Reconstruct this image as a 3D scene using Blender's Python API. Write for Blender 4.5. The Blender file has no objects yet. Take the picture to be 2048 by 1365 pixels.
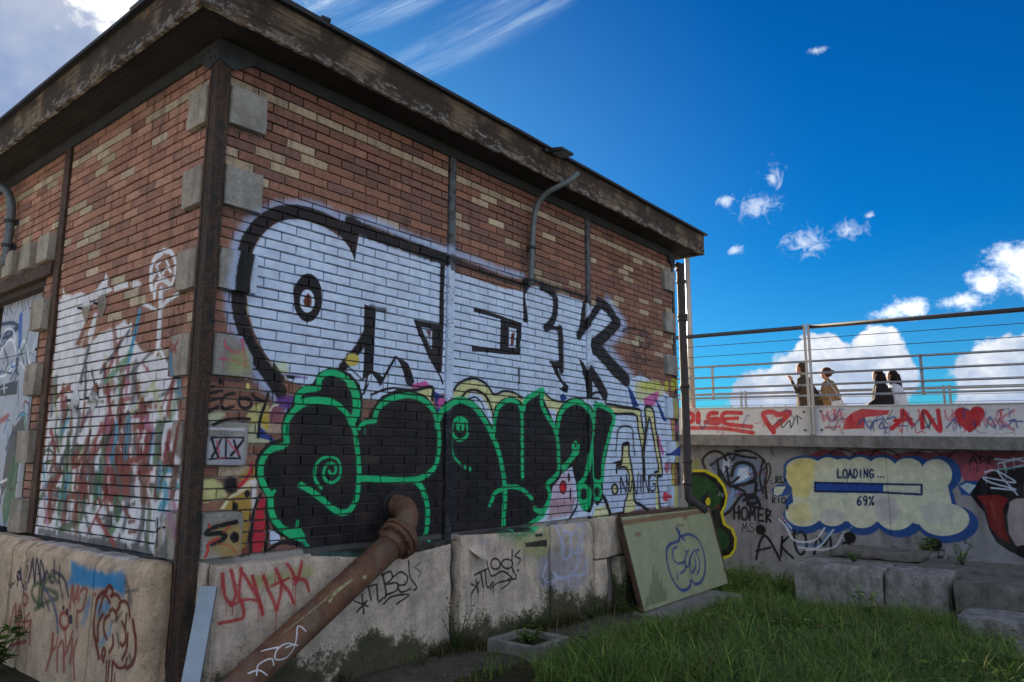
import bpy, bmesh, math, random
import numpy as np
from mathutils import Vector, Matrix, noise as mnoise
random.seed(7); rng = np.random.default_rng(11)
scene = bpy.context.scene
COL = scene.collection
R_ = math.radians
# ------------------------------------------------------------ camera
H0 = 0.95                       # plinth top above the ground at the wall
CAM = Vector((-2.478, -4.6763, 1.6035)); YAW, PITCH, ROLL, FPX = 0.8915, 0.1589, 0.0026, 1468.85
cam = bpy.data.cameras.new('camera'); cam.sensor_width = 36.0; cam.lens = FPX / 2048 * 36
cam.clip_start = 0.05; cam.clip_end = 3000
camo = bpy.data.objects.new('camera', cam); COL.objects.link(camo)
fwd = Vector((math.sin(YAW)*math.cos(PITCH), math.cos(YAW)*math.cos(PITCH), math.sin(PITCH)))
rgt = Vector((math.cos(YAW), -math.sin(YAW), 0)); upv = rgt.cross(fwd)
r2 = math.cos(ROLL)*rgt + math.sin(ROLL)*upv; u2 = -math.sin(ROLL)*rgt + math.cos(ROLL)*upv
camo.matrix_world = Matrix(((r2.x, u2.x, -fwd.x, CAM.x), (r2.y, u2.y, -fwd.y, CAM.y), (r2.z, u2.z, -fwd.z, CAM.z), (0, 0, 0, 1)))
scene.camera = camo
def project(p):
    q = Vector(p) - CAM; z = q.dot(fwd)
    return 1024 + FPX*q.dot(r2)/z, 682.5 - FPX*q.dot(u2)/z
# ------------------------------------------------------------ light and exposure
SUN_AZ, SUN_EL = 35.0, 15.0      # degrees clockwise from +Y, and above the horizon
scene.view_settings.view_transform = 'Standard'; scene.view_settings.look = 'None'
scene.view_settings.exposure = 3.15; scene.view_settings.gamma = 1.0
scene.cycles.max_bounces = 5; scene.cycles.diffuse_bounces = 3; scene.cycles.glossy_bounces = 2; scene.cycles.transmission_bounces = 3; scene.cycles.use_denoising = True
sun = bpy.data.lights.new('sun', 'SUN'); sun.energy = 2.8; sun.angle = R_(0.5); sun.color = (1.0, 0.86, 0.66)
suno = bpy.data.objects.new('sun', sun); COL.objects.link(suno)
sd = Vector((math.sin(R_(SUN_AZ))*math.cos(R_(SUN_EL)), math.cos(R_(SUN_AZ))*math.cos(R_(SUN_EL)), math.sin(R_(SUN_EL))))
suno.rotation_euler = sd.to_track_quat('Z', 'Y').to_euler(); suno.location = (0, 0, 30)

class NT:
    """tiny node-tree helper"""
    def __init__(s, nt): s.nt = nt; s.n = nt.nodes; s.l = nt.links
    def new(s, t, **kw):
        n = s.n.new(t)
        for k, v in kw.items(): setattr(n, k, v)
        return n
    def put(s, sock, v):
        if v is None: return
        if hasattr(v, 'links') or hasattr(v, 'is_output'): s.l.new(v, sock)
        else: sock.default_value = v
    def math(s, op, a, b=None, c=None, clamp=False):
        n = s.new('ShaderNodeMath', operation=op, use_clamp=clamp)
        s.put(n.inputs[0], a); s.put(n.inputs[1], b); s.put(n.inputs[2], c); return n.outputs[0]
    def vmath(s, op, a, b=None):
        n = s.new('ShaderNodeVectorMath', operation=op); s.put(n.inputs[0], a); s.put(n.inputs[1], b)
        return n.outputs[1] if op in ('DOT_PRODUCT', 'LENGTH') else n.outputs[0]
    def mix(s, f, a, b, mode='MIX'):
        n = s.new('ShaderNodeMix', data_type='RGBA', blend_type=mode)
        s.put(n.inputs[0], f)
        for k, v in ((6, a), (7, b)):
            if isinstance(v, tuple): v = (*v[:3], 1)
            s.put(n.inputs[k], v)
        return n.outputs[2]
    def noise(s, vec, scale, detail=4, rough=.55, dist=0, out=0):
        n = s.new('ShaderNodeTexNoise'); s.put(n.inputs['Vector'], vec); n.inputs['Scale'].default_value = scale
        n.inputs['Detail'].default_value = detail; n.inputs['Roughness'].default_value = rough; n.inputs['Distortion'].default_value = dist
        return n.outputs[out]
    def ramp(s, f, lo, hi, a=0., b=1.):
        n = s.new('ShaderNodeMapRange', clamp=True); n.interpolation_type = 'SMOOTHSTEP'
        s.put(n.inputs[0], f); n.inputs[1].default_value = lo; n.inputs[2].default_value = hi
        n.inputs[3].default_value = a; n.inputs[4].default_value = b; return n.outputs[0]
    def scale3(s, vec, v): 
        n = s.new('ShaderNodeVectorMath', operation='MULTIPLY'); s.put(n.inputs[0], vec); n.inputs[1].default_value = v; return n.outputs[0]
# ------------------------------------------------------------ sky with clouds
world = bpy.data.worlds.new('World'); scene.world = world; world.use_nodes = True
W = NT(world.node_tree); W.n.clear()
sky = W.new('ShaderNodeTexSky', sky_type='NISHITA'); sky.sun_disc = False
sky.sun_rotation = R_(SUN_AZ); sky.altitude = 300
sky.air_density = 1.0; sky.dust_density = 0.35; sky.ozone_density = 2.5
sky.sun_elevation = R_(SUN_EL)
tc = W.new('ShaderNodeTexCoord').outputs['Generated']
sep = W.new('ShaderNodeSeparateXYZ'); W.l.new(tc, sep.inputs[0])
az = W.math('MULTIPLY', W.math('ARCTAN2', sep.outputs[0], sep.outputs[1]), 57.2958)
el = W.math('MULTIPLY', W.math('ARCSINE', sep.outputs[2]), 57.2958)
hs = W.new('ShaderNodeHueSaturation'); hs.inputs['Saturation'].default_value = SKY_SAT = 1.35; W.l.new(sky.outputs[0], hs.inputs['Color'])
skyc = hs.outputs[0]
skyc = W.mix(1.0, skyc, (0.004, 0.110, 0.178), 'MULTIPLY')
ae = W.new('ShaderNodeCombineXYZ'); W.put(ae.inputs[0], az); W.put(ae.inputs[1], el); ae = ae.outputs[0]
def blobs(L, vec=None):
    """1 - smallest elliptical distance to the given (azimuth, elevation, half width, half height)"""
    o = None
    for a, e, sa, se in L:
        n = W.new('ShaderNodeVectorMath', operation='MULTIPLY_ADD'); W.l.new(vec or ae, n.inputs[0])
        n.inputs[1].default_value = (1/sa, 1/se, 0); n.inputs[2].default_value = (-a/sa, -e/se, 0)
        d = W.vmath('LENGTH', n.outputs[0]); o = d if o is None else W.math('MINIMUM', o, d)
    return W.math('SUBTRACT', 1.0, o)
haze_ = W.math('ADD', W.ramp(el, 17, 0, 0, .10), W.ramp(blobs([(32, 16, 46, 34)]), 0, 1, 0, .15))
skyc = W.mix(haze_, skyc, (.95, 1.1, 1.25))
n_big = W.noise(W.scale3(tc, (1, 1, 1.4)), 7, 3, .6); n_fine = W.noise(W.scale3(tc, (1, 1, 1.3)), 26, 6, .66); n_mid = W.noise(tc, 14, 3, .6)
# heaped cumulus low over the bridge (and the same kind of bank all round the horizon)
cum = blobs([(70.3, 3.4, 4.6, 3.6), (74.3, 5.9, 4.2, 4.0), (77.6, 6.2, 3.0, 3.9), (75, 1.5, 7.5, 3.4), (86.2, 4.6, 5.0, 4.4), (90, 6.6, 5, 5.0),
             (125, 4, 24, 7), (172, 3, 26, 6), (-150, 5, 24, 8), (-100, 4, 24, 7), (-50, 3, 26, 6)])
cumf = W.math('ADD', cum, W.math('ADD', W.math('MULTIPLY', W.math('SUBTRACT', n_mid, .5), .9), W.math('MULTIPLY', W.math('SUBTRACT', n_fine, .5), .55)))
cumm = W.ramp(cumf, .16, .27)
# soft puffs and torn wisps; wide out-of-frame puffs added to light the walls
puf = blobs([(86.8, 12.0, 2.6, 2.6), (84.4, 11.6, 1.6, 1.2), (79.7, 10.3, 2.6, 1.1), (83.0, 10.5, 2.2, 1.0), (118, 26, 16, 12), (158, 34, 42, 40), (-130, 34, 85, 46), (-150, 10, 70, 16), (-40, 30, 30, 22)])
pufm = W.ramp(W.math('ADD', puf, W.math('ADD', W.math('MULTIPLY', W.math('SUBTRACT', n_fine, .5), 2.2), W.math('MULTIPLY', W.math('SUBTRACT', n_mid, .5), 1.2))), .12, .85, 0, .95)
wis = blobs([(70.3, 18.6, 1.9, 1.5), (71.6, 20.6, .9, 1.3), (67.9, 19.2, .9, .5), (73.6, 15.6, 2.1, 1.4), (76.6, 16.2, 1.7, .9), (78.0, 17.0, .5, .35), (68.5, 15.5, .9, .5), (75.2, 28.5, .9, .35), (140, 30, 6, 3), (-140, 34, 8, 4)])
n_wis = W.noise(W.scale3(tc, (1, 1, 1.0)), 58, 6, .66, 1.0)
wism = W.ramp(W.math('ADD', wis, W.math('MULTIPLY', W.math('SUBTRACT', n_wis, .5), 2.7)), .10, 1.25, 0, .82)
# cirrus streaks drawn out along one wind direction
ca, sa_ = math.cos(R_(22)), math.sin(R_(22))
rot_az = W.math('ADD', W.math('MULTIPLY', az, ca), W.math('MULTIPLY', el, sa_)); rot_el = W.math('SUBTRACT', W.math('MULTIPLY', el, ca), W.math('MULTIPLY', az, sa_))
cv = W.new('ShaderNodeCombineXYZ'); W.put(cv.inputs[0], W.math('MULTIPLY', rot_az, .035)); W.put(cv.inputs[1], W.math('MULTIPLY', rot_el, .42))
n_cir = W.noise(cv.outputs[0], 2.4, 6, .66, .5)
rv = W.new('ShaderNodeCombineXYZ'); W.put(rv.inputs[0], rot_az); W.put(rv.inputs[1], rot_el)
cir = blobs([(a*ca + e*sa_, e*ca - a*sa_, ln, wd) for a, e, ln, wd in [(48, 31.6, 15, 1.9), (54, 33.6, 10, .8), (41, 32.9, 8, 1.2), (35, 33, 8, 2.4), (100, 46, 30, 5), (-60, 50, 36, 7), (170, 55, 36, 7), (57, 37, 16, 2)]], rv.outputs[0])
cirm = W.math('MULTIPLY', W.ramp(cir, 0, .9), W.ramp(n_cir, .32, .78, .04, .55))
# the grey veil with bright holes towards the hidden sun
veil = W.ramp(W.math('ADD', blobs([(12, 25, 17, 12), (-12, 24, 30, 20)]), W.math('MULTIPLY', W.math('SUBTRACT', n_big, .5), .5)), -.05, .5, 0, .92)  # second blob lies left of the frame, added to brighten the left wall
brt = W.ramp(W.math('ADD', blobs([(21, 29.3, 5.5, 2.2), (24.5, 27.4, 3.2, 2.2), (34, 33.4, 3.2, 1.2), (12, 34, 8, 3)]), W.math('ADD', W.math('MULTIPLY', W.math('SUBTRACT', n_mid, .5), 1.6), W.math('MULTIPLY', W.math('SUBTRACT', n_fine, .5), 2.4))), .22, .85)
CS = .84
W_VEIL = None
def add(base, m, col): return W.mix(m, base, W.mix(W.ramp(W.noise(tc, 9, 4, .6), .3, .75), (.42, .56, .90), (.80, .88, 1.08)) if col is None else tuple(c*CS for c in col))
# light and shade inside the heaps: relief from a noise offset towards the sun, greyer bases
relief = W.ramp(W.math('ADD', W.math('MULTIPLY', W.math('SUBTRACT', W.noise(W.scale3(tc, (1, 1, 1.3)), 22, 5, .62), .5), 2.6), W.math('MULTIPLY', W.math('SUBTRACT', el, 6.2), .16)), -.45, .85)
cumcol = W.mix(relief, (.70, .86, 1.15), (1.62, 1.64, 1.66))
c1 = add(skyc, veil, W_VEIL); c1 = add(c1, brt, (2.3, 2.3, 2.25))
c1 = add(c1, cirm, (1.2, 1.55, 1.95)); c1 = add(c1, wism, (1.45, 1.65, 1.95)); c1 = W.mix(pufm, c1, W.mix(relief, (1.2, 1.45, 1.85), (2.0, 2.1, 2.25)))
c1 = W.mix(cumm, c1, cumcol)
bg = W.new('ShaderNodeBackground'); W.l.new(c1, bg.inputs[0]); bg.inputs[1].default_value = SKY_STR = 0.075
wo = W.new('ShaderNodeOutputWorld'); W.l.new(bg.outputs[0], wo.inputs[0])
world.cycles.sampling_method = 'MANUAL'; world.cycles.sample_map_resolution = 512

# ------------------------------------------------------------ object helpers
def tag(o, label=None, cat=None, group=None, kind=None):
    for k, v in (('label', label), ('category', cat), ('group', group), ('kind', kind)):
        if v: o[k] = v
    return o
def empty(name, loc=(0, 0, 0)):
    o = bpy.data.objects.new(name, None); COL.objects.link(o); o.location = loc; o.empty_display_size = .1; return o
def link(name, me, parent=None):
    o = bpy.data.objects.new(name, me); COL.objects.link(o)
    if parent is not None:
        o.parent = parent
        if parent.type == 'EMPTY': o.matrix_parent_inverse = Matrix.Translation(-parent.location)
    return o
class MB:
    """collects simple solids given in world coordinates; build() makes ONE mesh object"""
    def __init__(s): s.bm = bmesh.new()
    def box(s, a, b, bev=0):
        vs = [s.bm.verts.new((x, y, z)) for x in (a[0], b[0]) for y in (a[1], b[1]) for z in (a[2], b[2])]
        for f in ((0, 1, 3, 2), (4, 6, 7, 5), (0, 4, 5, 1), (2, 3, 7, 6), (0, 2, 6, 4), (1, 5, 7, 3)): s.bm.faces.new([vs[i] for i in f])
        return s
    def prism(s, pts, ext):     # polygon (3D points) extruded by a vector
        ext = Vector(ext); a = [s.bm.verts.new(p) for p in pts]; b = [s.bm.verts.new(Vector(p) + ext) for p in pts]; n = len(a)
        s.bm.faces.new(a[::-1]); s.bm.faces.new(b)
        for i in range(n): s.bm.faces.new((a[i], a[(i+1) % n], b[(i+1) % n], b[i]))
        return s
    def tube(s, pts, rad, seg=12, caps=True, smooth=True):
        pts = [Vector(p) for p in pts]; n = len(pts); rads = rad if isinstance(rad, (list, tuple)) else [rad]*n
        rings = []; ref = None
        for i, p in enumerate(pts):
            t = (pts[min(i+1, n-1)] - pts[max(i-1, 0)]).normalized()
            if ref is None: ref = Vector((0, 0, 1)) if abs(t.z) < .9 else Vector((1, 0, 0))
            a = (ref - t*ref.dot(t)).normalized(); b = t.cross(a); ref = a
            rings.append([s.bm.verts.new(p + (a*math.cos(k*2*math.pi/seg) + b*math.sin(k*2*math.pi/seg))*rads[i]) for k in range(seg)])
        for i in range(n-1):
            for k in range(seg):
                f = s.bm.faces.new((rings[i][k], rings[i][(k+1) % seg], rings[i+1][(k+1) % seg], rings[i+1][k])); f.smooth = smooth
        if caps: s.bm.faces.new(rings[0][::-1]); s.bm.faces.new(rings[-1])
        return s
    def build(s, name, mat, parent=None, bevel=0, origin=None, seg=1, smooth=False):
        bmesh.ops.recalc_face_normals(s.bm, faces=s.bm.faces)
        if bevel: bmesh.ops.bevel(s.bm, geom=[e for e in s.bm.edges if e.is_manifold and e.calc_face_angle(0) > .6], offset=bevel, segments=seg, affect='EDGES', profile=.6)
        me = bpy.data.meshes.new(name)
        if smooth:
            for f in s.bm.faces: f.smooth = True
        s.bm.to_mesh(me); s.bm.free(); me.materials.append(mat)
        return link(name, me, parent)
def rough_block(name, a, b, mat, parent=None, cut=.09, amp=.012, round_=.02, seed=0, chips=0, fn=None):
    """a stone or concrete block with worn arrises: a cut-up box pushed about by noise"""
    bm = bmesh.new(); a = Vector(a); b = Vector(b); d = b - a; n = [max(2, int(round(d[i]/cut))) for i in range(3)]
    vs = {}
    def v(i, j, k):
        if (i, j, k) not in vs: vs[(i, j, k)] = bm.verts.new((a.x + d.x*i/n[0], a.y + d.y*j/n[1], a.z + d.z*k/n[2]))
        return vs[(i, j, k)]
    for i in range(n[0]):
        for j in range(n[1]):
            for k in (0, n[2]): bm.faces.new((v(i, j, k), v(i+1, j, k), v(i+1, j+1, k), v(i, j+1, k)))
    for i in range(n[0]):
        for k in range(n[2]):
            for j in (0, n[1]): bm.faces.new((v(i, j, k), v(i+1, j, k), v(i+1, j, k+1), v(i, j, k+1)))
    for j in range(n[1]):
        for k in range(n[2]):
            for i in (0, n[0]): bm.faces.new((v(i, j, k), v(i, j+1, k), v(i, j+1, k+1), v(i, j, k+1)))
    bmesh.ops.recalc_face_normals(bm, faces=bm.faces)
    c = (a + b)/2
    for (i, j, k), vt in vs.items():
        e = sum((i in (0, n[0]), j in (0, n[1]), k in (0, n[2])))
        q = vt.co + Vector((seed*3.1, seed*1.7, seed))
        nz = mnoise.noise_vector(q*5)*amp + mnoise.noise_vector(q*14)*amp*.4
        dirc = Vector([(-1 if (vt.co[t] < c[t]) else 1) if (i, j, k)[t] in (0, n[t]) else 0 for t in range(3)])
        pull = 0
        if e >= 2:
            pull = round_*(.7 + .8*mnoise.noise(q*7))
            if chips and (k == n[2]): pull += chips*max(0, mnoise.noise(q*2.9) - .08)*2.6
        vt.co += nz - dirc*pull
        if fn: vt.co = fn(vt.co)
    for f in bm.faces: f.smooth = True
    me = bpy.data.meshes.new(name); bm.to_mesh(me); bm.free(); me.materials.append(mat); me.set_sharp_from_angle(angle=R_(32))
    return link(name, me, parent)
# ------------------------------------------------------------ sprayed paint: stroke lists in millimetres on each surface
CANVAS = {'RW': (0.0, 0.0, 7.2, 3.72, .004), 'LW': (-.1, 0.0, 4.65, 3.32, .004), 'FW': (-1.7, -.4, 5.9, 3.0, .006), 'PN': (-.1, -.06, 3.0, 1.2, .005)}
def smooth_line(p, n=7):
    p = np.asarray(p, float)
    if len(p) < 3: return p
    q = np.vstack([2*p[0]-p[1], p, 2*p[-1]-p[-2]]); out = []
    t = np.linspace(0, 1, n, endpoint=False)[:, None]
    for i in range(1, len(q)-2):
        a, b, c, d = q[i-1], q[i], q[i+1], q[i+2]
        out.append(.5*((2*b) + (-a+c)*t + (2*a-5*b+4*c-d)*t*t + (-a+3*b-3*c+d)*t**3))
    out.append(p[-1:]); return np.vstack(out)
def value_noise(h, w, cell, r):
    gh, gw = int(h/cell)+3, int(w/cell)+3; g = r.random((gh, gw))
    y = np.arange(h)/cell; x = np.arange(w)/cell; yi = y.astype(int); xi = x.astype(int); fy = (y-yi)[:, None]; fx = (x-xi)[None]
    fy = fy*fy*(3-2*fy); fx = fx*fx*(3-2*fx)
    return (g[yi][:, xi]*(1-fy)*(1-fx) + g[yi+1][:, xi]*fy*(1-fx) + g[yi][:, xi+1]*(1-fy)*fx + g[yi+1][:, xi+1]*fy*fx)
def paint_canvas(key):
    a0, b0, wm, hm, px = CANVAS[key]; Wp, Hp = int(wm/px), int(hm/px); r = np.random.default_rng(5)
    rgb = np.zeros((Hp, Wp, 3), np.float32); alp = np.zeros((Hp, Wp), np.float32)
    nz = .6*value_noise(Hp, Wp, 9, r) + .4*value_noise(Hp, Wp, 3, r)
    nf = r.random((Hp, Wp)).astype(np.float32); nb = .6*value_noise(Hp, Wp, 60, r) + .4*value_noise(Hp, Wp, 20, r)
    lines = []
    for line in PAINT.strip().split('\n'):
        if line[:2] != key: continue
        lines.append(line); t = line.split()
        if t[1] == 's' and 18 < float(t[3]) < 120 and key != 'LW' and r.random() < .5:      # a run of wet paint below the stroke
            q = t[6 + int(r.integers(len(t) - 6))].split(','); x = float(q[0]) + r.uniform(-8, 8); y = float(q[1]) - float(t[3])*.4; d = r.uniform(40, 190)
            lines.append('%s s %s 7 3 0 %d,%d %d,%d %d,%d' % (key, t[2], x, y, x + r.uniform(-2, 2), y - d*.5, x + r.uniform(-3, 3), y - d))
    for line in lines:
        t = line.split(); kind = t.pop(1); c = [float(v) for v in t[1].split(',')]; w = float(t[2])/1000; soft = max(float(t[3])/1000, .004)
        pts = np.array([[float(v) for v in q.split(',')] for q in t[5:]])/1000.
        straight = kind == 'l'
        if straight: kind = 's'
        elif kind == 's': pts = smooth_line(pts)
        elif kind == 'g': pts = smooth_line(np.vstack([pts, pts[:1]]))
        pad = w/2 + max(soft, .05 if kind == 's' and w > .02 else 0) + .01
        lo = pts.min(0) - pad; hi = pts.max(0) + pad
        x0, x1 = max(0, int((lo[0]-a0)/px)), min(Wp, int((hi[0]-a0)/px)+2); y0, y1 = max(0, int((lo[1]-b0)/px)), min(Hp, int((hi[1]-b0)/px)+2)
        if x1 <= x0 or y1 <= y0: continue
        X = (a0 + (np.arange(x0, x1)+.5)*px)[None, :].astype(np.float32); Y = (b0 + (np.arange(y0, y1)+.5)*px)[:, None].astype(np.float32)
        seg = list(zip(pts[:-1], pts[1:])) if kind == 's' else list(zip(pts, np.roll(pts, -1, 0)))
        d2 = np.full((y1-y0, x1-x0), 1e9, np.float32); ins = np.zeros((y1-y0, x1-x0), bool)
        for p, q in seg:
            v = q-p; L2 = float(v@v)
            if kind == 's' or soft:
                # distance only near the segment
                m = pad*1.0 + .002
                sx0 = max(0, int((min(p[0], q[0])-m-a0)/px)-x0); sx1 = int((max(p[0], q[0])+m-a0)/px)+2-x0
                sy0 = max(0, int((min(p[1], q[1])-m-b0)/px)-y0); sy1 = int((max(p[1], q[1])+m-b0)/px)+2-y0
                if sx1 > sx0 and sy1 > sy0:
                    xx = X[:, sx0:sx1]-p[0]; yy = Y[sy0:sy1]-p[1]
                    if xx.size and yy.size:
                        tt = np.clip((xx*v[0]+yy*v[1])/L2, 0, 1) if L2 > 1e-12 else 0*xx*yy
                        dd = (xx-tt*v[0])**2 + (yy-tt*v[1])**2
                        s_ = d2[sy0:sy1, sx0:sx1]; np.minimum(s_, dd, out=s_)
            if kind != 's' and abs(v[1]) > 1e-9:
                cr = ((p[1] > Y) != (q[1] > Y)) & (X < v[0]*(Y-p[1])/v[1] + p[0]); ins ^= cr
        d = np.sqrt(d2)
        sdist = (d - w/2) if kind == 's' else np.where(ins, -d, d)
        n_ = nz[y0:y1, x0:x1]
        cov = np.clip(.5 - (sdist + (n_-.5)*min(soft, .05)*.7)/soft, 0, 1); cov = cov*cov*(3-2*cov)*c[3]/100.
        if kind == 's' and w > .02: cov = np.maximum(cov, .30*c[3]/100.*np.clip(1 - sdist/.045, 0, 1)**2*np.clip((nf[y0:y1, x0:x1]-.38)*3.2, 0, 1))
        cov = cov*(1 - .07*np.clip((nb[y0:y1, x0:x1]-.5)*4, 0, 1))
        k = cov[..., None]; A = alp[y0:y1, x0:x1]; newA = cov + A*(1-cov)
        col = np.array(c[:3], np.float32)/255.*(1 + (n_[..., None]-.5)*.10)
        C = rgb[y0:y1, x0:x1]; rgb[y0:y1, x0:x1] = np.where(newA[..., None] > 1e-4, (col*k + C*(A*(1-cov))[..., None])/np.maximum(newA, 1e-4)[..., None], C)
        alp[y0:y1, x0:x1] = newA
    img = bpy.data.images.new('sprayed_paint_' + key, Wp, Hp, alpha=True); img.alpha_mode = 'CHANNEL_PACKED'
    buf = np.concatenate([np.clip(rgb, 0, 1), alp[..., None]], 2).astype(np.float32)
    img.pixels.foreach_set(buf.ravel()); img.update(); img.pack(); return img
IMG = {}
def canvas(key):
    if key not in IMG: IMG[key] = paint_canvas(key)
    return IMG[key]
# ------------------------------------------------------------ materials
class Mat(NT):
    def __init__(s, name):
        s.m = bpy.data.materials.new(name); s.m.use_nodes = True; super().__init__(s.m.node_tree)
        s.b = s.n['Principled BSDF']; s.pos = s.new('ShaderNodeNewGeometry').outputs['Position']; s._sep = None
    def xyz(s, i):
        if s._sep is None: s._sep = s.new('ShaderNodeSeparateXYZ'); s.l.new(s.pos, s._sep.inputs[0])
        return s._sep.outputs[i]
    def paint(s, base, key, strength=1.0, flake=.25, fscale=70, uv=False):
        a0, b0, w, h, px = CANVAS[key]
        if uv: vec = s.new('ShaderNodeTexCoord').outputs['UV']
        else:
            n = s.new('ShaderNodeVectorMath', operation='MULTIPLY_ADD'); cb = s.new('ShaderNodeCombineXYZ')
            s.put(cb.inputs[0], {'RW': s.xyz(0), 'LW': s.xyz(1), 'FW': s.math('MULTIPLY', s.xyz(1), -1)}[key]); s.put(cb.inputs[1], s.xyz(2))
            s.l.new(cb.outputs[0], n.inputs[0]); n.inputs[1].default_value = (1/w, 1/h, 0); n.inputs[2].default_value = (-a0/w, -b0/h, 0); vec = n.outputs[0]
        t = s.new('ShaderNodeTexImage'); t.image = canvas(key); t.extension = 'CLIP'; s.l.new(vec, t.inputs[0])
        f = s.ramp(s.math('ADD', s.noise(s.pos, fscale, 5, .7), s.math('MULTIPLY', s.noise(s.pos, 5, 3), .35)), .72 + .18*(1-flake) , .80 + .18*(1-flake), 1, .12)
        wash = s.ramp(s.noise(s.scale3(s.pos, (7, 7, .7)), 1.6, 5, .65), .35, .72, 1, .93)
        al = s.math('MULTIPLY', s.math('MULTIPLY', s.math('MULTIPLY', t.outputs['Alpha'], f), wash), strength)
        var = s.mix(s.ramp(s.noise(s.pos, 6, 4, .6), .3, .75), (.80, .82, .85), (1.05, 1.05, 1.05))
        return s.mix(al, base, s.mix(1.0, t.outputs['Color'], var, 'MULTIPLY')), al
    def done(s, col, rough=.8, bump=None, bstr=.3, bdist=.01, spec=.3, metal=0):
        s.put(s.b.inputs['Base Color'], (*col[:3], 1) if isinstance(col, tuple) else col)
        s.put(s.b.inputs['Roughness'], rough); s.b.inputs['Specular IOR Level'].default_value = spec; s.b.inputs['Metallic'].default_value = metal
        if bump is not None:
            bn = s.new('ShaderNodeBump'); bn.inputs['Strength'].default_value = bstr; bn.inputs['Distance'].default_value = bdist
            s.put(bn.inputs['Height'], bump); s.l.new(bn.outputs[0], s.b.inputs['Normal'])
        return s.m
def brick_mat(key):
    M = Mat('painted_brick_' + key); at = M.new('ShaderNodeAttribute', attribute_name='bcol'); 
    n1 = M.noise(M.pos, 38, 5, .65); n2 = M.noise(M.pos, 9, 3); n3 = M.noise(M.pos, 170, 3, .7)
    c = M.mix(M.ramp(n1, .3, .72), at.outputs['Color'], M.mix(1, at.outputs['Color'], (.62, .58, .58), 'MULTIPLY'))
    c = M.mix(M.ramp(n3, .58, .72, 0, .65), c, (.04, .032, .03))
    c = M.mix(M.ramp(n2, .58, .8, 0, .45), c, (.10, .08, .08)); c = M.mix(M.ramp(M.noise(M.scale3(M.pos, (6, 6, .5)), 1.3, 5, .65), .50, .72, 0, .62), c, (.045, .038, .036))
    c, al = M.paint(c, key, 1.0, .22)
    hgt = M.math('ADD', M.math('MULTIPLY', n1, .6), M.math('MULTIPLY', n3, .5))
    return M.done(c, M.math('SUBTRACT', .88, M.math('MULTIPLY', al, .32)), hgt, .5, .006, .3)
def mortar_mat(key, ztop=None):
    M = Mat('mortar_' + key); n1 = M.noise(M.pos, 60, 4, .7); n2 = M.noise(M.pos, 3, 3)
    c = M.mix(n1, (.30, .285, .26), (.42, .40, .37))
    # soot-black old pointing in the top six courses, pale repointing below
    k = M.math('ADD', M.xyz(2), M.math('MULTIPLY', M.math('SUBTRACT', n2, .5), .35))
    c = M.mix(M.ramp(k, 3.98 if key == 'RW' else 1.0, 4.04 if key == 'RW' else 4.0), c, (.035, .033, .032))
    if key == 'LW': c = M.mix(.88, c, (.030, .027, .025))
    c, al = M.paint(c, key, .35, .5, 90)
    c = M.mix(M.math('MULTIPLY', al, 2.2, clamp=True), c, (.045, .048, .058))
    return M.done(c, .95, n1, .6, .006, .1)
def stone_mat(name, key=None, c0=(.40, .385, .35), c1=(.26, .25, .235), moss=False, dark=.5, flake=.3):
    M = Mat(name); n1 = M.noise(M.pos, 7, 6, .65); n2 = M.noise(M.pos, 45, 5, .7); n3 = M.noise(M.scale3(M.pos, (9, 9, 1.2)), 1.0, 4, .6); n4 = M.noise(M.pos, 2.2, 5, .65)
    c = M.mix(M.ramp(n1, .32, .7), c0, c1); c = M.mix(M.ramp(n3, .48, .76, 0, .62), c, tuple(v*.5 for v in c1)); c = M.mix(M.ramp(n4, .50, .72, 0, .45), c, tuple(v*.6 for v in c1))
    c = M.mix(M.ramp(n2, .52, .68, 0, dark), c, (.11, .105, .095)); c = M.mix(M.ramp(M.noise(M.pos, 110, 3, .7), .60, .72, 0, .6), c, (.07, .068, .06))
    if key: c, al = M.paint(c, key, .96, flake)
    if moss:
        # moss and algae crusts creeping up from the damp footing
        k = M.math('ADD', M.math('MULTIPLY', M.math('SUBTRACT', M.xyz(2), .02), -2.1), M.math('ADD', M.math('MULTIPLY', n4, 2.4), M.math('MULTIPLY', n2, .9)))
        mm = M.ramp(k, 1.12, 1.45, 0, .9)
        c = M.mix(mm, c, M.mix(M.ramp(n2, .4, .65), (.018, .022, .010), (.055, .06, .022)))
    return M.done(c, .92, M.math('ADD', M.math('MULTIPLY', n1, .5), n2), .8, .016, .15)
def rust_mat(name, key=None, paintc=(.10, .13, .16), amount=.5, flake=.9, rough=.75):
    M = Mat(name); n1 = M.noise(M.pos, 11, 6, .7); n2 = M.noise(M.pos, 70, 5, .75); n3 = M.noise(M.scale3(M.pos, (30, 30, 2.5)), 1, 4, .6)
    rust = M.mix(M.ramp(n2, .35, .7), (.040, .024, .018), (.13, .066, .036)); rust = M.mix(M.ramp(n1, .42, .68), rust, (.022, .016, .014))
    k = M.math('ADD', M.math('MULTIPLY', n1, .6), M.math('ADD', M.math('MULTIPLY', n2, .35), M.math('MULTIPLY', n3, .35)))
    base = M.mix(M.ramp(k, .78 - amount*.4, .86 - amount*.4), paintc, rust)
    al = None
    if key: base, al = M.paint(base, key, 1.0, flake, 55)
    return M.done(base, rough, M.math('ADD', M.math('MULTIPLY', n1, .5), n2), .45, .006, .35)
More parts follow.
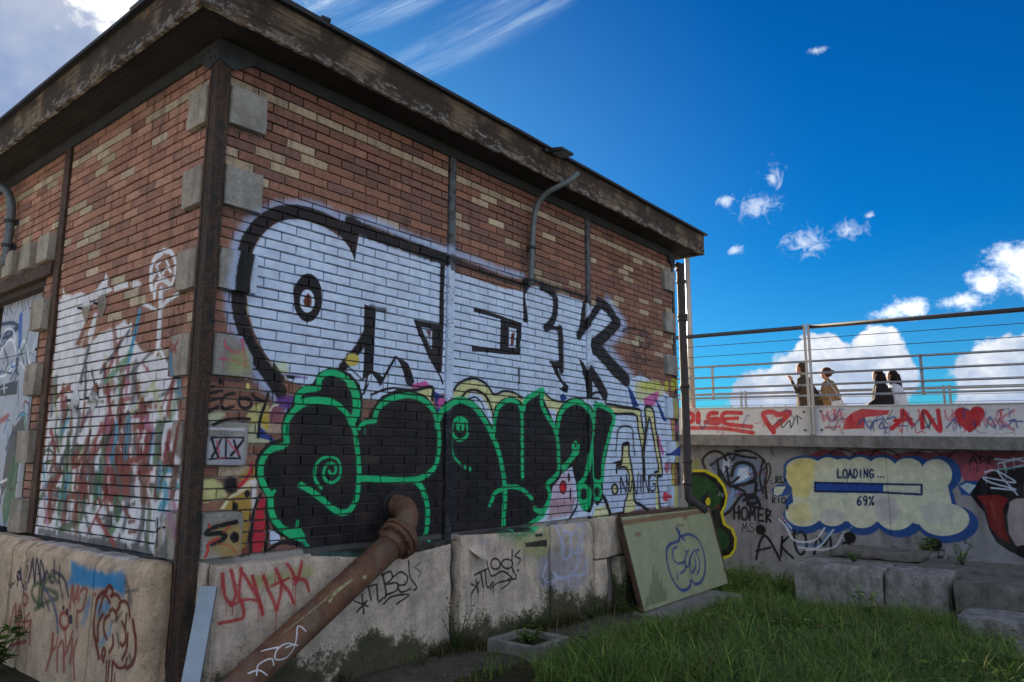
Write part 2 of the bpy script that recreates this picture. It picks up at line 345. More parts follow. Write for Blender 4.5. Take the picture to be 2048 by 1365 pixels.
def plain(name, c, rough=.7, metal=0, var=.25, scale=14, spec=.3, bump=.2):
    M = Mat(name); n = M.noise(M.pos, scale, 5, .65); n2 = M.noise(M.pos, scale*6, 3, .7)
    col = M.mix(M.ramp(n, .3, .72), c, tuple(v*(1-var) for v in c)); col = M.mix(M.ramp(n2, .6, .8, 0, var*.8), col, tuple(v*.5 for v in c))
    return M.done(col, rough, n2, bump, .004, spec, metal)
PAINT = '''
RW s 176,195,230,95 82 78 0 716,1949 587,2059 469,2155 349,2339 249,2499 192,2651 176,2786 190,2951 220,3110 289,3253 412,3383 543,3465 739,3529 920,3546 1078,3528 1192,3538 1412,3581 1629,3565 1897,3542 2182,3534 2365,3521
RW s 176,195,230,80 72 68 0 2359,3563 2445,3534 2675,3529 2955,3512 3191,3502 3493,3516
RW s 176,195,230,90 143 132 0 5206,3520 5484,3350 5579,3262 5355,3105 5164,2970 5391,2810 5725,2642
RW f 208,228,255,100 0 6 1 299,2809 309,2952 344,3103 420,3243 522,3343 645,3407 805,3423 958,3410 1119,3362 1212,3289 1258,3204 1277,3332 1297,3440 1489,3437 1765,3430 2061,3415 2292,3411 2368,3412 2402,2199 1721,2097 1375,2075 996,2100 675,2172 576,2247 476,2354 390,2484 330,2627
RW f 208,228,255,100 0 12 1 2338,3349 2727,3339 3183,3324 3512,3363 3650,3438 3829,3465 4013,3432 4243,3439 4692,3446 4776,3388 5067,3497 5250,3453 5482,3286 5285,3121 5027,2953 5296,2788 5673,2600 5983,2691 6247,2635 6576,2527 6774,2460 6782,2134 6844,1758 6738,1491 6809,1252 6790,990 5947,992 5009,970 4281,958 3882,951 2343,1022 2341,2163
RW f 186,200,232,60 0 80 1 5021,1366 6731,1385 6761,991 5096,977
RW f 222,150,170,45 0 100 1 3993,1490 4366,1444 4438,1162 3989,1139
RW f 150,70,60,45 0 60 1 3990,1170 4438,1162 4358,995 3917,979
RW g 222,222,160,85 0 50 1 5824,2587 6580,2595 6542,2444 5940,2340
RW g 200,200,90,70 0 30 1 5979,2613 6525,2631 6462,2519 6025,2487
RW g 214,98,168,90 0 20 1 6046,2385 6461,2505 6366,2327 6094,2298
RW f 28,62,140,100 0 6 1 5612,2544 5766,2443 5921,2275 5757,2253 5689,2387
RW f 28,62,140,100 0 6 1 6345,2431 6505,2308 6675,2116 6578,2112 6436,2278
RW g 190,190,60,100 0 12 1 6773,2610 6768,2587 6756,2565 6739,2548 6719,2537 6698,2534 6678,2538 6661,2549 6649,2567 6644,2588 6645,2612 6653,2635 6668,2654 6686,2668 6707,2676 6728,2676 6747,2668 6762,2653 6771,2633
RW g 196,196,70,100 0 12 1 6997,2642 6991,2614 6975,2589 6953,2568 6927,2555 6899,2551 6872,2556 6850,2569 6835,2590 6828,2615 6829,2642 6840,2669 6859,2692 6883,2709 6911,2718 6938,2718 6963,2709 6983,2692 6994,2669
RW s 214,98,168,100 61 13 0 6423,1883 6472,1779 6534,1688
RW s 214,98,168,80 123 65 0 6842,2150 6905,2030
RW f 190,186,70,70 0 20 1 6790,2433 6928,2360 6829,962 6702,968 6844,1758
RW f 28,62,140,100 0 4 1 6588,1654 7059,1821 7022,1646
RW g 176,90,110,80 0 10 1 6726,1491 6720,1467 6706,1446 6685,1429 6661,1420 6634,1418 6609,1425 6588,1438 6573,1457 6566,1480 6568,1504 6578,1527 6595,1546 6618,1559 6644,1565 6670,1563 6694,1553 6712,1536 6723,1515
RW f 222,222,160,100 0 6 1 1791,2177 1960,2218 2177,2220 2203,2005 2100,2114 1904,2171
RW f 214,98,168,100 0 8 1 1883,2226 2095,2285 2176,2234 1960,2204
RW f 28,62,140,100 0 6 1 2177,2205 2344,2159 2359,1969 2268,1879 2243,2051
RW g 214,98,168,100 0 6 1 2351,2101 2349,2083 2341,2068 2328,2055 2312,2047 2294,2045 2277,2048 2262,2057 2251,2070 2245,2086 2244,2103 2249,2119 2260,2134 2274,2144 2291,2149 2309,2149 2326,2143 2339,2132 2348,2117
RW s 19,21,26,100 29 8 0 1782,2183 1960,2190 2176,2234 2180,2119
RW s 19,21,26,100 19 7 0 1491,2122 1594,2163 1717,2192 1791,2184
RW s 19,21,26,100 15 6 0 1390,2115 1445,2205
RW g 222,222,160,100 0 6 1 2432,2169 2510,2266 2645,2333 2800,2337 2947,2281 3037,2219 3253,2264 3479,2219 3512,2139 3285,2206 3068,2095 3024,1976 2890,2104 2718,2169 2552,2159
RW f 208,228,255,100 0 6 1 2607,2162 2717,2226 2860,2198 2994,2052 3025,1919 2891,2047
RW s 19,21,26,100 23 8 0 2444,2207 2509,2285 2631,2342 2771,2359 2917,2317 3037,2229 3190,2273 3348,2267 3495,2220
RW s 19,21,26,100 24 8 0 2552,2159 2661,2237 2801,2247 2933,2183 3009,2062 3040,1919
RW s 19,21,26,100 14 6 0 2684,2167 2774,2183 2861,2121 2905,2048
RW f 222,222,160,100 0 6 1 3821,2304 4001,2253 4225,2223 4186,2155 4053,2019 3927,2141
RW f 28,62,140,100 0 5 1 4226,2322 4303,2272 4187,2221 4150,2284
RW s 19,21,26,100 21 7 0 3857,2307 4001,2242 4225,2228 4461,2282 4963,2315
RW f 208,228,255,100 0 5 1 3927,2141 4092,2129 4053,1998
RW s 19,21,26,100 25 8 0 4813,2352 4944,2389 5075,2346 5139,2231
RW s 19,21,26,100 113 15 0 626,2086 540,2184 430,2302 346,2420 287,2550 253,2684 247,2846 266,3014 310,3168 381,3282 482,3377 600,3442 743,3474 893,3476 1034,3456 1180,3439
RW f 19,21,26,100 0 4 1 552,2303 654,2189 636,2151 542,2150
RW f 19,21,26,100 0 6 1 1068,3417 1163,3462 1192,3544 1345,3522 1289,3438 1276,3345 1254,3203 1212,3289 1135,3353
RW s 19,21,26,100 114 33 0 1202,3513 1312,3488 1487,3475 1764,3462 2060,3452 2323,3441
RW s 19,21,26,100 57 13 0 2287,3441 2279,3239 2281,2814
RW g 19,21,26,100 0 6 1 954,2840 950,2777 932,2719 902,2672 865,2641 823,2630 782,2639 745,2667 717,2711 701,2766 697,2826 707,2886 730,2940 763,2980 802,3003 845,3007 885,2989 919,2953 943,2901
RW g 208,228,255,100 0 4 1 886,2803 884,2773 875,2745 860,2722 840,2707 818,2701 797,2705 778,2718 763,2739 754,2766 753,2795 758,2824 770,2850 787,2869 808,2880 830,2882 851,2874 869,2856 881,2832
RW f 112,58,50,100 0 3 1 781,2785 801,2826 824,2856 855,2830 857,2786 849,2749 798,2748
RW f 19,21,26,100 0 4 1 1374,2859 1499,2839 1494,2673 1493,2483 1492,2308 1385,2230 1388,2471 1377,2603
RW s 19,21,26,70 31 29 0 1443,2846 1602,2844
RW s 19,21,26,100 75 15 0 1394,2599 1332,2491 1261,2411 1177,2317
RW g 206,190,90,100 0 10 1 1343,2393 1340,2376 1329,2359 1312,2346 1291,2337 1267,2333 1244,2335 1224,2342 1210,2354 1201,2369 1201,2386 1207,2403 1221,2418 1240,2430 1262,2437 1286,2438 1308,2433 1326,2424 1338,2410
RW f 19,21,26,100 0 3 1 1462,2321 1553,2303 1604,2264 1574,2205 1499,2269
RW s 19,21,26,100 25 8 0 1574,2215 1654,2344 1735,2455
RW f 19,21,26,100 0 3 1 1725,2471 1823,2440 1880,2415 1962,2267 1921,2219 1864,2239 1826,2339 1783,2408
RW s 19,21,26,100 18 7 0 1441,2290 1420,2209 1403,2126
RW f 19,21,26,100 0 4 1 1930,2817 2311,2815 2296,2376 2234,2374 2146,2471 2082,2566 1999,2686
RW f 208,228,255,100 0 3 1 2021,2762 2166,2760 2163,2572 2121,2617
RW f 112,58,50,100 0 3 1 2085,2741 2146,2741 2144,2664
RW s 19,21,26,100 20 7 0 2244,2378 2287,2331 2311,2281
RW s 19,21,26,60 15 13 0 1139,2301 1233,2323 1385,2232
RW s 19,21,26,90 69 35 0 2379,3458 2552,3449 2768,3439 3112,3418 3546,3418
RW s 19,21,26,80 68 45 0 3678,3511 3952,3497 4315,3502 4690,3495
RW f 19,21,26,100 0 20 1 3482,3480 3745,3517 3612,3423 3525,3312 3499,3388
RW f 19,21,26,100 0 3 1 2717,3052 2908,3047 3185,3030 3478,3007 3445,2664 3119,2640 3131,2997 2879,3005 2718,3007
RW f 208,228,255,100 0 3 1 3262,2934 3389,2931 3376,2731 3263,2725
RW f 112,58,50,100 0 3 1 3294,2867 3356,2889 3340,2755 3295,2754
RW f 19,21,26,100 0 3 1 2704,2674 3125,2693 3125,2641 2883,2633 2704,2618
RW f 19,21,26,100 0 4 1 3505,3383 3553,3231 3587,3018 3498,3027 3498,3201
RW s 19,21,26,100 96 18 0 3829,3465 3994,3444 4080,3365 4078,3218 4002,3088 3905,3019
RW s 19,21,26,100 45 11 0 3880,3017 4046,3036 4191,3038
RW s 19,21,26,100 99 19 0 4171,3040 4188,2818 4184,2584
RW f 19,21,26,100 0 3 1 3961,2665 4193,2667 4184,2595 4109,2588 4209,2464 4336,2408 4296,2327 4151,2361 4228,2404 4078,2519
RW f 19,21,26,100 0 4 1 4523,2973 4641,3437 4714,3474 4696,3268 4608,3101
RW s 19,21,26,100 109 26 0 4549,3023 4772,3239 5020,3457
RW s 19,21,26,100 136 31 0 4990,3496 5226,3429 5400,3292
RW s 19,21,26,100 153 22 0 5419,3295 5131,3100 4873,2941
RW s 19,21,26,100 186 26 0 4859,2940 5069,2844 5294,2721 5604,2594
RW f 19,21,26,100 0 3 1 4543,2756 4641,2708 4789,2548 4800,2316 4707,2310 4661,2502
RW s 19,21,26,100 146 19 0 4791,2618 4960,2492 5089,2371
RW s 19,21,26,100 22 7 0 3432,2522 3426,2368
RW s 52,44,46,75 40 20 0 5567,3222 5805,3281 6099,3287
RW s 52,44,46,75 30 16 0 5741,3207 5770,3069 6002,3058 6075,3239
RW s 52,44,46,75 29 16 0 6162,3264 6230,3112 6051,2985 6262,2896
RW s 52,44,46,75 24 14 0 5686,2872 5926,2784 6112,2934
RW s 52,44,46,75 36 18 0 5845,3026 5913,2834
RW s 52,44,46,75 26 14 0 6010,3217 5944,2946 6151,2864
RW s 52,44,46,75 23 13 0 6095,3308 6335,3206 6162,3050
RW f 222,222,160,100 0 4 1 5148,2251 5938,2233 5980,2107 6052,1917 6094,2079 6087,2260 6280,2257 6347,2056 6424,1763 6508,1427 6351,1373 6409,962 6299,960 6307,1373 6399,1469 6271,1923 6181,2131 6084,1886 5984,1551 5962,1756 5822,2160 5317,2144
RW f 208,228,255,100 0 3 1 6082,1854 6180,2115 6307,1664 6381,1461 6090,1393 5996,1473
RW f 222,222,160,100 0 4 1 5475,1659 5516,1777 5638,1779 5696,1491 5755,1093 5781,986 5490,941 5591,1205 5630,1400 5528,1492 5366,1509
RW f 222,222,160,80 0 20 1 4810,1048 5164,1074 5187,943 4754,933
RW s 19,21,26,100 31 9 0 5148,2259 5560,2244 5938,2230 5971,2122 6040,1933
RW s 19,21,26,100 30 9 0 5317,2147 5822,2160 5886,1976 5962,1756 5977,1599
RW s 19,21,26,100 38 10 0 5979,1646 6092,2047 6084,2260 6280,2261 6344,2056 6424,1763 6508,1427 6366,1381
RW s 19,21,26,100 34 9 0 6006,1536 6050,1757 6122,1983 6184,2132 6274,1923 6341,1664 6406,1469 6293,1430
RW s 19,21,26,100 21 7 0 5330,1718 5411,1973 5719,1986 5756,1769 5788,1653
RW s 19,21,26,100 71 15 0 6003,1599 6007,1363
RW s 19,21,26,100 37 10 0 6352,1381 6381,1179 6409,962
RW s 19,21,26,100 38 10 0 5334,1442 5352,1524 5447,1541 5475,1659 5517,1781 5638,1783 5645,1660 5696,1491 5730,1353 5736,1231 5755,1093 5909,1028 6105,951
RW f 19,21,26,100 0 4 1 5475,1780 5527,1811 5649,1814 5638,1764 5495,1757
RW f 19,21,26,100 0 4 1 5238,1561 5443,1591 5456,1553 5295,1551
RW s 19,21,26,100 28 8 0 5380,1494 5544,1500 5631,1408 5600,1204 5517,1088 5475,935
RW f 19,21,26,100 0 4 1 5216,963 5477,979 5469,942 5244,947
RW g 19,21,26,100 0 5 1 5367,1242 5362,1218 5348,1197 5328,1181 5303,1172 5277,1171 5252,1178 5230,1192 5215,1211 5207,1234 5208,1258 5217,1281 5234,1299 5257,1312 5282,1317 5309,1315 5333,1304 5352,1287 5364,1266
RW g 222,222,160,100 0 4 1 5327,1243 5324,1229 5316,1216 5306,1207 5292,1201 5278,1200 5265,1204 5253,1213 5245,1224 5241,1238 5241,1253 5246,1266 5256,1277 5268,1285 5281,1288 5296,1286 5308,1280 5318,1270 5325,1257
RW s 19,21,26,100 23 6 0 5421,1195 5434,1381 5546,1206 5570,1416
RW s 19,21,26,100 23 6 0 5568,1371 5652,1203 5721,1353 5806,1175 5859,1420
RW s 19,21,26,100 26 7 0 5911,1202 5928,1396
RW s 19,21,26,100 25 7 0 5975,1195 5986,1402 6118,1188 6143,1392
RW s 19,21,26,100 21 7 0 6307,1382 6207,1399 6126,1329 6131,1234 6212,1193 6297,1214 6311,1277 6234,1279
RW s 196,214,240,100 18 7 0 6101,1599 6139,1687 6241,1704 6341,1664 6301,1567 6209,1439 6147,1519
RW s 196,214,240,100 19 7 0 6169,1615 6222,1663 6262,1599
RW s 196,214,240,100 19 7 0 6525,1256 6596,1254 6662,1170 6653,1040 6512,1046 6465,1144 6525,1256
RW s 196,214,240,100 22 7 0 6632,1253 6717,1185 6711,1086
RW s 196,214,240,100 25 8 0 6555,1174 6564,1043
RW g 214,60,80,100 0 6 1 6665,1105 6659,1085 6644,1067 6623,1054 6596,1047 6568,1047 6542,1053 6519,1065 6503,1081 6495,1101 6497,1121 6507,1140 6525,1155 6549,1165 6576,1169 6604,1167 6629,1158 6649,1143 6662,1125
RW s 19,21,26,100 55 9 0 4988,1196 5081,1106 5173,944
RW s 19,21,26,100 26 7 0 4480,1146 4454,1066 4306,947
RW g 214,36,56,100 0 6 1 4262,1295 4258,1275 4249,1257 4235,1244 4218,1237 4199,1235 4181,1241 4166,1252 4155,1269 4149,1288 4149,1308 4156,1327 4167,1342 4183,1353 4201,1357 4220,1355 4237,1347 4250,1333 4259,1315
RW s 19,21,26,100 15 6 0 4266,1294 4261,1269 4248,1248 4227,1234 4204,1230 4181,1236 4161,1251 4148,1272 4144,1298 4149,1323 4162,1344 4182,1358 4206,1363 4229,1357 4249,1342 4262,1320 4266,1294
RW g 19,21,26,100 0 5 1 4336,1400 4334,1385 4330,1372 4325,1361 4318,1355 4311,1354 4304,1358 4299,1366 4294,1379 4292,1393 4293,1409 4295,1424 4300,1436 4306,1444 4313,1448 4320,1447 4326,1440 4331,1430 4335,1416
RW g 19,21,26,100 0 5 1 4364,1218 4362,1196 4359,1176 4354,1162 4348,1153 4342,1152 4336,1157 4331,1169 4327,1187 4325,1208 4326,1230 4328,1251 4332,1268 4338,1280 4344,1285 4350,1283 4356,1274 4361,1259 4363,1239
RW g 196,208,170,80 0 30 1 74,1905 199,1911 173,1854 89,1841
RW g 200,196,130,85 0 30 1 428,1980 518,1993 538,1928 521,1803 380,1863 368,1920
RW f 200,168,60,90 0 12 1 476,1867 520,1956 544,1833 530,1796
RW f 196,208,170,80 0 30 1 374,1834 478,1838 483,1752 602,1718 383,1700
RW g 98,54,130,90 0 40 1 599,2035 736,2067 750,1984 656,1949 611,1984
RW g 150,80,110,70 0 30 1 553,1958 654,1971 645,1844 558,1885
RW f 28,62,140,100 0 6 1 471,1823 623,1715 467,1748
RW g 205,214,150,60 0 50 1 558,2286 670,2297 659,2190 596,2229
RW s 218,220,190,100 11 6 0 546,1936 569,1974 611,1984
RW s 70,62,90,80 11 11 0 66,2116 191,2128 386,2133
RW s 226,226,130,100 24 11 0 359,2113 364,2085
RW s 98,54,130,70 17 16 0 641,2203 764,2203 846,2202
RW s 19,21,26,100 21 7 0 79,2032 170,2057
RW s 19,21,26,100 19 7 0 72,1978 155,2003
RW s 19,21,26,100 24 8 0 70,1901 148,1947
RW s 19,21,26,100 23 7 0 257,2045 206,2030 174,1993 173,1955 205,1936 258,1953
RW s 19,21,26,100 25 8 0 400,2045 442,2016 500,2003
RW s 19,21,26,100 23 7 0 526,2058 511,2000 481,1918 466,1838 464,1751
RW s 19,21,26,100 20 7 0 94,1822 180,1853 285,1873 389,1873
RW s 19,21,26,100 23 7 0 680,2195 729,2196
RW s 19,21,26,100 24 8 0 397,1986 394,1971 385,1959 369,1950 351,1946 332,1948 316,1955 304,1966 300,1980 302,1994 312,2007 327,2016 346,2020 365,2018 381,2011 393,2000 397,1986
RW g 19,21,26,100 0 4 1 118,2080 117,2076 115,2072 113,2069 109,2067 105,2067 101,2067 97,2069 95,2072 93,2076 93,2080 94,2084 96,2087 99,2090 103,2091 107,2091 111,2090 114,2087 117,2084
RW g 19,21,26,100 0 4 1 169,2119 169,2111 166,2104 163,2099 157,2095 152,2094 146,2095 140,2099 136,2105 134,2112 133,2120 135,2128 138,2134 143,2139 148,2141 154,2141 160,2138 164,2133 168,2127
RW s 196,84,104,80 19 12 0 136,2394 146,2360 194,2323 256,2330
RW s 196,84,104,85 22 11 0 266,2410 288,2319 309,2228
RW s 196,84,104,75 17 13 0 116,2265 198,2266 301,2238
RW g 176,190,110,50 0 60 1 180,2307 317,2344 327,2201 181,2187
RW f 226,228,234,80 0 12 1 75,1801 329,1810 335,1786 76,1788
RW f 190,196,214,60 0 30 1 56,1734 326,1747 335,1560 58,1561
RW s 19,21,26,100 12 6 0 88,1738 327,1742
RW s 19,21,26,100 17 7 0 92,1725 114,1668 144,1611
RW s 19,21,26,100 16 7 0 154,1726 129,1668 100,1611
RW s 19,21,26,100 13 7 0 192,1731 196,1615
RW s 19,21,26,100 18 8 0 250,1721 270,1670 301,1612
RW s 19,21,26,100 17 7 0 322,1726 278,1670 236,1622
RW s 19,21,26,100 11 6 0 84,1596 185,1602 309,1600
RW s 196,84,104,80 16 10 0 127,1716 136,1675 148,1631
RW s 196,84,104,80 17 9 0 199,1724 239,1683 304,1619
RW s 196,84,104,70 10 8 0 127,1594 199,1611
RW g 206,206,140,85 0 30 1 70,1467 157,1459 235,1403 254,1348 174,1328 77,1328
RW f 178,146,62,90 0 30 1 350,1497 456,1559 478,1340 440,1202 425,1066 402,945 372,942 360,1234 215,1262 248,1328 333,1400
RW f 224,222,190,90 0 15 1 207,1269 283,1354 400,1447 463,1460 404,1384 285,1333 237,1261
RW f 226,228,240,90 0 40 1 424,1447 475,1453 475,1270 446,1230
RW s 196,44,62,100 28 7 0 429,1559 419,1503 377,1444 333,1406
RW g 19,21,26,100 0 30 1 329,1418 328,1399 321,1383 309,1371 295,1364 279,1363 262,1368 248,1379 237,1394 231,1411 229,1429 233,1447 242,1461 255,1471 271,1475 287,1473 303,1466 316,1453 325,1436
RW g 19,21,26,100 0 6 1 426,1359 425,1351 422,1344 417,1339 411,1336 403,1335 396,1337 390,1342 385,1349 382,1357 382,1365 384,1373 387,1379 393,1383 400,1385 407,1384 414,1381 420,1375 424,1368
RW g 19,21,26,100 0 6 1 339,1277 339,1267 337,1259 333,1253 329,1249 323,1249 318,1251 313,1257 309,1264 306,1273 306,1283 307,1292 310,1299 314,1304 319,1306 325,1305 330,1301 335,1294 338,1286
RW f 196,44,62,100 0 4 1 518,1346 562,1321 544,1225 565,1153 556,1014 535,959 495,952 466,972 464,1077 473,1173 492,1283
RW s 19,21,26,100 22 7 0 510,1353 481,1298 459,1201 455,1091 455,944
RW s 19,21,26,100 21 7 0 563,1316 563,1224 585,1124 579,1047 577,949
RW f 208,228,255,100 0 10 1 599,1102 667,1075 696,1016 605,1003
RW s 19,21,26,100 30 10 0 599,968 705,1008 880,972
RW g 120,60,52,80 0 10 1 444,962 443,951 438,942 430,935 419,931 408,931 397,935 387,942 379,952 375,963 374,974 377,984 383,992 393,998 404,999 415,997 426,992 435,984 441,973
RW g 178,146,62,70 0 60 1 121,1171 327,1171 341,955 148,1000
RW s 19,21,26,100 32 9 0 305,1179 194,1163 116,1142 101,1114 190,1114 231,1091 193,1061 141,1049
RW g 19,21,26,100 0 10 1 334,1076 333,1064 329,1054 321,1047 312,1043 301,1042 290,1046 281,1054 273,1064 269,1075 268,1088 271,1099 277,1108 286,1114 296,1116 307,1114 317,1108 326,1100 332,1089
RW s 200,70,60,100 18 7 0 110,1178 119,1155
RW s 200,70,60,100 20 8 0 185,1081 116,1051 115,1009 100,969
RW s 200,70,60,80 15 10 0 219,1118 260,1155
RW s 190,80,60,70 14 11 0 173,1050 261,1029 317,978
RW f 19,21,26,100 0 5 1 908,898 882,986 771,1006 647,1083 576,1183 554,1278 556,1334 501,1397 459,1481 449,1570 482,1654 549,1712 653,1748 642,1823 670,1924 734,1998 737,2058 783,2121 903,2167 950,2246 1046,2299 1154,2303 1260,2268 1353,2197 1392,2083 1388,1965 1383,1894 1473,1950 1509,2031 1595,2116 1754,2181 1903,2195 2098,2154 2232,2050 2269,2001 2335,2107 2429,2157 2458,881 1948,837 1430,847
RW f 19,21,26,100 0 5 1 2245,1944 2317,2072 2446,2143 2565,2178 2704,2159 2876,2056 3016,1918 3027,1996 3044,2103 3153,2188 3316,2228 3452,2197 3499,2149 3539,2243 3716,2314 3871,2351 3849,2243 3956,2105 4056,1966 4080,2064 4179,2188 4381,2277 4590,2279 4738,2220 4812,2155 4867,2285 5327,2133 5267,1999 5168,1783 5071,1549 5008,1366 5027,1275 4996,1129 4892,1066 4801,1137 4707,1002 4594,1034 4478,1182 4457,1334 4423,1400 4375,1519 4183,1446 4153,1404 4013,1303 3975,1181 3861,1033 3693,963 3512,887 2126,945 2097,1938
RW f 18,196,122,100 0 4 1 638,1112 713,1081 807,1097 855,1100 901,1036 882,992 770,1029
RW s 18,196,122,100 31 8 0 822,1080 826,1147
RW s 18,196,122,100 48 10 0 808,1069 712,1099 635,1171 597,1254 587,1332 550,1390 510,1458 499,1547 523,1615 585,1670 696,1706 684,1801 701,1884 760,1960 842,2011 939,2041 1059,2042 1169,2002 1252,1930 1313,1833 1351,1694 1373,1567 1379,1441 1362,1291 1305,1207 1225,1187 1131,1228 1007,1314 918,1367 833,1409
RW s 18,196,122,100 51 10 0 776,2004 782,2065 836,2111 952,2138 963,2203 1036,2257 1125,2260 1222,2225 1297,2164 1334,2079 1340,1976 1301,1912
RW s 18,196,122,100 57 11 0 824,2019 939,2039 1082,2035
RW s 18,196,122,100 79 13 0 1264,2190 1316,2104 1328,1962 1285,1896
RW s 18,196,122,100 28 7 0 582,1333 619,1371
RW s 18,196,122,100 26 7 0 1022,1380 964,1449 959,1533 1000,1592 1081,1617 1161,1593 1195,1531 1183,1457 1121,1419 1060,1440 1036,1496 1054,1544 1098,1568 1145,1543 1145,1494 1110,1480 1086,1507
RW s 18,196,122,100 36 8 0 1361,1841 1417,1886 1526,1906
RW s 18,196,122,100 51 10 0 1526,1913 1548,1997 1632,2071 1757,2117 1905,2141 2060,2116 2182,2044 2246,1935 2280,1793 2274,1650 2236,1537 2138,1468 2023,1428 1836,1421 1605,1434 1387,1446
RW s 18,196,122,100 55 11 0 1995,1413 2083,1345 2137,1233 2156,1123 2144,987 2111,925
RW s 18,196,122,100 25 7 0 956,928 903,984 880,1032
RW s 14,120,110,60 31 29 0 881,1009 927,936 1058,901 1365,872
RW s 18,196,122,100 63 12 0 2251,1891 2274,1972 2331,2046 2446,2112 2580,2142 2747,2092 2892,1971 3026,1804 3118,1652 3180,1460 3212,1268 3198,1098 3187,939
RW s 18,196,122,100 47 10 0 2983,1168 3070,1277 3258,1328 3447,1309 3577,1246 3650,1197
RW s 18,196,122,100 26 7 0 2439,1844 2440,1701 2484,1612 2570,1547
RW s 18,196,122,100 50 10 0 3026,1804 3051,1978 3099,2096 3191,2161 3316,2188 3430,2151 3479,2036 3486,1754 3489,1412
RW s 18,196,122,100 60 11 0 3499,2098 3545,2198 3716,2284 3846,2323 3813,2198 3898,2076 4034,1955 4106,1807 4126,1616 4102,1447 3920,1336 3962,1243 3918,1132 3813,1062 3694,1096
RW s 18,196,122,100 56 11 0 3847,1034 3677,964 3512,903
RW s 18,196,122,100 67 12 0 4089,1871 4147,2062 4263,2177 4460,2244 4662,2204 4785,2073 4814,1914 4759,1731 4695,1506 4610,1374 4500,1307
RW s 18,196,122,100 64 12 0 4883,2235 5071,2222 5295,2127 5219,1949 5099,1735 5027,1549 4986,1349 4816,1366 4796,1550 4784,1731 4824,1960 4864,2188 4883,2235
RW s 16,130,80,70 58 56 0 3512,897 3260,868 2992,906
RW s 18,196,122,100 34 9 0 2661,1878 2654,1838 2631,1804 2596,1781 2555,1773 2514,1780 2479,1801 2455,1833 2446,1871 2454,1910 2476,1944 2510,1967 2551,1977 2592,1971 2628,1950 2652,1917 2661,1878
RW g 18,196,122,100 0 6 1 2617,1908 2614,1886 2605,1867 2591,1852 2573,1843 2554,1840 2535,1845 2518,1856 2506,1873 2500,1893 2499,1914 2505,1935 2516,1952 2532,1965 2551,1971 2571,1970 2589,1962 2604,1948 2613,1929
RW g 19,21,26,100 0 3 1 2574,1884 2573,1876 2571,1869 2568,1863 2564,1859 2560,1858 2556,1860 2552,1865 2549,1871 2547,1879 2547,1888 2548,1896 2551,1902 2555,1907 2559,1909 2563,1909 2567,1906 2571,1900 2573,1893
RW g 18,196,122,100 0 4 1 2646,1525 2645,1518 2642,1512 2638,1507 2632,1504 2626,1504 2620,1505 2614,1509 2610,1515 2608,1522 2608,1529 2610,1536 2614,1541 2619,1545 2625,1547 2631,1546 2637,1543 2642,1538 2645,1532
RW g 18,196,122,100 0 4 1 2715,1506 2714,1499 2711,1492 2708,1487 2703,1483 2697,1483 2692,1485 2687,1489 2684,1495 2682,1503 2682,1511 2683,1518 2687,1524 2691,1528 2696,1530 2702,1529 2707,1526 2711,1521 2714,1514
RW f 18,196,122,100 0 4 1 4170,1527 4330,1617 4390,1687 4379,1758 4459,1810 4538,1761 4520,1661 4368,1569 4213,1435
RW g 19,21,26,100 0 3 1 4474,1749 4473,1742 4470,1735 4466,1730 4461,1727 4456,1727 4451,1729 4447,1732 4444,1738 4442,1745 4442,1752 4444,1759 4447,1765 4452,1769 4457,1771 4462,1770 4467,1767 4471,1762 4473,1756
RW s 18,196,122,100 60 13 0 4708,1206 4699,1170 4677,1139 4645,1120 4608,1114 4571,1123 4541,1145 4521,1176 4514,1213 4522,1249 4544,1280 4575,1300 4612,1306 4649,1298 4681,1276 4701,1244 4708,1206
RW f 18,196,122,100 0 5 1 4497,1160 4718,1140 4708,1042 4634,1015 4555,1060
RW s 18,196,122,100 53 12 0 4974,1227 4966,1196 4947,1170 4918,1154 4886,1149 4854,1156 4827,1175 4809,1201 4804,1232 4811,1263 4830,1288 4858,1305 4890,1310 4923,1303 4950,1285 4968,1258 4974,1227
RW g 170,176,92,60 0 60 1 363,815 546,823 866,839 870,765 551,743 390,744
RW s 178,52,58,95 27 11 0 187,859 197,787 219,709 265,657
RW s 178,52,58,95 27 11 0 248,876 271,797 291,718 265,657
RW s 178,52,58,95 20 9 0 265,659 372,678 464,656
RW s 178,52,58,95 25 10 0 328,685 356,595 336,561 189,557
RW s 178,52,58,95 27 11 0 320,878 313,773 312,687
RW s 178,52,58,95 26 11 0 315,873 388,773 464,656 494,568
RW s 178,52,58,95 28 11 0 406,819 452,696 498,568
RW s 178,52,58,95 27 11 0 490,813 528,726 578,640 602,577
RW s 178,52,58,95 27 11 0 606,578 629,673 636,752
RW s 178,52,58,95 27 11 0 586,849 634,752 699,681 740,605
RW s 178,52,58,95 17 8 0 553,740 695,775
RW s 178,52,58,95 24 10 0 673,872 712,824 755,737
RW s 178,52,58,95 26 11 0 793,878 770,777 743,729
RW s 178,52,58,95 26 10 0 730,771 826,741 863,667
RW s 178,52,58,60 6 7 0 221,671 230,595
RW s 178,52,58,60 6 7 0 297,660 305,583
RW s 178,52,58,60 7 7 0 488,633 496,554
RW s 178,52,58,60 7 7 0 600,617 608,536
RW s 178,52,58,60 7 7 0 740,597 749,514
RW s 18,18,20,100 13 6 0 1277,541 1415,479
RW s 18,18,20,100 17 7 0 1348,578 1372,435
RW s 18,18,20,100 17 7 0 1307,458 1398,524
RW s 18,18,20,100 14 6 0 1343,625 1499,634
RW s 18,18,20,100 17 7 0 1413,620 1443,527
RW s 18,18,20,100 17 7 0 1497,623 1517,505 1566,523
RW s 18,18,20,100 19 7 0 1552,706 1592,565 1582,519
RW s 18,18,20,100 16 6 0 1543,695 1631,713 1655,661 1593,623 1705,618 1707,562 1596,540
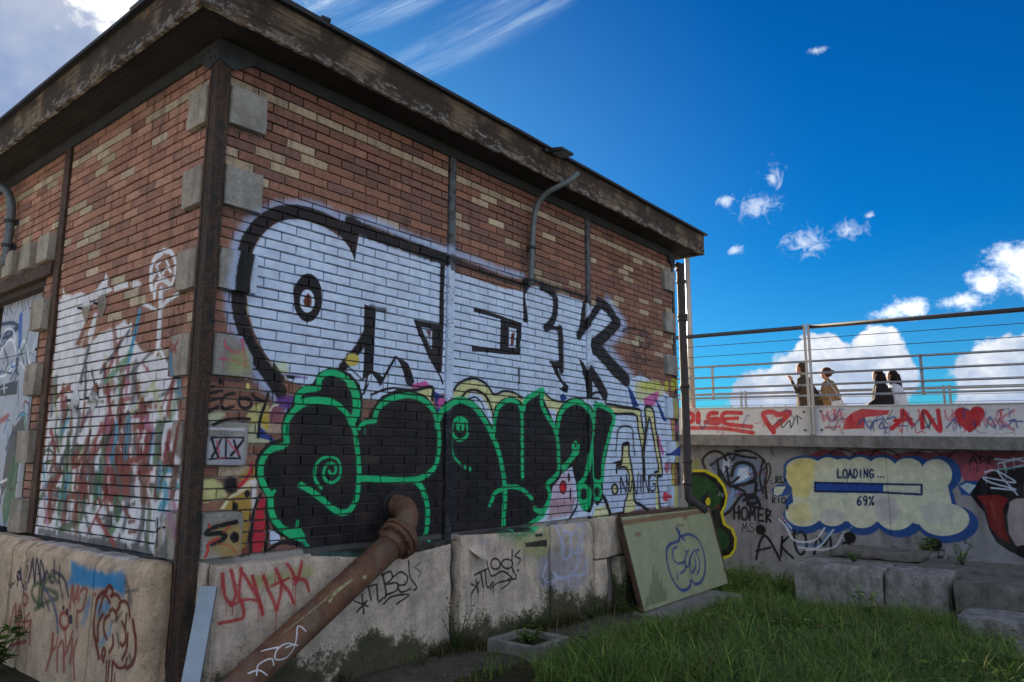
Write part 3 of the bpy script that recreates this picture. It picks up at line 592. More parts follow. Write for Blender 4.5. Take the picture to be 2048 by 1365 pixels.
RW s 18,18,20,100 16 6 0 1664,669 1745,698 1819,654 1801,597 1719,593 1757,541 1856,554
RW s 18,18,20,100 16 6 0 1565,476 1657,520 1837,509 1708,457
RW s 18,18,20,100 16 6 0 1825,778 1849,650 1927,557 1890,538
RW s 90,96,110,80 15 10 0 1966,746 1907,716 1968,670 1938,634
RW s 18,18,20,100 15 6 0 2584,502 2681,463
RW s 18,18,20,100 21 7 0 2655,522 2690,414
RW s 18,18,20,100 21 7 0 2605,417 2693,504
RW s 18,18,20,100 18 7 0 2634,575 2828,610
RW s 18,18,20,100 22 7 0 2717,582 2753,454
RW s 18,18,20,100 20 7 0 2776,602 2808,447 2895,480
RW s 18,18,20,100 18 7 0 2801,674 2872,537 3023,561 3166,486
RW s 18,18,20,100 17 7 0 2847,424 2957,467 3142,460 3002,404
RW s 18,18,20,100 19 7 0 3165,737 3172,587 3236,477 3092,481
RW s 18,18,20,100 17 7 0 3283,726 3207,683 3293,643 3255,592
RW s 18,18,20,100 19 7 0 2995,631 2990,613 2976,599 2954,592 2929,591 2903,597 2882,610 2867,626 2862,645 2867,662 2881,676 2903,684 2928,685 2954,679 2975,666 2990,649 2995,631
RW s 18,18,20,100 19 7 0 3179,612 3173,596 3155,584 3128,578 3096,578 3064,585 3038,597 3020,612 3013,629 3020,644 3037,656 3064,662 3095,663 3127,656 3154,644 3173,628 3179,612
RW g 18,18,20,100 0 4 1 3276,540 3275,536 3273,532 3270,530 3265,529 3261,529 3256,530 3252,533 3249,537 3248,541 3248,545 3249,549 3252,552 3256,554 3261,554 3265,553 3270,551 3273,548 3275,544
RW g 120,128,160,45 0 100 1 3549,590 3811,700 4317,655 4494,477 4368,267 3913,218 3599,334
RW s 150,150,80,35 24 18 0 4341,397 4306,311 4210,246 4071,214 3913,218 3760,256 3634,321 3552,403 3524,490 3553,572 3636,635 3764,672 3919,675 4078,643 4216,579 4310,492 4341,397
RW s 176,188,222,75 32 15 0 4293,906 4427,873 4385,730 4352,617 4199,615 4050,567 3989,747 3949,905 4118,923
RW s 176,188,222,75 35 16 0 4035,646 4017,788 4089,849 4162,777 4159,603
RW s 176,188,222,75 31 15 0 4162,796 4262,836 4326,764 4287,623
RW s 176,188,222,75 32 15 0 3856,453 3948,393 4138,389 4320,495 4286,547
RW s 176,188,222,75 26 13 0 3735,559 3677,443 3754,371 3921,384
RW s 176,188,222,75 22 12 0 4110,393 4113,284
RW s 176,188,222,75 21 11 0 4341,366 4250,259
RW s 176,188,222,75 23 12 0 4449,530 4431,387 4195,383
RW s 190,190,200,60 18 11 0 4881,681 5088,820
RW s 170,176,200,80 14 10 0 2650,838 2842,863
RW g 140,160,60,50 0 100 1 3159,830 3500,876 3759,903 3757,675 3400,664
RW f 24,24,26,95 0 12 1 3370,791 3732,791 3731,723 3380,750
RW f 24,24,26,95 0 8 1 3530,859 3666,856 3653,827 3538,836
LW f 24,140,196,95 0 50 1 1285,876 1155,847 897,835 665,835 433,866 373,812 385,716 582,743 837,716 1294,696 1239,774
LW s 26,36,70,90 26 10 0 2085,803 2141,761 2072,742 2084,676
LW s 26,36,70,90 32 12 0 2030,642 1998,733 1990,813 1945,730 1905,650
LW s 26,36,70,90 30 12 0 1896,657 1910,820 1785,660
LW s 26,36,70,90 9 6 0 1890,712 1822,718
LW s 26,36,70,90 27 11 0 1786,664 1833,814 1728,735 1763,670
LW s 26,36,70,90 25 10 0 1698,675 1682,755 1603,687
LW s 26,36,70,90 25 10 0 1572,837 1527,702 1583,689 1616,738
LW s 26,36,70,90 30 11 0 1454,802 1446,694
LW s 26,36,70,90 28 11 0 1587,764 1461,753 1338,721 1253,621
LW s 26,36,70,90 21 9 0 1428,712 1342,600
LW s 26,36,70,90 23 10 0 2256,588 2245,666 2211,705
LW s 26,36,70,90 23 10 0 2227,728 2172,613 2113,544
LW s 26,36,70,90 33 12 0 1716,729 1730,552 1674,498
LW s 26,36,70,100 20 7 0 2205,670 2204,657 2208,646 2218,639 2231,635 2246,636 2259,641 2270,651 2277,663 2277,675 2273,686 2263,694 2250,698 2235,696 2222,691 2211,681 2205,670
LW s 26,36,70,100 18 7 0 2053,608 2052,597 2055,588 2062,581 2071,578 2082,579 2092,584 2100,592 2105,602 2106,613 2103,622 2096,629 2087,632 2076,631 2066,626 2058,618 2053,608
LW g 26,36,70,100 0 4 1 2368,576 2368,569 2371,562 2379,556 2389,552 2401,550 2413,550 2425,553 2434,558 2441,565 2443,572 2441,579 2435,586 2426,591 2415,594 2402,595 2390,593 2380,589 2372,583
LW g 26,36,70,100 0 4 1 2317,596 2317,592 2320,588 2325,585 2331,583 2338,582 2346,582 2353,583 2359,586 2362,589 2363,593 2362,597 2358,601 2353,604 2346,605 2338,606 2331,605 2324,603 2320,600
LW g 26,36,70,100 0 4 1 2295,615 2295,612 2296,610 2299,607 2303,606 2307,605 2312,605 2316,607 2319,608 2321,611 2322,613 2322,616 2319,618 2316,620 2312,621 2307,621 2303,621 2299,619 2296,617
LW s 26,74,40,80 37 26 0 1758,656 1896,634 1930,568 1845,512 1718,508 1714,645 1575,735 1487,698
LW s 26,74,40,80 37 26 0 1668,627 1455,613 1447,583 1680,520 1840,454
LW s 26,74,40,80 73 48 0 1781,508 1771,624
LW s 44,80,120,80 38 23 0 1688,625 1530,560 1415,457 1377,361
LW s 26,36,70,80 22 13 0 1684,572 1559,483
LW s 152,50,50,80 39 18 0 1206,548 1197,692 1145,598 1090,700 1090,626
LW s 152,50,50,80 27 14 0 1070,537 998,553 959,613 950,704 1043,673 1063,608
LW s 152,50,50,80 32 15 0 1073,536 1058,434
LW s 152,50,50,80 29 14 0 859,662 810,685
LW s 152,50,50,80 33 16 0 2342,233 2248,445 2206,307 2176,437
LW s 152,50,50,80 33 15 0 2154,212 2168,297 2099,368 2049,274
LW s 152,50,50,80 27 13 0 2072,466 2021,332 1993,274
LW s 152,50,50,80 21 11 0 1937,420 2045,337 1906,363 1972,277
LW s 152,50,50,80 27 14 0 1902,371 1883,195
LW s 152,50,50,80 29 14 0 2246,136 1962,206
LW s 152,50,50,80 27 13 0 2125,193 2075,101
LW s 152,50,50,80 40 18 0 1512,81 1460,219 1460,331
LW s 152,50,50,80 25 13 0 1460,219 1391,251 1367,320
LW s 152,50,50,80 34 16 0 1326,106 1347,244 1271,298 1204,120
LW s 152,50,50,80 28 14 0 1253,393 1221,285
LW s 152,50,50,80 29 14 0 1129,393 1168,293 1209,237
LW s 152,50,50,80 28 14 0 1117,342 1110,239 1126,195
LW s 152,50,50,80 32 15 0 1039,353 1077,251 1022,107
LW s 152,50,50,85 29 13 0 2000,509 2001,494 2010,481 2027,470 2049,465 2073,465 2095,471 2112,481 2121,495 2121,510 2111,524 2094,535 2071,540 2047,540 2025,534 2009,523 2000,509
LW s 152,50,50,90 33 11 0 1208,459 1209,437 1220,417 1240,402 1267,394 1295,395 1322,403 1342,419 1353,440 1353,462 1342,482 1321,497 1294,505 1265,504 1239,495 1219,479 1208,459
LW g 20,26,60,100 0 4 1 1291,536 1290,531 1292,526 1296,522 1302,520 1308,518 1315,519 1321,521 1326,524 1330,529 1331,534 1330,539 1327,544 1322,547 1316,549 1309,549 1303,548 1297,545 1293,541
LW g 20,26,60,100 0 4 1 1228,517 1227,509 1229,502 1233,496 1239,492 1246,491 1253,492 1260,495 1266,501 1270,508 1272,515 1271,523 1269,530 1264,535 1257,537 1250,538 1243,535 1236,531 1231,524
LW g 20,26,60,100 0 4 1 1139,475 1139,464 1142,454 1149,446 1158,440 1170,438 1182,439 1193,443 1202,451 1208,461 1211,471 1210,482 1205,492 1196,499 1185,503 1174,504 1162,501 1152,494 1144,486
LW s 32,130,180,60 53 51 0 903,633 936,547 955,482
LW g 32,150,200,70 0 50 1 786,633 599,669 598,589 750,543
LW s 32,150,200,60 46 45 0 537,519 557,464 667,382
LW s 112,34,30,95 38 12 0 672,296 726,373 775,433 800,510 786,633 716,694 638,721
LW s 112,34,30,95 31 10 0 641,721 604,758 552,735 561,700
LW s 112,34,30,95 27 9 0 573,698 498,715 432,688 439,648 478,611
LW s 112,34,30,95 25 9 0 443,667 372,689 308,664 273,604
LW s 112,34,30,95 31 10 0 229,592 181,486 173,401 200,335 271,297
LW s 112,34,30,95 24 9 0 731,573 679,673 635,691 580,658
LW s 112,34,30,95 30 10 0 710,395 725,506 665,568
LW s 112,34,30,95 30 10 0 578,431 636,479 633,545 572,579
LW s 112,34,30,95 27 9 0 569,600 526,619 471,592 460,561
LW s 112,34,30,95 25 9 0 377,560 317,517 312,454 350,420 385,431
LW s 112,34,30,95 26 9 0 320,612 325,522
LW s 112,34,30,95 27 9 0 497,459 482,403 526,352
LW s 112,34,30,95 26 9 0 281,503 289,408 342,340
LW s 112,34,30,95 28 10 0 598,285 636,315 614,361 580,350 602,301
LW s 112,34,30,95 24 9 0 549,290 542,166
LW s 112,34,30,95 23 9 0 514,296 509,172
LW s 112,34,30,95 23 9 0 468,303 453,182
LW s 112,34,30,95 19 8 0 418,236 417,189
LW s 112,34,30,95 21 8 0 462,304 380,281 296,305 276,354
LW s 66,70,76,70 52 35 0 373,812 324,752 298,691
LW s 66,70,76,70 22 17 0 368,747 212,774
LW s 66,70,76,70 26 20 0 395,615 454,569 525,540
LW s 66,70,76,70 33 24 0 437,481 400,410
LW s 66,70,76,70 42 29 0 240,378 221,356
LW s 26,36,70,70 12 9 0 2245,959 2406,901
LW s 26,36,70,70 15 10 0 2032,966 2138,890
LW s 90,40,40,70 11 9 0 1849,971 2015,906
LW s 20,90,110,70 9 8 0 1653,977 1801,944
LW s 150,40,50,70 9 8 0 1500,973 1827,891
LW f 236,238,242,93 0 30 1 2579,3009 2220,2983 2063,2983 1939,2751 2119,2555 1900,2492 1633,2599 1275,2633 1194,2663 1069,2540 896,2400 494,2292 312,2137 185,1657 96,1591 84,1332 251,1196 444,928 2576,941 2549,1670 2553,2551
LW s 236,238,242,100 41 14 0 643,3117 530,3083 464,3010 443,2930 475,2848 522,2836
LW s 236,238,242,100 51 17 0 681,3106 781,3080 820,3023 817,2911 786,2840
LW s 236,238,242,100 20 9 0 753,3010 675,3040
LW s 236,238,242,100 17 8 0 753,3027 714,2990
LW s 236,238,242,100 22 9 0 591,3032 548,2984
LW s 236,238,242,100 26 11 0 788,2930 731,2975 673,2928
LW s 236,238,242,100 23 10 0 646,2938 574,2973 503,2931
LW s 236,238,242,100 43 15 0 730,2777 730,2875 639,2896 549,2861
LW s 236,238,242,100 59 19 0 642,2815 621,2690 618,2575 615,2416
LW s 236,238,242,100 29 11 0 697,2676 809,2718 904,2746
LW s 236,238,242,100 34 12 0 619,2678 519,2722 386,2749
LW s 236,238,242,100 22 10 0 642,2815 519,2820 476,2833
LW f 236,238,242,90 0 20 1 1788,2979 1664,3048 1617,3102 1570,3060 1575,2992 1468,2933 1695,2914
LW f 236,238,242,90 0 8 1 1458,2974 1201,2965 1183,2917 1437,2916
LW g 236,238,242,70 0 30 1 974,2907 976,2895 988,2887 1008,2881 1033,2880 1062,2883 1091,2891 1117,2901 1136,2913 1148,2927 1151,2939 1143,2949 1127,2957 1103,2960 1076,2958 1046,2953 1019,2944 996,2932 981,2920
LW f 236,238,242,90 0 20 1 1313,2573 1069,2631 1069,2539 1296,2530
LW f 236,238,242,80 0 20 1 1581,2559 1343,2584 1342,2535
LW s 236,238,242,90 54 20 0 1740,2756 1774,2639 1812,2540
LW s 236,238,242,100 27 15 0 1533,2513 1463,2539
LW s 236,238,242,100 51 14 0 621,2448 615,2388
LW s 236,238,242,100 41 12 0 617,2380 676,2310
LW s 236,238,242,100 36 11 0 585,2374 466,2242 439,2167
LW f 236,238,242,85 0 20 1 2503,3096 2432,3031 2265,3008 2098,3011 1966,2966 1811,2979 1713,2973 1792,2892 1938,2843 2105,2864 2217,2808 2287,2746 2344,2630 2540,2623
LW s 236,238,242,100 50 19 0 1999,2799 2090,2621
LW s 236,238,242,100 55 20 0 1762,2754 1848,2613
LW s 236,238,242,100 42 17 0 1788,2874 1731,2967 1632,3037
LW f 122,44,40,92 0 20 1 2020,1599 1970,1649 1851,1665 1704,1631 1649,1519 1567,1280 2043,1263 2003,1441
LW f 236,238,242,90 0 20 1 1936,1508 1779,1526 1754,1333 1912,1320
LW s 52,84,52,85 51 29 0 2001,1264 2087,1439 2079,1582 1935,1673 1773,1672 1658,1599 1577,1409
LW f 122,44,40,85 0 50 1 1428,1852 1277,1911 967,1901 856,1305 1292,1289
LW f 236,238,242,90 0 30 1 1193,1846 1060,1873 1050,1645 1181,1699
LW f 236,238,242,80 0 20 1 1297,1569 1250,1646 1195,1417 1239,1291
LW s 122,44,40,85 30 13 0 1229,2209 1072,2206 1014,2156
LW f 176,80,76,70 0 30 1 1214,2224 1026,2219 1044,2150 1194,2163
LW f 130,76,62,90 0 20 1 2601,2227 2416,2225 2395,2143 2233,2205 2108,2223 2136,2164 2302,2129 2404,2090 2564,2088
LW f 130,76,62,90 0 20 1 1705,2165 1616,2201 1570,2165 1552,2083 1669,2088
LW f 130,76,62,85 0 30 1 1490,2144 1357,2217 1221,2169 1220,2074 1459,2086
LW s 96,98,100,85 69 39 0 2231,2021 2238,1873 2243,1718 2169,1598
LW s 96,98,100,85 74 41 0 1927,1991 1885,1898 1915,1765 1939,1690
LW s 96,98,100,85 44 26 0 1647,1989 1751,1927 1845,1813
LW s 96,98,100,85 92 50 0 1545,1695 1555,1568 1530,1371
LW s 60,150,186,85 69 38 0 1397,1529 1401,1374
LW s 96,98,100,85 39 23 0 2380,1391 2369,1520 2241,1539 2140,1480
LW s 52,84,52,85 23 15 0 2564,1651 2453,1668 2300,1598 2515,1554
LW s 52,84,52,85 30 19 0 2482,1346 2421,1373 2102,1331
LW s 60,150,186,85 22 15 0 2100,1323 2349,1273 2466,1286
LW s 140,50,60,85 49 29 0 2472,1826 2390,1772 2422,1720
LW s 52,84,52,85 31 19 0 2345,1946 2358,1824 2293,1745
LW s 178,120,150,85 52 30 0 1344,1977 1336,1850 1335,1756
LW s 178,120,150,85 35 21 0 1208,1569 1204,1293
LW s 120,110,90,85 22 15 0 1737,2042 1449,2037
LW s 150,60,60,85 21 14 0 2089,2144 2189,2202
LW s 150,60,60,85 33 21 0 1471,2233 1493,2161
LW s 150,66,64,85 41 24 0 1191,2266 1055,2279 941,2209
LW s 170,100,110,85 22 15 0 823,2284 750,2233
LW s 150,66,64,85 50 29 0 1099,2149 967,2172 857,2112
LW s 140,80,70,85 45 27 0 1302,2019 1145,2027 944,2048
LW s 134,74,60,85 48 28 0 834,1983 579,1964
LW s 122,44,40,85 59 33 0 1120,1902 855,1916 690,1888
LW s 122,44,40,85 49 29 0 1054,1824 806,1825 618,1828
LW s 96,98,100,85 60 34 0 1139,1818 1122,1779
LW s 96,98,100,85 57 32 0 870,1730 840,1656
LW s 122,44,40,85 69 38 0 654,1770 677,1633
LW s 122,44,40,85 56 32 0 1092,1756 1022,1656
LW s 122,44,40,85 52 30 0 1164,1596 859,1582 706,1619
LW s 110,112,120,85 27 18 0 413,2050 269,2050 175,1982
LW s 170,180,196,85 33 20 0 718,2052 845,2043 897,1970
LW s 120,130,150,85 22 15 0 501,2040 413,2050
LW s 160,84,110,85 68 38 0 1371,1910 1278,1720 1302,1488
LW s 122,44,40,85 74 41 0 1251,1505 879,1516
LW s 122,44,40,85 57 33 0 1185,1437 817,1444
LW s 122,44,40,85 38 23 0 762,1489 567,1527
LW s 70,160,196,85 31 19 0 473,1507 301,1516
LW s 80,150,180,85 30 19 0 273,1516 131,1498
LW s 70,160,186,85 69 38 0 405,1446 332,1352 388,1254
LW s 70,160,186,85 36 22 0 233,1442 174,1417
LW s 70,62,58,85 29 18 0 741,1460 639,1412 460,1424 407,1459
LW s 86,88,92,85 68 38 0 635,1391 638,1321 639,1236 646,1103 718,987
LW s 90,140,110,85 81 44 0 1020,1300 1059,1239
LW s 96,98,100,85 53 31 0 905,1304 902,1203 929,1086
LW s 122,44,40,85 64 36 0 1292,1443 1258,1322
LW s 120,36,30,85 30 19 0 1469,1245 1389,1302 1324,1251
LW s 84,80,84,85 60 34 0 1175,1130 1129,1074 1237,1008
LW s 76,120,90,85 53 30 0 1039,1138 1137,1029
LW s 86,88,92,85 45 26 0 959,1070 978,996 827,979 673,997
LW s 80,80,84,85 46 27 0 581,1079 537,1000 469,951
LW s 110,70,60,85 24 16 0 843,1148 750,1160
LW s 110,70,60,85 28 18 0 830,1078 721,1091
LW s 92,92,94,85 55 32 0 1463,962 1108,973 745,964 532,973
LW s 60,150,186,85 95 51 0 1452,1424 1414,1332
LW s 96,98,100,85 90 49 0 1544,1501 1486,1408
LW s 122,44,40,80 132 70 0 1987,1424 2008,1265 2006,1092
LW s 122,44,40,80 123 66 0 1734,1429 1736,1275 1780,1135
LW s 52,84,52,80 89 49 0 2076,1374 2109,1182 2090,1024
LW s 52,84,52,80 63 35 0 1628,1294 1656,1171 1769,1089 2070,1026
LW s 90,36,30,80 15 11 0 2340,1261 2188,1247
LW s 60,150,186,80 22 15 0 2477,1282 2264,1297 2093,1278
LW s 122,44,40,80 12 10 0 2340,1098 2254,1095
LW s 120,36,30,80 23 16 0 1455,1255 1394,1302 1347,1245
LW s 120,36,30,80 30 19 0 1273,1306 1261,1248
LW s 80,80,84,80 91 50 0 1156,1152 1196,1099
LW s 110,160,130,80 107 57 0 1032,1272 1034,1201
LW s 90,150,110,80 63 35 0 1093,1084 1150,1038
LW s 170,70,60,80 24 16 0 2347,961 2215,945
LW s 98,98,100,80 58 33 0 2485,984 2058,979 1483,972 972,966
LW s 226,228,232,88 40 32 0 2559,1266 2366,1460 2173,1654
LW s 60,90,60,93 63 45 0 2249,1674 2198,1843 2147,2011
LW s 70,150,186,92 58 20 0 1080,2312 1018,2501 956,2691
LW s 226,228,232,67 39 21 0 546,1313 463,1448 380,1582
LW s 122,44,40,77 71 29 0 1411,1808 1376,1993 1342,2178
LW s 120,70,56,76 45 25 0 1183,1176 1268,1336 1353,1495
LW s 60,90,60,61 60 23 0 545,1004 551,1199 556,1393
LW s 196,200,150,63 73 27 0 1335,2165 1412,2271 1488,2377
LW s 120,70,56,63 64 19 0 1248,2294 1324,2481 1400,2669
LW s 70,150,186,71 54 21 0 2318,1731 2209,1825 2101,1920
LW s 226,228,232,81 51 15 0 1631,1445 1665,1574 1699,1702
LW s 122,44,40,78 28 36 0 1331,1637 1295,1775 1258,1914
LW s 196,200,150,69 30 24 0 796,2034 908,2170 1019,2306
LW s 90,92,96,84 20 23 0 1183,1653 1125,1816 1068,1979
LW s 150,60,56,86 38 38 0 1419,2275 1329,2392 1239,2509
LW s 226,228,232,81 73 40 0 1451,1868 1384,1976 1317,2084
LW s 120,70,56,92 24 43 0 1013,1410 981,1570 949,1730
LW s 60,90,60,71 58 40 0 2572,1230 2413,1359 2254,1489
LW s 176,120,150,87 40 14 0 1064,2048 1070,2163 1076,2278
LW s 122,44,40,85 54 42 0 2280,1511 2323,1623 2367,1736
LW s 90,92,96,90 61 35 0 1023,1378 1126,1496 1228,1613
LW s 226,228,232,63 21 35 0 2067,2365 1996,2503 1925,2641
LW s 70,150,186,89 29 29 0 2377,1249 2496,1439 2614,1629
LW s 90,92,96,94 26 33 0 1355,1130 1074,1205 792,1280
LW s 120,70,56,84 64 37 0 482,1344 465,1528 447,1713
LW s 40,44,50,89 25 41 0 1561,2275 1333,2419 1106,2563
LW s 120,70,56,70 64 31 0 773,1651 837,1739 900,1827
LW s 176,120,150,77 62 45 0 1969,1390 2019,1575 2069,1760
LW s 122,44,40,68 33 15 0 1846,1355 1824,1484 1802,1614
LW s 90,92,96,86 33 43 0 1459,1021 1619,1175 1780,1328
LW s 226,228,232,94 33 45 0 798,977 928,1054 1059,1130
LW s 176,120,150,94 40 28 0 1665,1713 1660,1844 1655,1975
LW s 196,200,150,86 38 22 0 1844,1589 1759,1655 1673,1721
LW s 120,70,56,70 69 44 0 2367,1498 2329,1622 2291,1746
LW s 90,92,96,86 61 22 0 1924,2232 1874,2367 1824,2501
LW s 226,228,232,82 30 42 0 2001,1510 2122,1608 2243,1706
LW s 122,44,40,86 50 27 0 1305,1941 1402,2131 1499,2321
LW s 110,150,120,80 46 42 0 1180,1947 1183,2086 1186,2226
LW s 122,44,40,75 24 19 0 1531,1010 1377,1185 1224,1360
LW s 110,150,120,90 27 30 0 1256,2014 1169,2205 1081,2395
LW s 40,44,50,78 60 31 0 2263,1391 2155,1554 2047,1718
LW s 90,92,96,63 25 35 0 1864,1014 1888,1124 1912,1234
LW s 122,44,40,69 53 43 0 2390,1076 2301,1265 2211,1455
LW s 150,60,56,69 33 18 0 1074,1533 1177,1669 1279,1805
LW s 226,228,232,77 43 14 0 2112,995 2076,1135 2040,1276
LW s 120,70,56,83 57 42 0 705,1901 878,2078 1051,2254
LW s 40,44,50,92 51 33 0 1327,1728 1248,1804 1169,1880
LW s 90,92,96,71 20 34 0 1036,1894 710,1983 384,2071
LW s 60,90,60,64 48 30 0 445,1337 396,1451 347,1564
LW s 122,44,40,74 67 37 0 2409,1324 2280,1403 2151,1482
LW s 120,70,56,82 48 20 0 1991,1303 2011,1431 2032,1558
LW s 122,44,40,89 23 32 0 844,1180 1035,1289 1226,1399
LW s 226,228,232,84 38 41 0 633,1814 615,2010 597,2207
LW s 40,44,50,65 54 44 0 252,1204 256,1321 260,1437
LW s 120,70,56,81 65 25 0 1176,1618 1079,1721 983,1823
LW s 150,60,56,87 45 21 0 1051,979 1219,1067 1387,1155
LW s 40,44,50,75 67 45 0 1983,1175 2017,1279 2050,1383
LW s 226,228,232,82 69 25 0 1181,1874 1225,2047 1270,2220
LW s 122,44,40,91 40 27 0 183,1570 157,1711 132,1852
LW s 226,228,232,90 25 45 0 1964,1376 1791,1528 1618,1681
LW s 40,44,50,82 24 14 0 1551,2029 1641,2165 1731,2301
LW s 226,228,232,65 31 37 0 900,1664 927,1827 953,1991
LW s 150,60,56,66 50 32 0 562,1298 606,1491 650,1685
LW s 40,44,50,61 27 30 0 1575,2094 1522,2205 1470,2316
LW s 110,150,120,66 41 18 0 1689,1021 1713,1140 1737,1259
LW s 40,44,50,68 24 18 0 2477,1493 2473,1609 2469,1725
LW s 226,228,232,61 67 29 0 1519,2015 1683,2162 1847,2309
LW s 120,70,56,67 69 31 0 2027,1814 2048,1938 2070,2063
LW s 90,92,96,60 29 29 0 1641,1467 1525,1598 1409,1728
LW s 196,200,150,89 46 26 0 2364,1958 2435,2067 2507,2177
LW s 196,200,150,67 74 44 0 1972,1339 1981,1423 1991,1507
LW s 40,44,50,73 26 30 0 405,1516 396,1593 386,1670
LW s 110,150,120,88 35 19 0 1898,1243 1947,1440 1996,1637
LW s 110,150,120,65 60 31 0 257,1422 235,1514 213,1607
LW s 196,200,150,66 38 16 0 1598,1593 1645,1747 1692,1901
LW s 176,120,150,66 27 16 0 1669,1456 1570,1628 1471,1801
LW s 122,44,40,61 52 28 0 1735,1513 1568,1616 1402,1720
LW s 70,150,186,74 50 18 0 247,2018 285,2169 323,2319
LW s 196,200,150,85 26 43 0 1117,1830 859,1989 600,2148
LW s 122,44,40,67 38 35 0 1059,1230 1348,1394 1637,1557
LW s 196,200,150,78 53 19 0 428,1808 532,1960 637,2112
LW s 120,70,56,92 26 20 0 492,1947 432,2034 373,2120
LW s 120,70,56,74 46 38 0 1826,1441 1851,1574 1877,1707
LW s 40,44,50,76 29 40 0 81,1311 174,1503 268,1695
LW s 226,228,232,92 39 43 0 471,1244 566,1352 661,1461
LW s 176,120,150,77 59 44 0 69,1107 178,1239 286,1371
LW s 90,92,96,93 23 14 0 970,1703 1062,1838 1154,1973
LW s 226,228,232,61 39 28 0 201,986 235,1176 270,1366
LW s 90,92,96,63 31 39 0 874,1624 937,1774 1000,1924
LW s 226,228,232,87 65 21 0 973,2079 994,2168 1014,2257
LW s 176,120,150,80 40 34 0 2330,1061 2410,1206 2491,1350
LW s 196,200,150,79 52 40 0 412,1597 384,1781 357,1964
LW s 196,200,150,81 27 29 0 2213,1676 2251,1773 2290,1869
LW s 120,70,56,66 64 44 0 1727,997 1778,1195 1829,1392
LW s 90,92,96,77 28 23 0 1281,2117 993,2240 705,2363
LW s 40,44,50,92 48 19 0 1735,1459 1692,1632 1649,1804
LW s 176,120,150,85 73 42 0 507,1699 608,1783 709,1867
LW s 226,228,232,93 37 16 0 2051,1062 2238,1191 2424,1320
LW s 226,228,232,94 36 25 0 2322,2333 2420,2437 2517,2540
LW s 150,60,56,80 60 35 0 1690,1498 1569,1673 1448,1849
LW s 60,90,60,75 38 27 0 1322,1272 1371,1430 1420,1588
LW s 110,150,120,60 61 45 0 392,1721 338,1870 284,2018
LW s 40,44,50,69 47 21 0 1812,2103 1829,2220 1846,2337
LW s 110,150,120,85 61 26 0 1464,2193 1289,2271 1115,2349
LW s 150,50,50,75 23 13 0 413,2332 408,2390 355,2335 335,2391 295,2322
LW s 150,50,50,75 19 12 0 289,2372 237,2310
LW s 150,50,50,75 23 13 0 234,2388 283,2335
LW s 150,50,50,75 21 12 0 412,2231 347,2283
LW s 40,42,46,90 25 12 0 408,1023 435,1184
LW s 40,42,46,90 17 9 0 435,1184 363,1188 357,1148 416,1117
LW s 40,42,46,90 25 11 0 322,1197 308,1024
LW s 40,42,46,90 14 8 0 364,1107 271,1146
LW g 40,42,46,100 0 4 1 198,1151 199,1148 203,1145 208,1143 216,1141 224,1141 232,1141 239,1142 244,1144 247,1147 248,1150 245,1153 241,1156 234,1158 226,1159 218,1159 211,1158 204,1157 200,1154
LW f 80,84,90,70 0 40 1 339,948 180,1092 147,964
LW f 184,190,204,80 0 10 1 4519,3204 3353,3253 3173,2229 3355,2163 3389,1750 3445,902 3732,792
LW s 60,60,64,90 18 8 0 4482,3090 4469,3241 4331,3094
LW s 60,60,64,90 13 7 0 4265,3075 4259,3245 4145,3198 4216,3165 4083,3074
LW s 60,60,64,90 16 7 0 4003,3075 3909,3229 3789,3069
LW s 60,60,64,90 14 7 0 3738,3083 3767,3220 3495,3203 3615,3068 3707,3202
LW s 26,36,70,90 38 12 0 4452,3001 4089,2981 3899,2918 4237,2892 4402,2845 4049,2851
LW s 26,36,70,90 37 11 0 4256,2768 4056,2873 3893,2897
LW s 50,90,170,90 96 23 0 3844,3014 3785,2723
LW s 235,235,240,90 30 10 0 4345,2671 4148,2799 3964,2760 3842,2547 4094,2444 4268,2435
LW s 235,235,240,90 35 11 0 3836,2526 3685,2753 3451,2496
LW s 235,235,240,90 22 8 0 4282,2477 4003,2519 3729,2538 3411,2358
LW s 60,70,90,90 25 9 0 4242,2725 4075,2565 4160,2469
LW s 60,70,90,90 17 7 0 3779,2702 3619,2529
LW s 60,70,90,90 20 8 0 3606,2666 3504,2500
LW f 40,42,48,90 0 10 1 4237,2340 3730,2359 3715,2220 4199,2225
LW s 190,196,206,100 35 9 0 4120,2343 4082,2260
LW s 190,196,206,100 14 6 0 4193,2296 3993,2305
LW f 60,54,50,80 0 40 1 3745,1870 3468,2016 3349,1787 3550,1413 3870,1216 3826,1600
LW f 50,100,60,80 0 40 1 3661,1600 3460,1638 3465,1138 3671,944 3784,1125
LW s 150,60,60,80 58 39 0 4112,1958 3900,2011
LW g 50,150,200,100 0 30 1 3175,1674 3170,1638 3177,1607 3194,1582 3220,1568 3252,1564 3287,1573 3320,1593 3350,1622 3371,1657 3382,1693 3381,1728 3369,1757 3346,1777 3316,1786 3282,1782 3247,1767 3216,1742 3191,1710
LW g 60,150,200,80 0 40 1 3108,1064 3105,1019 3120,977 3154,944 3201,922 3258,915 3319,922 3377,945 3425,979 3459,1023 3473,1070 3467,1116 3441,1155 3398,1183 3343,1197 3282,1195 3223,1179 3170,1149 3131,1109
LW s 60,150,186,100 23 8 0 3568,2000 3441,2015
LW s 30,38,70,84 23 5 0 4124,1723 4152,1753 4160,1795 4191,1873
LW s 50,110,70,82 10 8 0 3694,1314 3594,1357 3532,1378 3409,1364
LW s 50,110,70,77 22 9 0 3259,1784 3324,1764 3344,1769 3418,1824
LW s 30,38,70,74 13 5 0 3984,2308 3965,2320 3828,2401 3770,2632
LW s 30,38,70,92 25 11 0 3226,2731 3247,2676 3154,2687 3149,2820
LW s 60,110,170,82 8 10 0 3966,1135 4002,1119 4008,1120 4048,1155
LW s 120,40,44,79 12 10 0 4198,2559 4216,2577 4197,2615 4211,2706
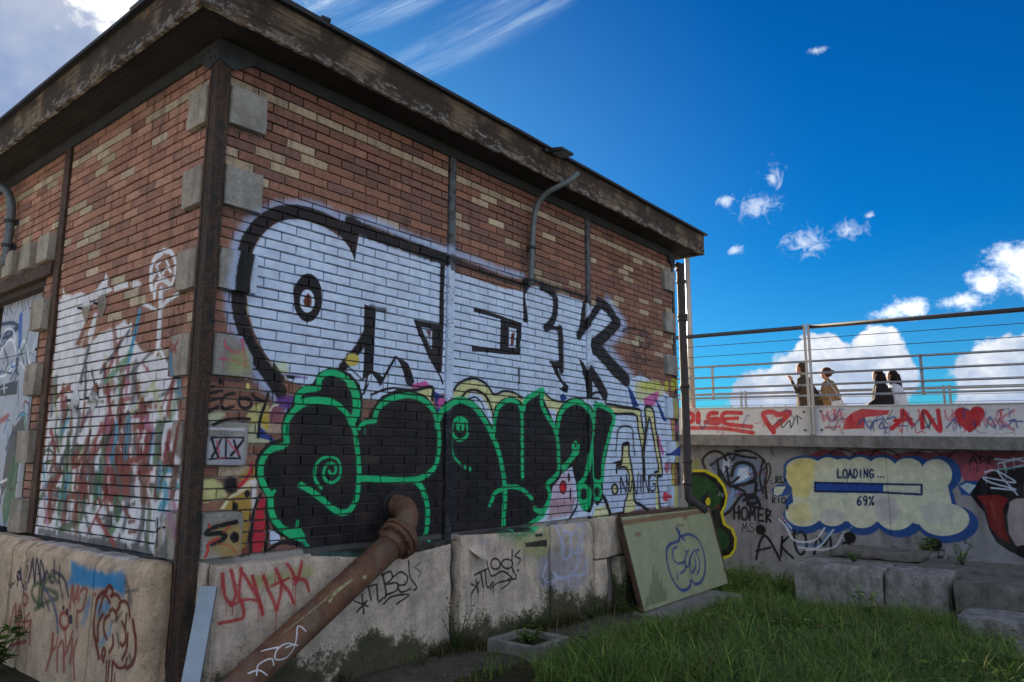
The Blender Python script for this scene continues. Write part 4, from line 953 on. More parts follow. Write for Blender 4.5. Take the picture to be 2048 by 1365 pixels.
LW s 70,62,58,76 19 8 0 3750,1783 3703,1871 3743,1910 3705,1872
LW s 60,110,170,70 12 9 0 3401,2860 3375,2854 3290,2880 3238,2978
LW s 236,238,242,93 11 6 0 4026,1294 4132,1197 4029,1218 4111,1463
LW s 60,110,170,84 23 10 0 3964,2570 3955,2515 3848,2516 3808,2620
LW s 30,38,70,89 19 8 0 4347,2828 4385,2770 4305,2780 4322,2917
LW s 30,38,70,86 28 10 0 4454,2327 4358,2414 4315,2470 4202,2490
LW s 30,38,70,79 34 5 0 3823,2455 3771,2552 3837,2583 3801,2499
LW s 70,62,58,91 25 7 0 3627,1387 3641,1310 3499,1322 3474,1499
LW s 236,238,242,79 33 11 0 3940,2775 4019,2894 4264,2919 4417,2778
LW s 236,238,242,70 27 8 0 3411,2636 3300,2843 3395,2932 3306,2836
LW s 60,110,170,86 10 7 0 3822,2553 3823,2615 3844,2666 3852,2713
LW s 30,38,70,72 25 11 0 3931,2447 3969,2449 4005,2451 4056,2457
LW s 60,110,170,97 9 6 0 3244,2305 3261,2500 3435,2606 3502,2583
LW s 30,38,70,94 12 6 0 3654,1967 3596,2000 3555,2024 3482,2036
LW s 60,110,170,84 20 6 0 3987,1843 3915,1928 3912,1973 3835,1962
LW s 60,110,170,73 24 8 0 3806,1687 3838,1696 3818,1735 3846,1841
LW s 236,238,242,88 34 10 0 3056,1790 3032,1896 3107,1945 3103,1905
LW s 30,38,70,70 31 11 0 3251,3004 3348,2987 3373,3011 3481,3118
LW s 30,38,70,94 10 7 0 3098,2224 3124,2437 3420,2498 3532,2296
LW s 50,110,70,87 18 11 0 3408,1768 3394,1927 3464,2039 3469,2100
LW s 50,110,70,82 24 8 0 3770,2609 3739,2634 3641,2698 3581,2853
LW s 236,238,242,86 27 7 0 3273,2340 3250,2361 3224,2384 3192,2417
LW s 236,238,242,89 8 6 0 3999,2965 3978,3079 4021,3156 4011,3193
LW s 30,38,70,73 20 5 0 4266,1331 4249,1208 4050,1189 3975,1354
LW s 120,40,44,93 8 11 0 4241,1954 4294,2058 4406,2129 4493,2163
LW s 30,38,70,86 15 6 0 3656,2108 3668,2187 3685,2265 3703,2363
LW s 50,110,70,86 20 8 0 4235,1347 4138,1508 4215,1569 4135,1470
LW s 30,38,70,93 25 10 0 3848,1154 3837,1277 3909,1354 3919,1371
LW s 236,238,242,87 27 8 0 4012,1343 3929,1354 3843,1368 3732,1389
LW s 60,110,170,74 16 9 0 4164,2467 4269,2453 4315,2473 4437,2560
LW s 236,238,242,97 21 5 0 4000,1213 3994,1171 3900,1180 3868,1284
LW s 30,38,70,75 17 11 0 3030,1717 3099,1718 3075,1772 3140,1941
LW s 60,110,170,92 14 9 0 3356,2080 3410,2014 3328,2024 3361,2180
LW s 30,38,70,91 21 11 0 3945,2382 3849,2446 3830,2467 3724,2414
LW s 30,38,70,70 33 6 0 3445,1676 3496,1802 3723,1828 3842,1679
LW s 70,62,58,71 10 9 0 4136,2670 4213,2502 4039,2475 4071,2703
LW s 120,40,44,90 20 8 0 3337,1966 3342,2087 3472,2136 3514,2072
LW s 236,238,242,85 25 11 0 3560,1029 3464,1105 3464,1126 3363,1053
LW s 70,62,58,73 30 11 0 3816,2326 3775,2455 3826,2531 3796,2537
LW s 58,92,60,83 87 42 0 1461,1322 1446,1460
LW s 122,40,38,62 55 40 0 750,1513 790,1673
LW s 58,92,60,76 91 41 0 512,1584 507,1827
LW s 84,86,92,67 69 32 0 2493,1981 2533,2258
LW s 84,86,92,74 76 31 0 828,1349 866,1477
LW s 60,150,190,63 60 44 0 621,1552 601,1763
LW s 84,86,92,67 92 44 0 940,2032 953,2286
LW s 60,150,190,81 56 49 0 1209,1593 1171,1859
LW s 60,150,190,69 95 20 0 2041,1302 2006,1445
LW s 110,66,54,83 97 32 0 653,1323 687,1543
LW s 122,40,38,75 69 33 0 281,1570 251,1759
LW s 60,150,190,63 78 22 0 986,1610 1000,1884
LW s 122,40,38,78 51 42 0 775,1746 787,2017
LW s 110,66,54,67 50 48 0 1565,1258 1546,1554
LW s 122,40,38,80 90 29 0 2281,1101 2360,1384
LW s 122,40,38,71 55 23 0 389,1903 347,2173
LW s 122,40,38,59 90 27 0 672,1525 648,1771
LW s 58,92,60,86 65 24 0 1042,1168 1089,1301
LW s 84,86,92,81 59 29 0 476,1719 428,1857
LW s 58,92,60,63 66 42 0 2425,2074 2465,2281
LW s 110,66,54,86 50 32 0 1178,1924 1123,2202
LW s 122,40,38,77 69 42 0 2277,2030 2290,2188
LW s 58,92,60,69 69 35 0 2044,1499 2063,1792
LW s 110,66,54,76 79 20 0 248,1357 215,1611
LW s 122,40,38,75 63 36 0 2195,1900 2212,2099
LW s 122,40,38,72 50 32 0 1816,1859 1799,2029
LW s 58,92,60,60 74 41 0 1447,1218 1440,1390
LW s 58,92,60,60 93 20 0 1358,1453 1379,1734
LW s 60,150,190,62 51 31 0 454,1390 448,1565
LW s 122,40,38,65 93 20 0 1717,1585 1682,1731
LW s 110,66,54,75 77 38 0 2232,1176 2206,1302
LW s 58,92,60,63 56 48 0 2079,1108 2056,1335
LW s 84,86,92,76 50 37 0 1641,1448 1637,1693
LW s 122,40,38,85 67 29 0 1123,1847 1115,2015
FW f 118,48,62,90 0 20 1 769,1684 998,1769 1269,1739 1396,1655 1533,1738 1793,1764 2037,1682 2285,1735 2521,1707 2935,1732 3721,1728 3682,1291 3361,1112 3111,930 3016,1101 2948,1350 2831,1553 762,1569
FW s 46,20,28,80 25 11 0 1044,1627 1161,1740 1297,1767 1453,1711 1550,1600
FW s 46,20,28,80 24 11 0 1681,1628 1791,1737 1919,1763 2064,1709 2154,1602
FW s 46,20,28,80 23 11 0 2301,1629 2405,1734 2525,1760 2660,1707 2744,1604
FW s 46,20,28,80 22 11 0 2769,1629 2868,1732 2982,1757 3110,1706 3189,1605
FW g 178,90,110,60 0 40 1 2939,1502 3102,1605 3290,1530 3339,1357 3077,1302 2946,1325
FW s 19,21,26,80 20 10 0 3042,1541 3095,1655 3141,1554
FW s 19,21,26,80 22 11 0 3060,1579 3133,1592
FW s 19,21,26,80 21 10 0 3175,1567 3193,1655 3255,1618 3185,1560
FW s 19,21,26,80 21 10 0 3282,1555 3297,1655 3352,1630 3297,1605
FW g 34,74,140,100 0 12 1 1043,1472 1020,1407 963,1348 877,1302 771,1273 656,1265 544,1280 447,1315 377,1367 342,1431 346,1499 388,1564 464,1618 566,1655 680,1672 795,1666 898,1639 979,1595 1028,1537
FW g 34,74,140,100 0 12 1 1318,1510 1301,1455 1260,1406 1199,1367 1125,1343 1044,1337 966,1350 899,1380 852,1424 828,1478 831,1535 862,1590 915,1635 986,1666 1066,1680 1146,1675 1218,1653 1274,1615 1308,1565
FW g 34,74,140,100 0 12 1 1495,1523 1482,1477 1450,1436 1402,1404 1343,1385 1280,1380 1219,1391 1168,1415 1131,1452 1112,1496 1115,1544 1139,1588 1181,1626 1236,1652 1299,1663 1361,1659 1417,1640 1461,1609 1488,1568
FW g 34,74,140,100 0 12 1 1790,1503 1773,1444 1733,1391 1673,1350 1600,1324 1522,1318 1446,1331 1382,1364 1335,1411 1313,1469 1317,1530 1347,1588 1400,1637 1469,1670 1546,1685 1624,1680 1694,1655 1748,1615 1781,1562
FW g 34,74,140,100 0 12 1 2114,1490 2097,1428 2055,1373 1994,1330 1919,1303 1838,1297 1760,1311 1694,1344 1647,1393 1624,1453 1628,1517 1659,1578 1713,1629 1785,1663 1865,1679 1945,1674 2017,1648 2072,1606 2106,1551
FW g 34,74,140,100 0 12 1 2547,1478 2529,1416 2485,1361 2421,1317 2342,1291 2257,1284 2175,1298 2105,1331 2055,1381 2031,1441 2036,1505 2069,1566 2126,1617 2201,1652 2285,1668 2370,1662 2445,1637 2503,1595 2539,1540
FW g 34,74,140,100 0 12 1 2927,1388 2906,1301 2858,1223 2789,1162 2706,1124 2617,1114 2531,1134 2459,1180 2409,1250 2385,1335 2392,1425 2429,1511 2490,1583 2570,1632 2659,1654 2747,1647 2825,1611 2885,1552 2920,1474
FW g 34,74,140,100 0 12 1 979,671 956,588 898,512 812,451 706,411 591,397 480,410 384,451 315,514 281,593 286,679 329,762 406,834 507,884 621,910 735,907 838,877 917,824 966,753
FW g 34,74,140,100 0 12 1 1372,691 1352,612 1303,539 1232,481 1145,444 1051,431 961,445 884,485 828,546 802,622 807,704 843,783 906,850 989,898 1082,921 1176,918 1259,889 1323,838 1362,769
FW g 34,74,140,100 0 12 1 1821,695 1800,615 1751,541 1679,481 1591,443 1496,430 1405,444 1327,485 1272,547 1246,624 1251,708 1288,789 1352,857 1436,906 1530,930 1624,927 1708,897 1772,845 1811,775
FW g 34,74,140,100 0 12 1 2381,704 2358,622 2303,547 2223,486 2126,447 2020,433 1919,447 1832,487 1770,549 1740,628 1746,713 1788,795 1859,865 1953,915 2057,940 2162,937 2255,908 2327,855 2370,784
FW g 34,74,140,100 0 12 1 3086,692 3059,603 2994,522 2898,455 2780,411 2652,395 2529,408 2423,451 2347,518 2310,603 2317,695 2367,785 2454,862 2568,917 2696,945 2822,942 2935,911 3021,854 3074,778
FW g 34,74,140,100 0 12 1 900,1343 879,1255 831,1177 760,1115 673,1077 579,1067 489,1086 412,1133 357,1203 330,1288 335,1379 371,1466 435,1538 517,1588 611,1611 704,1604 787,1568 851,1508 890,1430
FW g 34,74,140,100 0 12 1 2777,825 2752,738 2694,659 2609,595 2505,553 2393,539 2286,554 2193,598 2128,665 2096,748 2103,839 2147,926 2224,1000 2323,1053 2435,1078 2546,1075 2644,1042 2720,986 2766,911
FW f 34,74,140,100 0 10 1 529,1481 2736,1501 2859,794 2753,588 419,561 322,899 463,1076 371,1247
FW g 198,204,184,100 0 8 1 977,1471 958,1419 910,1373 838,1337 749,1314 652,1308 558,1319 477,1347 418,1388 388,1439 391,1492 427,1543 490,1586 575,1615 671,1629 767,1624 854,1603 922,1568 964,1522
FW g 198,204,184,100 0 8 1 1254,1510 1241,1468 1209,1431 1161,1401 1103,1384 1040,1379 980,1389 928,1412 891,1445 872,1485 875,1529 898,1569 940,1604 994,1627 1056,1638 1119,1634 1175,1617 1219,1589 1246,1552
FW g 198,204,184,100 0 8 1 1432,1522 1423,1490 1399,1461 1365,1438 1322,1425 1277,1421 1233,1429 1195,1447 1169,1472 1156,1504 1158,1537 1175,1569 1205,1595 1245,1613 1290,1621 1335,1619 1376,1606 1408,1583 1427,1555
FW g 198,204,184,100 0 8 1 1729,1503 1716,1457 1684,1415 1637,1383 1580,1364 1518,1359 1459,1369 1409,1394 1373,1431 1355,1476 1358,1523 1382,1568 1423,1606 1477,1632 1538,1644 1599,1640 1653,1621 1696,1589 1722,1549
FW g 198,204,184,100 0 8 1 2056,1489 2042,1441 2008,1397 1959,1363 1899,1342 1835,1337 1773,1348 1720,1374 1683,1413 1665,1461 1668,1511 1693,1559 1736,1598 1792,1626 1856,1638 1920,1634 1977,1614 2022,1581 2049,1538
FW g 198,204,184,100 0 8 1 2425,1477 2411,1428 2377,1383 2328,1349 2267,1327 2202,1322 2140,1333 2087,1360 2049,1400 2031,1448 2034,1499 2059,1547 2103,1587 2160,1615 2225,1628 2289,1624 2347,1604 2392,1570 2419,1526
FW g 198,204,184,100 0 8 1 2811,1386 2793,1311 2755,1244 2701,1192 2635,1159 2565,1151 2498,1168 2442,1208 2403,1268 2385,1341 2391,1418 2420,1492 2468,1554 2531,1596 2601,1615 2670,1609 2731,1579 2778,1527 2805,1461
FW g 198,204,184,100 0 8 1 918,741 898,671 850,607 777,556 688,523 591,512 498,524 417,558 360,611 331,677 335,749 371,818 436,878 520,920 616,941 712,938 798,913 865,868 907,809
FW g 198,204,184,100 0 8 1 1314,759 1297,693 1258,632 1199,584 1128,554 1052,544 979,556 916,589 872,640 850,703 854,772 884,837 935,893 1002,933 1078,952 1154,949 1221,925 1274,882 1306,824
FW g 198,204,184,100 0 8 1 1765,762 1748,694 1708,631 1648,582 1575,550 1497,540 1423,552 1359,587 1314,639 1292,704 1297,774 1327,842 1380,899 1449,940 1526,960 1603,957 1672,932 1725,888 1758,829
FW g 198,204,184,100 0 8 1 2263,765 2244,695 2200,631 2134,580 2055,547 1970,536 1888,549 1818,584 1769,637 1745,704 1750,776 1783,845 1841,904 1916,946 2001,967 2086,964 2161,939 2219,893 2254,833
FW g 198,204,184,100 0 8 1 2979,750 2955,673 2899,603 2816,545 2715,508 2606,494 2501,507 2410,544 2346,603 2315,676 2321,756 2364,833 2438,900 2535,947 2644,971 2752,968 2848,941 2923,891 2967,826
FW g 198,204,184,100 0 8 1 833,1342 816,1268 777,1201 720,1149 650,1117 575,1109 503,1126 441,1166 398,1225 377,1296 381,1373 410,1446 460,1506 527,1549 601,1568 676,1562 743,1532 794,1481 825,1415
FW g 198,204,184,100 0 8 1 2664,886 2644,811 2595,742 2524,688 2438,653 2346,641 2256,655 2181,693 2127,751 2101,823 2107,900 2143,975 2206,1039 2289,1084 2381,1105 2473,1102 2555,1074 2618,1025 2655,960
FW f 198,204,184,100 0 6 1 500,1481 2690,1500 2736,1270 2780,916 2671,684 479,606 463,1076
FW g 206,190,92,60 0 100 1 382,1451 593,1597 847,1570 730,1028 503,1020 400,1248
FW g 160,150,180,50 0 100 1 1744,1060 2034,964 1963,645 1721,738
FW g 206,190,92,35 0 100 1 374,786 667,912 735,634 476,564
FW g 160,170,190,35 0 100 1 2728,838 2715,788 2683,743 2636,707 2579,684 2518,676 2460,685 2411,710 2376,748 2360,796 2364,847 2387,896 2428,938 2482,968 2542,982 2602,980 2656,962 2698,930 2722,887
FW g 160,150,180,40 0 80 1 1255,715 1243,679 1212,646 1165,619 1107,602 1045,595 985,601 934,618 897,645 878,679 881,715 903,751 944,782 998,804 1059,816 1121,816 1177,803 1221,781 1248,750
FW g 34,74,140,100 0 5 1 136,1009 127,1111 250,1187 396,1176 455,1091 387,1017 209,982
FW f 198,204,184,100 0 4 1 137,1023 173,1141 366,1160 285,1028 210,997
FW f 34,74,140,100 0 5 1 2872,1235 2967,1300 3120,1303 3137,1241 3015,1088 2906,1097
FW f 170,190,200,100 0 5 1 2894,1223 2987,1275 3104,1240 3006,1113
FW l 20,36,84,100 22 7 0 1209,1445 1201,1317 1256,1318
FW s 20,36,84,100 22 7 0 1324,1447 1295,1421 1285,1370 1295,1319 1329,1319 1346,1370 1342,1421 1324,1447
FW l 20,36,84,100 21 7 0 1361,1320 1396,1447 1418,1321
FW l 20,36,84,100 22 7 0 1377,1365 1408,1365
FW s 20,36,84,100 21 7 0 1455,1448 1447,1321 1481,1335 1501,1385 1488,1436 1455,1448
FW l 20,36,84,100 21 7 0 1552,1436 1545,1323
FW l 20,36,84,100 21 7 0 1596,1324 1608,1450 1645,1325 1657,1450
FW s 20,36,84,100 21 7 0 1736,1432 1708,1451 1682,1400 1687,1332 1722,1332 1732,1376 1709,1376
FW g 20,36,84,100 0 4 1 1813,1336 1812,1332 1810,1328 1807,1325 1803,1323 1799,1322 1795,1323 1791,1326 1789,1329 1788,1333 1788,1338 1790,1342 1793,1345 1796,1348 1801,1349 1805,1349 1808,1347 1811,1344 1813,1340
FW g 20,36,84,100 0 4 1 1851,1337 1850,1332 1848,1328 1845,1325 1841,1323 1836,1323 1833,1324 1829,1326 1827,1330 1826,1334 1826,1338 1828,1343 1831,1346 1834,1349 1838,1350 1842,1349 1846,1348 1849,1345 1851,1341
FW g 20,36,84,100 0 4 1 1891,1337 1890,1333 1888,1329 1885,1326 1881,1324 1877,1324 1873,1325 1869,1327 1867,1330 1866,1335 1866,1339 1868,1343 1871,1347 1874,1349 1878,1350 1883,1350 1886,1348 1889,1345 1891,1342
FW f 34,74,140,100 0 4 1 840,1234 1868,1230 1854,1095 826,1087
FW f 30,70,150,100 0 4 1 840,1234 1868,1230 1854,1095 826,1087
FW l 20,36,84,100 29 5 0 840,1229 1868,1230 2397,1231 2386,1086 1859,1101 832,1087 840,1229
FW s 20,36,84,100 21 7 0 1525,1031 1484,976 1473,921 1494,895 1522,923 1506,963 1478,935
FW s 20,36,84,100 21 7 0 1610,994 1586,966 1565,992 1590,1033 1615,1014 1607,953 1581,898
FW s 20,36,84,100 20 7 0 1711,1037 1646,901
FW s 20,36,84,100 20 7 0 1662,1029 1668,1009 1656,995 1652,1015 1662,1029
FW s 20,36,84,100 20 7 0 1697,943 1705,923 1692,903 1686,922 1697,943
FW g 60,90,150,45 0 50 1 -1022,1593 -720,1686 -118,1655 23,1418 -93,942 -316,786 -836,1284
FW g 190,202,222,70 0 20 1 -724,1594 -559,1655 -602,1410 -735,1347
FW f 110,150,200,90 0 20 1 -506,1411 -405,1534 -219,1490 -196,1325 -327,1203 -529,927 -768,616 -586,1076
FW f 190,206,230,90 0 10 1 -441,1442 -251,1474 -227,1325 -388,1232 -516,1199
FW s 19,21,26,95 44 13 0 -1062,1436 -1106,1592 -949,1733 -751,1717 -659,1594
FW s 19,21,26,95 41 12 0 -959,1499 -755,1624 -557,1701 -368,1655 -119,1625
FW s 19,21,26,95 41 12 0 -490,1747 -237,1746 -27,1625 55,1448 12,1211 28,947
FW s 19,21,26,95 60 16 0 -798,1408 -677,1196 -551,1138 -264,1205 -151,1296 -189,1475 -341,1549 -502,1503 -575,1319
FW s 19,21,26,95 50 14 0 -822,1593 -803,1285 -712,1134
FW s 19,21,26,95 42 12 0 -664,1471 -612,1197 -448,1291
FW s 19,21,26,95 54 15 0 -264,1205 -141,1207 -216,938 -400,992 -601,744 -768,616
FW s 19,21,26,95 56 15 0 -306,995 -154,940 -101,795 -284,817 -309,935
FW s 19,21,26,95 26 9 0 -148,1059 -23,1121 110,1360 90,1537 -8,1417
FW s 19,21,26,95 28 10 0 -690,1624 -621,1717 -562,1594 -493,1686
FW s 19,21,26,95 63 17 0 -373,903 -213,998 -127,882 -313,846
FW s 19,21,26,95 37 11 0 2,1596 -75,1298 -28,1033
FW s 19,21,26,95 47 13 0 -521,1108 -365,1052 -310,905
FW l 19,21,26,100 42 10 0 -555,791 -565,581
FW l 19,21,26,100 42 10 0 -468,795 -478,586
FW l 19,21,26,100 39 10 0 -560,686 -473,690
FW s 19,21,26,100 41 10 0 -361,786 -412,742 -428,658 -408,576 -347,579 -318,663 -327,745 -361,786
FW l 19,21,26,100 40 10 0 -290,568 -267,776 -237,653 -189,779 -187,574
FW l 19,21,26,100 39 10 0 -43,772 -127,768 -137,563 -54,567
FW l 19,21,26,100 39 10 0 -132,665 -66,669
FW l 19,21,26,100 39 10 0 1,557 12,761 81,733 66,672 6,649 78,561
FW l 40,44,54,100 19 7 0 -430,366 -412,515 -385,428 -343,519 -340,372
FW s 40,44,54,100 18 7 0 -215,511 -267,523 -290,485 -229,437 -231,393 -285,375 -304,396
FW s 40,44,54,100 18 7 0 -165,529 -172,382 -120,400 -91,460 -114,517 -165,529
FW l 19,21,26,100 25 8 0 200,1212 205,1317 250,1302 241,1270 202,1259 249,1213
FW l 19,21,26,100 25 8 0 287,1318 281,1214 341,1215
FW l 19,21,26,100 21 7 0 121,877 126,965 168,953 160,927 124,917 168,879
FW l 19,21,26,100 21 7 0 230,959 226,881
FW s 19,21,26,100 21 7 0 320,971 291,953 282,918 294,884 329,885 345,920 340,955 320,971
FW s 19,21,26,100 43 10 0 -206,-70 -114,241 -20,319 105,141 197,-50
FW s 19,21,26,100 37 10 0 -199,61 45,137
FW s 19,21,26,100 41 10 0 214,8 255,323
FW s 19,21,26,100 38 10 0 348,329 238,180 415,-4
FW s 19,21,26,100 41 10 0 452,393 468,169 547,63 638,181 636,390
FW s 19,21,26,100 39 10 0 757,80 829,361 916,229 1020,374 1025,115
FW s 19,21,26,100 35 9 0 1167,167 1228,293 1306,285 1324,165
FW s 200,206,222,90 31 10 0 218,607 329,499 460,280 770,302 947,507
FW s 200,206,222,90 26 9 0 278,639 414,475
FW s 200,206,222,90 29 10 0 511,172 819,195 1081,487
FW s 200,206,222,90 25 9 0 621,138 1064,213 1239,470
FW s 60,110,170,60 32 14 0 514,228 850,252 1027,484
FW s 19,21,26,85 24 11 0 2341,436 2399,427 2447,448 2490,408 2558,405
FW s 19,21,26,85 24 11 0 2433,265 2617,291
FW s 19,21,26,85 22 11 0 2540,323 2545,236
FW s 19,21,26,85 23 11 0 2536,122 2546,198 2598,190 2550,161 2603,116
FW s 19,21,26,85 21 10 0 2673,147 2692,161
FW s 19,21,26,85 21 10 0 2750,128 2766,142
FW s 19,21,26,85 20 10 0 2850,149 2887,275
FW s 19,21,26,85 28 12 0 436,363 456,449 494,381 568,428 607,374
FW f 196,190,40,100 0 6 1 -1407,1353 -1301,1418 -1063,1421 -835,1315 -711,1164 -661,983 -695,801 -765,677 -738,557 -725,498 -585,416 -524,242 -554,63 -639,-62 -752,-115 -1466,-175
FW f 20,24,24,100 0 6 1 -1409,1306 -1303,1371 -1082,1374 -870,1268 -745,1118 -704,952 -743,799 -814,674 -775,465 -634,383 -577,238 -601,59 -685,-42 -799,-75 -1464,-129
FW f 34,70,40,100 0 6 1 -1411,1243 -1305,1308 -1102,1295 -906,1191 -798,1040 -788,888 -860,733 -1028,664 -1434,646
FW f 34,70,40,100 0 6 1 -810,403 -701,320 -658,203 -696,82 -795,15 -1460,-37 -1446,334
FW g 19,21,26,100 0 5 1 -999,880 -1005,844 -1018,812 -1039,786 -1064,771 -1090,766 -1115,774 -1137,793 -1152,822 -1159,856 -1158,893 -1148,928 -1130,957 -1107,978 -1081,988 -1055,986 -1031,972 -1013,948 -1001,916
FW g 206,196,40,100 0 4 1 -990,856 -993,832 -1001,810 -1013,793 -1028,783 -1043,781 -1058,786 -1070,799 -1079,818 -1083,840 -1082,865 -1076,888 -1066,908 -1052,921 -1037,928 -1022,926 -1008,917 -998,901 -991,880
FW f 140,146,60,50 0 50 1 -1363,1592 -1156,1624 -1164,1435 -1371,1401
FW f 20,20,24,100 0 8 1 3066,1177 3168,1354 3392,1482 3702,1509 3590,260 3419,341 3283,451 3213,616 3169,858 3016,1101
FW f 116,34,34,100 0 10 1 3092,1091 3361,1112 3482,1067 3407,918 3396,675 3448,439 3310,525 3217,665 3195,909
FW f 160,150,150,100 0 12 1 3488,1018 3565,1070 3663,1073 3603,402 3507,419 3440,582 3440,823
FW s 180,110,100,50 22 21 0 3267,1010 3291,791
FW s 190,206,226,100 22 7 0 3362,1618 3529,1606 3696,1631 3399,1556
FW s 190,206,226,100 21 7 0 3463,1569 3497,1483 3687,1533
FW s 190,206,226,100 22 7 0 3228,1430 3348,1456 3508,1360 3563,1288 3211,1355 3290,1282 3575,1191 3284,1208
FW s 190,206,226,100 21 7 0 3476,1482 3388,1432 3589,1119
FW s 190,206,226,100 22 7 0 3583,1631 3708,1582
FW s 60,150,140,100 15 6 0 3370,1469 3702,1509
FW s 190,28,40,100 84 12 0 -1256,2449 -1156,2398 -1161,2290 -1263,2261
FW g 190,28,40,100 0 6 1 -994,2377 -998,2351 -1007,2328 -1020,2311 -1037,2301 -1054,2299 -1071,2306 -1085,2321 -1095,2342 -1100,2368 -1099,2394 -1092,2419 -1080,2440 -1065,2454 -1048,2460 -1031,2457 -1015,2445 -1003,2427 -996,2403
FW g 190,28,40,100 0 6 1 -998,2285 -1001,2263 -1010,2243 -1024,2229 -1040,2220 -1058,2219 -1074,2225 -1088,2237 -1099,2255 -1103,2277 -1103,2299 -1096,2320 -1085,2338 -1069,2349 -1052,2354 -1035,2352 -1019,2342 -1007,2327 -999,2307
FW s 190,28,40,100 81 12 0 -695,2413 -825,2402 -845,2311 -668,2305 -687,2230 -913,2258
FW s 190,28,40,100 73 11 0 -255,2397 -568,2399 -544,2226 -84,2154
FW s 190,28,40,100 66 11 0 -572,2302 -321,2309
FW s 190,28,40,100 67 14 0 -1267,2162 -612,2137 -59,2051
FW s 190,28,40,100 87 13 0 296,2058 188,2220 137,2368 285,2392 399,2344 573,2381 481,2269 300,2130
FW s 44,48,60,100 20 8 0 332,2187 424,2271 444,2127 565,2238 586,2123 682,2320 702,2177
FW s 44,48,60,100 20 7 0 696,2319 762,2260
FW s 186,70,96,80 38 12 0 1095,2333 1115,2221
FW s 186,70,96,80 38 12 0 1177,2358 1183,2247 1276,2244 1298,2381
FW s 186,70,96,80 38 12 0 1135,2110 1346,2119
FW s 186,70,96,80 37 11 0 1300,2216 1363,2379 1404,2213
FW f 190,28,40,95 0 10 1 1396,2077 1432,2239 1568,2344 1698,2393 2090,2351 2061,2286 1739,2257 1702,2083
FW f 214,60,70,70 0 20 1 1564,2289 1693,2312 1687,2231 1559,2208
FW s 40,70,140,90 25 8 0 1631,2152 1712,2230 1778,2095 1860,2199 1801,2067
FW s 40,70,140,90 23 7 0 1884,2198 1984,2222 1926,2091 2047,2088
FW s 40,70,140,90 23 7 0 2057,2220 2155,2243 2171,2137 2071,2088
FW s 40,70,140,90 21 7 0 2193,2111 2311,2108
FW s 40,70,140,90 21 7 0 2379,2080 2504,2206 2563,2076 2686,2200
FW s 40,70,140,90 21 7 0 2832,2069 2952,2192 3007,2065
FW s 40,70,140,90 22 7 0 3325,2057 3379,2203 3429,2055 3332,2131
FW s 40,70,140,90 20 7 0 3480,2175 3551,2052
FW s 40,70,140,90 19 7 0 3572,2051 3663,2169 3692,2048
FW s 40,70,140,90 22 7 0 3600,2147 3759,2130
FW s 190,28,40,100 63 10 0 2107,2074 2248,2214 2269,2344 2383,2132
FW s 190,28,40,100 57 10 0 2151,2190 2365,2210
FW s 190,28,40,100 61 10 0 2517,2077 2532,2269 2581,2306 2739,2021 2741,2325
FW s 200,100,120,80 28 12 0 2830,2322 2842,2195 2908,2193 2929,2318
FW s 200,100,120,80 29 13 0 3279,2255 3392,2104 3491,2296
FW s 200,100,120,80 27 12 0 3509,2271 3511,2053
FW s 200,100,120,80 29 13 0 3673,2289 3521,2174 3630,2026
FW g 176,18,30,100 0 8 1 3108,1988 2990,2128 2947,2267 2986,2341 3074,2358 3135,2310 3203,2362 3287,2349 3323,2278 3281,2157 3198,2048
FW s 60,60,80,50 8 6 0 1397,2104 1392,1981
FW s 60,60,80,50 7 6 0 1803,2094 1797,1974
FW s 60,60,80,50 7 6 0 2238,2083 2232,1967
FW s 60,60,80,50 6 6 0 3007,2065 3000,1953
FW s 60,60,80,50 6 6 0 3531,2052 3524,1944
FW s 50,50,60,100 7 5 0 3400,1958 3463,1976 3502,1952
FW s 50,50,60,100 7 5 0 3524,1968 3626,1978 3664,1953
FW s 36,60,140,71 24 11 0 -1037,2261 -976,2151 -872,2275
FW s 190,28,40,85 18 9 0 -1109,2431 -1092,2490 -1045,2472
FW s 196,70,96,60 24 11 0 239,2139 281,2117 267,2120 263,2044
FW s 196,70,96,73 17 9 0 -21,2213 37,2212 140,2256 114,2151 211,2313
FW s 196,70,96,52 17 9 0 -743,2198 -693,2063 -590,2197
FW s 190,28,40,55 22 11 0 -476,2142 -450,2179 -405,2253
FW s 190,28,40,58 20 10 0 273,2281 349,2324 365,2223 396,2218
FW s 36,60,140,50 25 12 0 477,2389 541,2425 615,2313 647,2262 631,2269
FW s 196,70,96,52 27 12 0 -388,2208 -408,2238 -307,2120
FW s 196,70,96,86 14 8 0 -706,2161 -655,2339 -603,2198 -581,2061 -604,2061
FW s 36,60,140,66 24 11 0 -222,2207 -144,2346 -106,2337
FW s 196,70,96,80 12 8 0 1407,2189 1399,2188 1445,2327
FW s 36,60,140,78 13 8 0 2939,2225 2931,2136 2915,2020 2957,2061 2969,2182
FW s 196,70,96,64 16 9 0 2863,2197 2942,2271 2945,2205
FW s 30,32,44,65 19 10 0 1995,2092 1989,2153 2085,2277 2135,2362
FW s 36,60,140,69 11 7 0 3177,2089 3172,2154 3189,2074 3205,2170
FW s 30,32,44,56 16 9 0 3177,2061 3235,1986 3276,1985 3308,1984
FW s 190,28,40,63 16 9 0 1345,2174 1376,2022 1400,2022
FW s 190,28,40,67 17 9 0 2980,2105 3035,2161 3021,2178
FW s 190,28,40,84 19 10 0 2949,2134 2999,2173 3073,2104 3048,1993
FW s 190,28,40,85 17 9 0 2466,2316 2492,2338 2482,2185 2519,2277 2546,2163
FW s 196,70,96,66 10 7 0 3537,2061 3592,2040 3634,2030 3646,1978 3638,1978
FW s 190,28,40,84 17 9 0 2425,2129 2428,2008 2506,2019 2553,1999
FW s 196,70,96,70 18 9 0 1204,2353 1236,2355 1271,2396 1297,2240 1402,2359
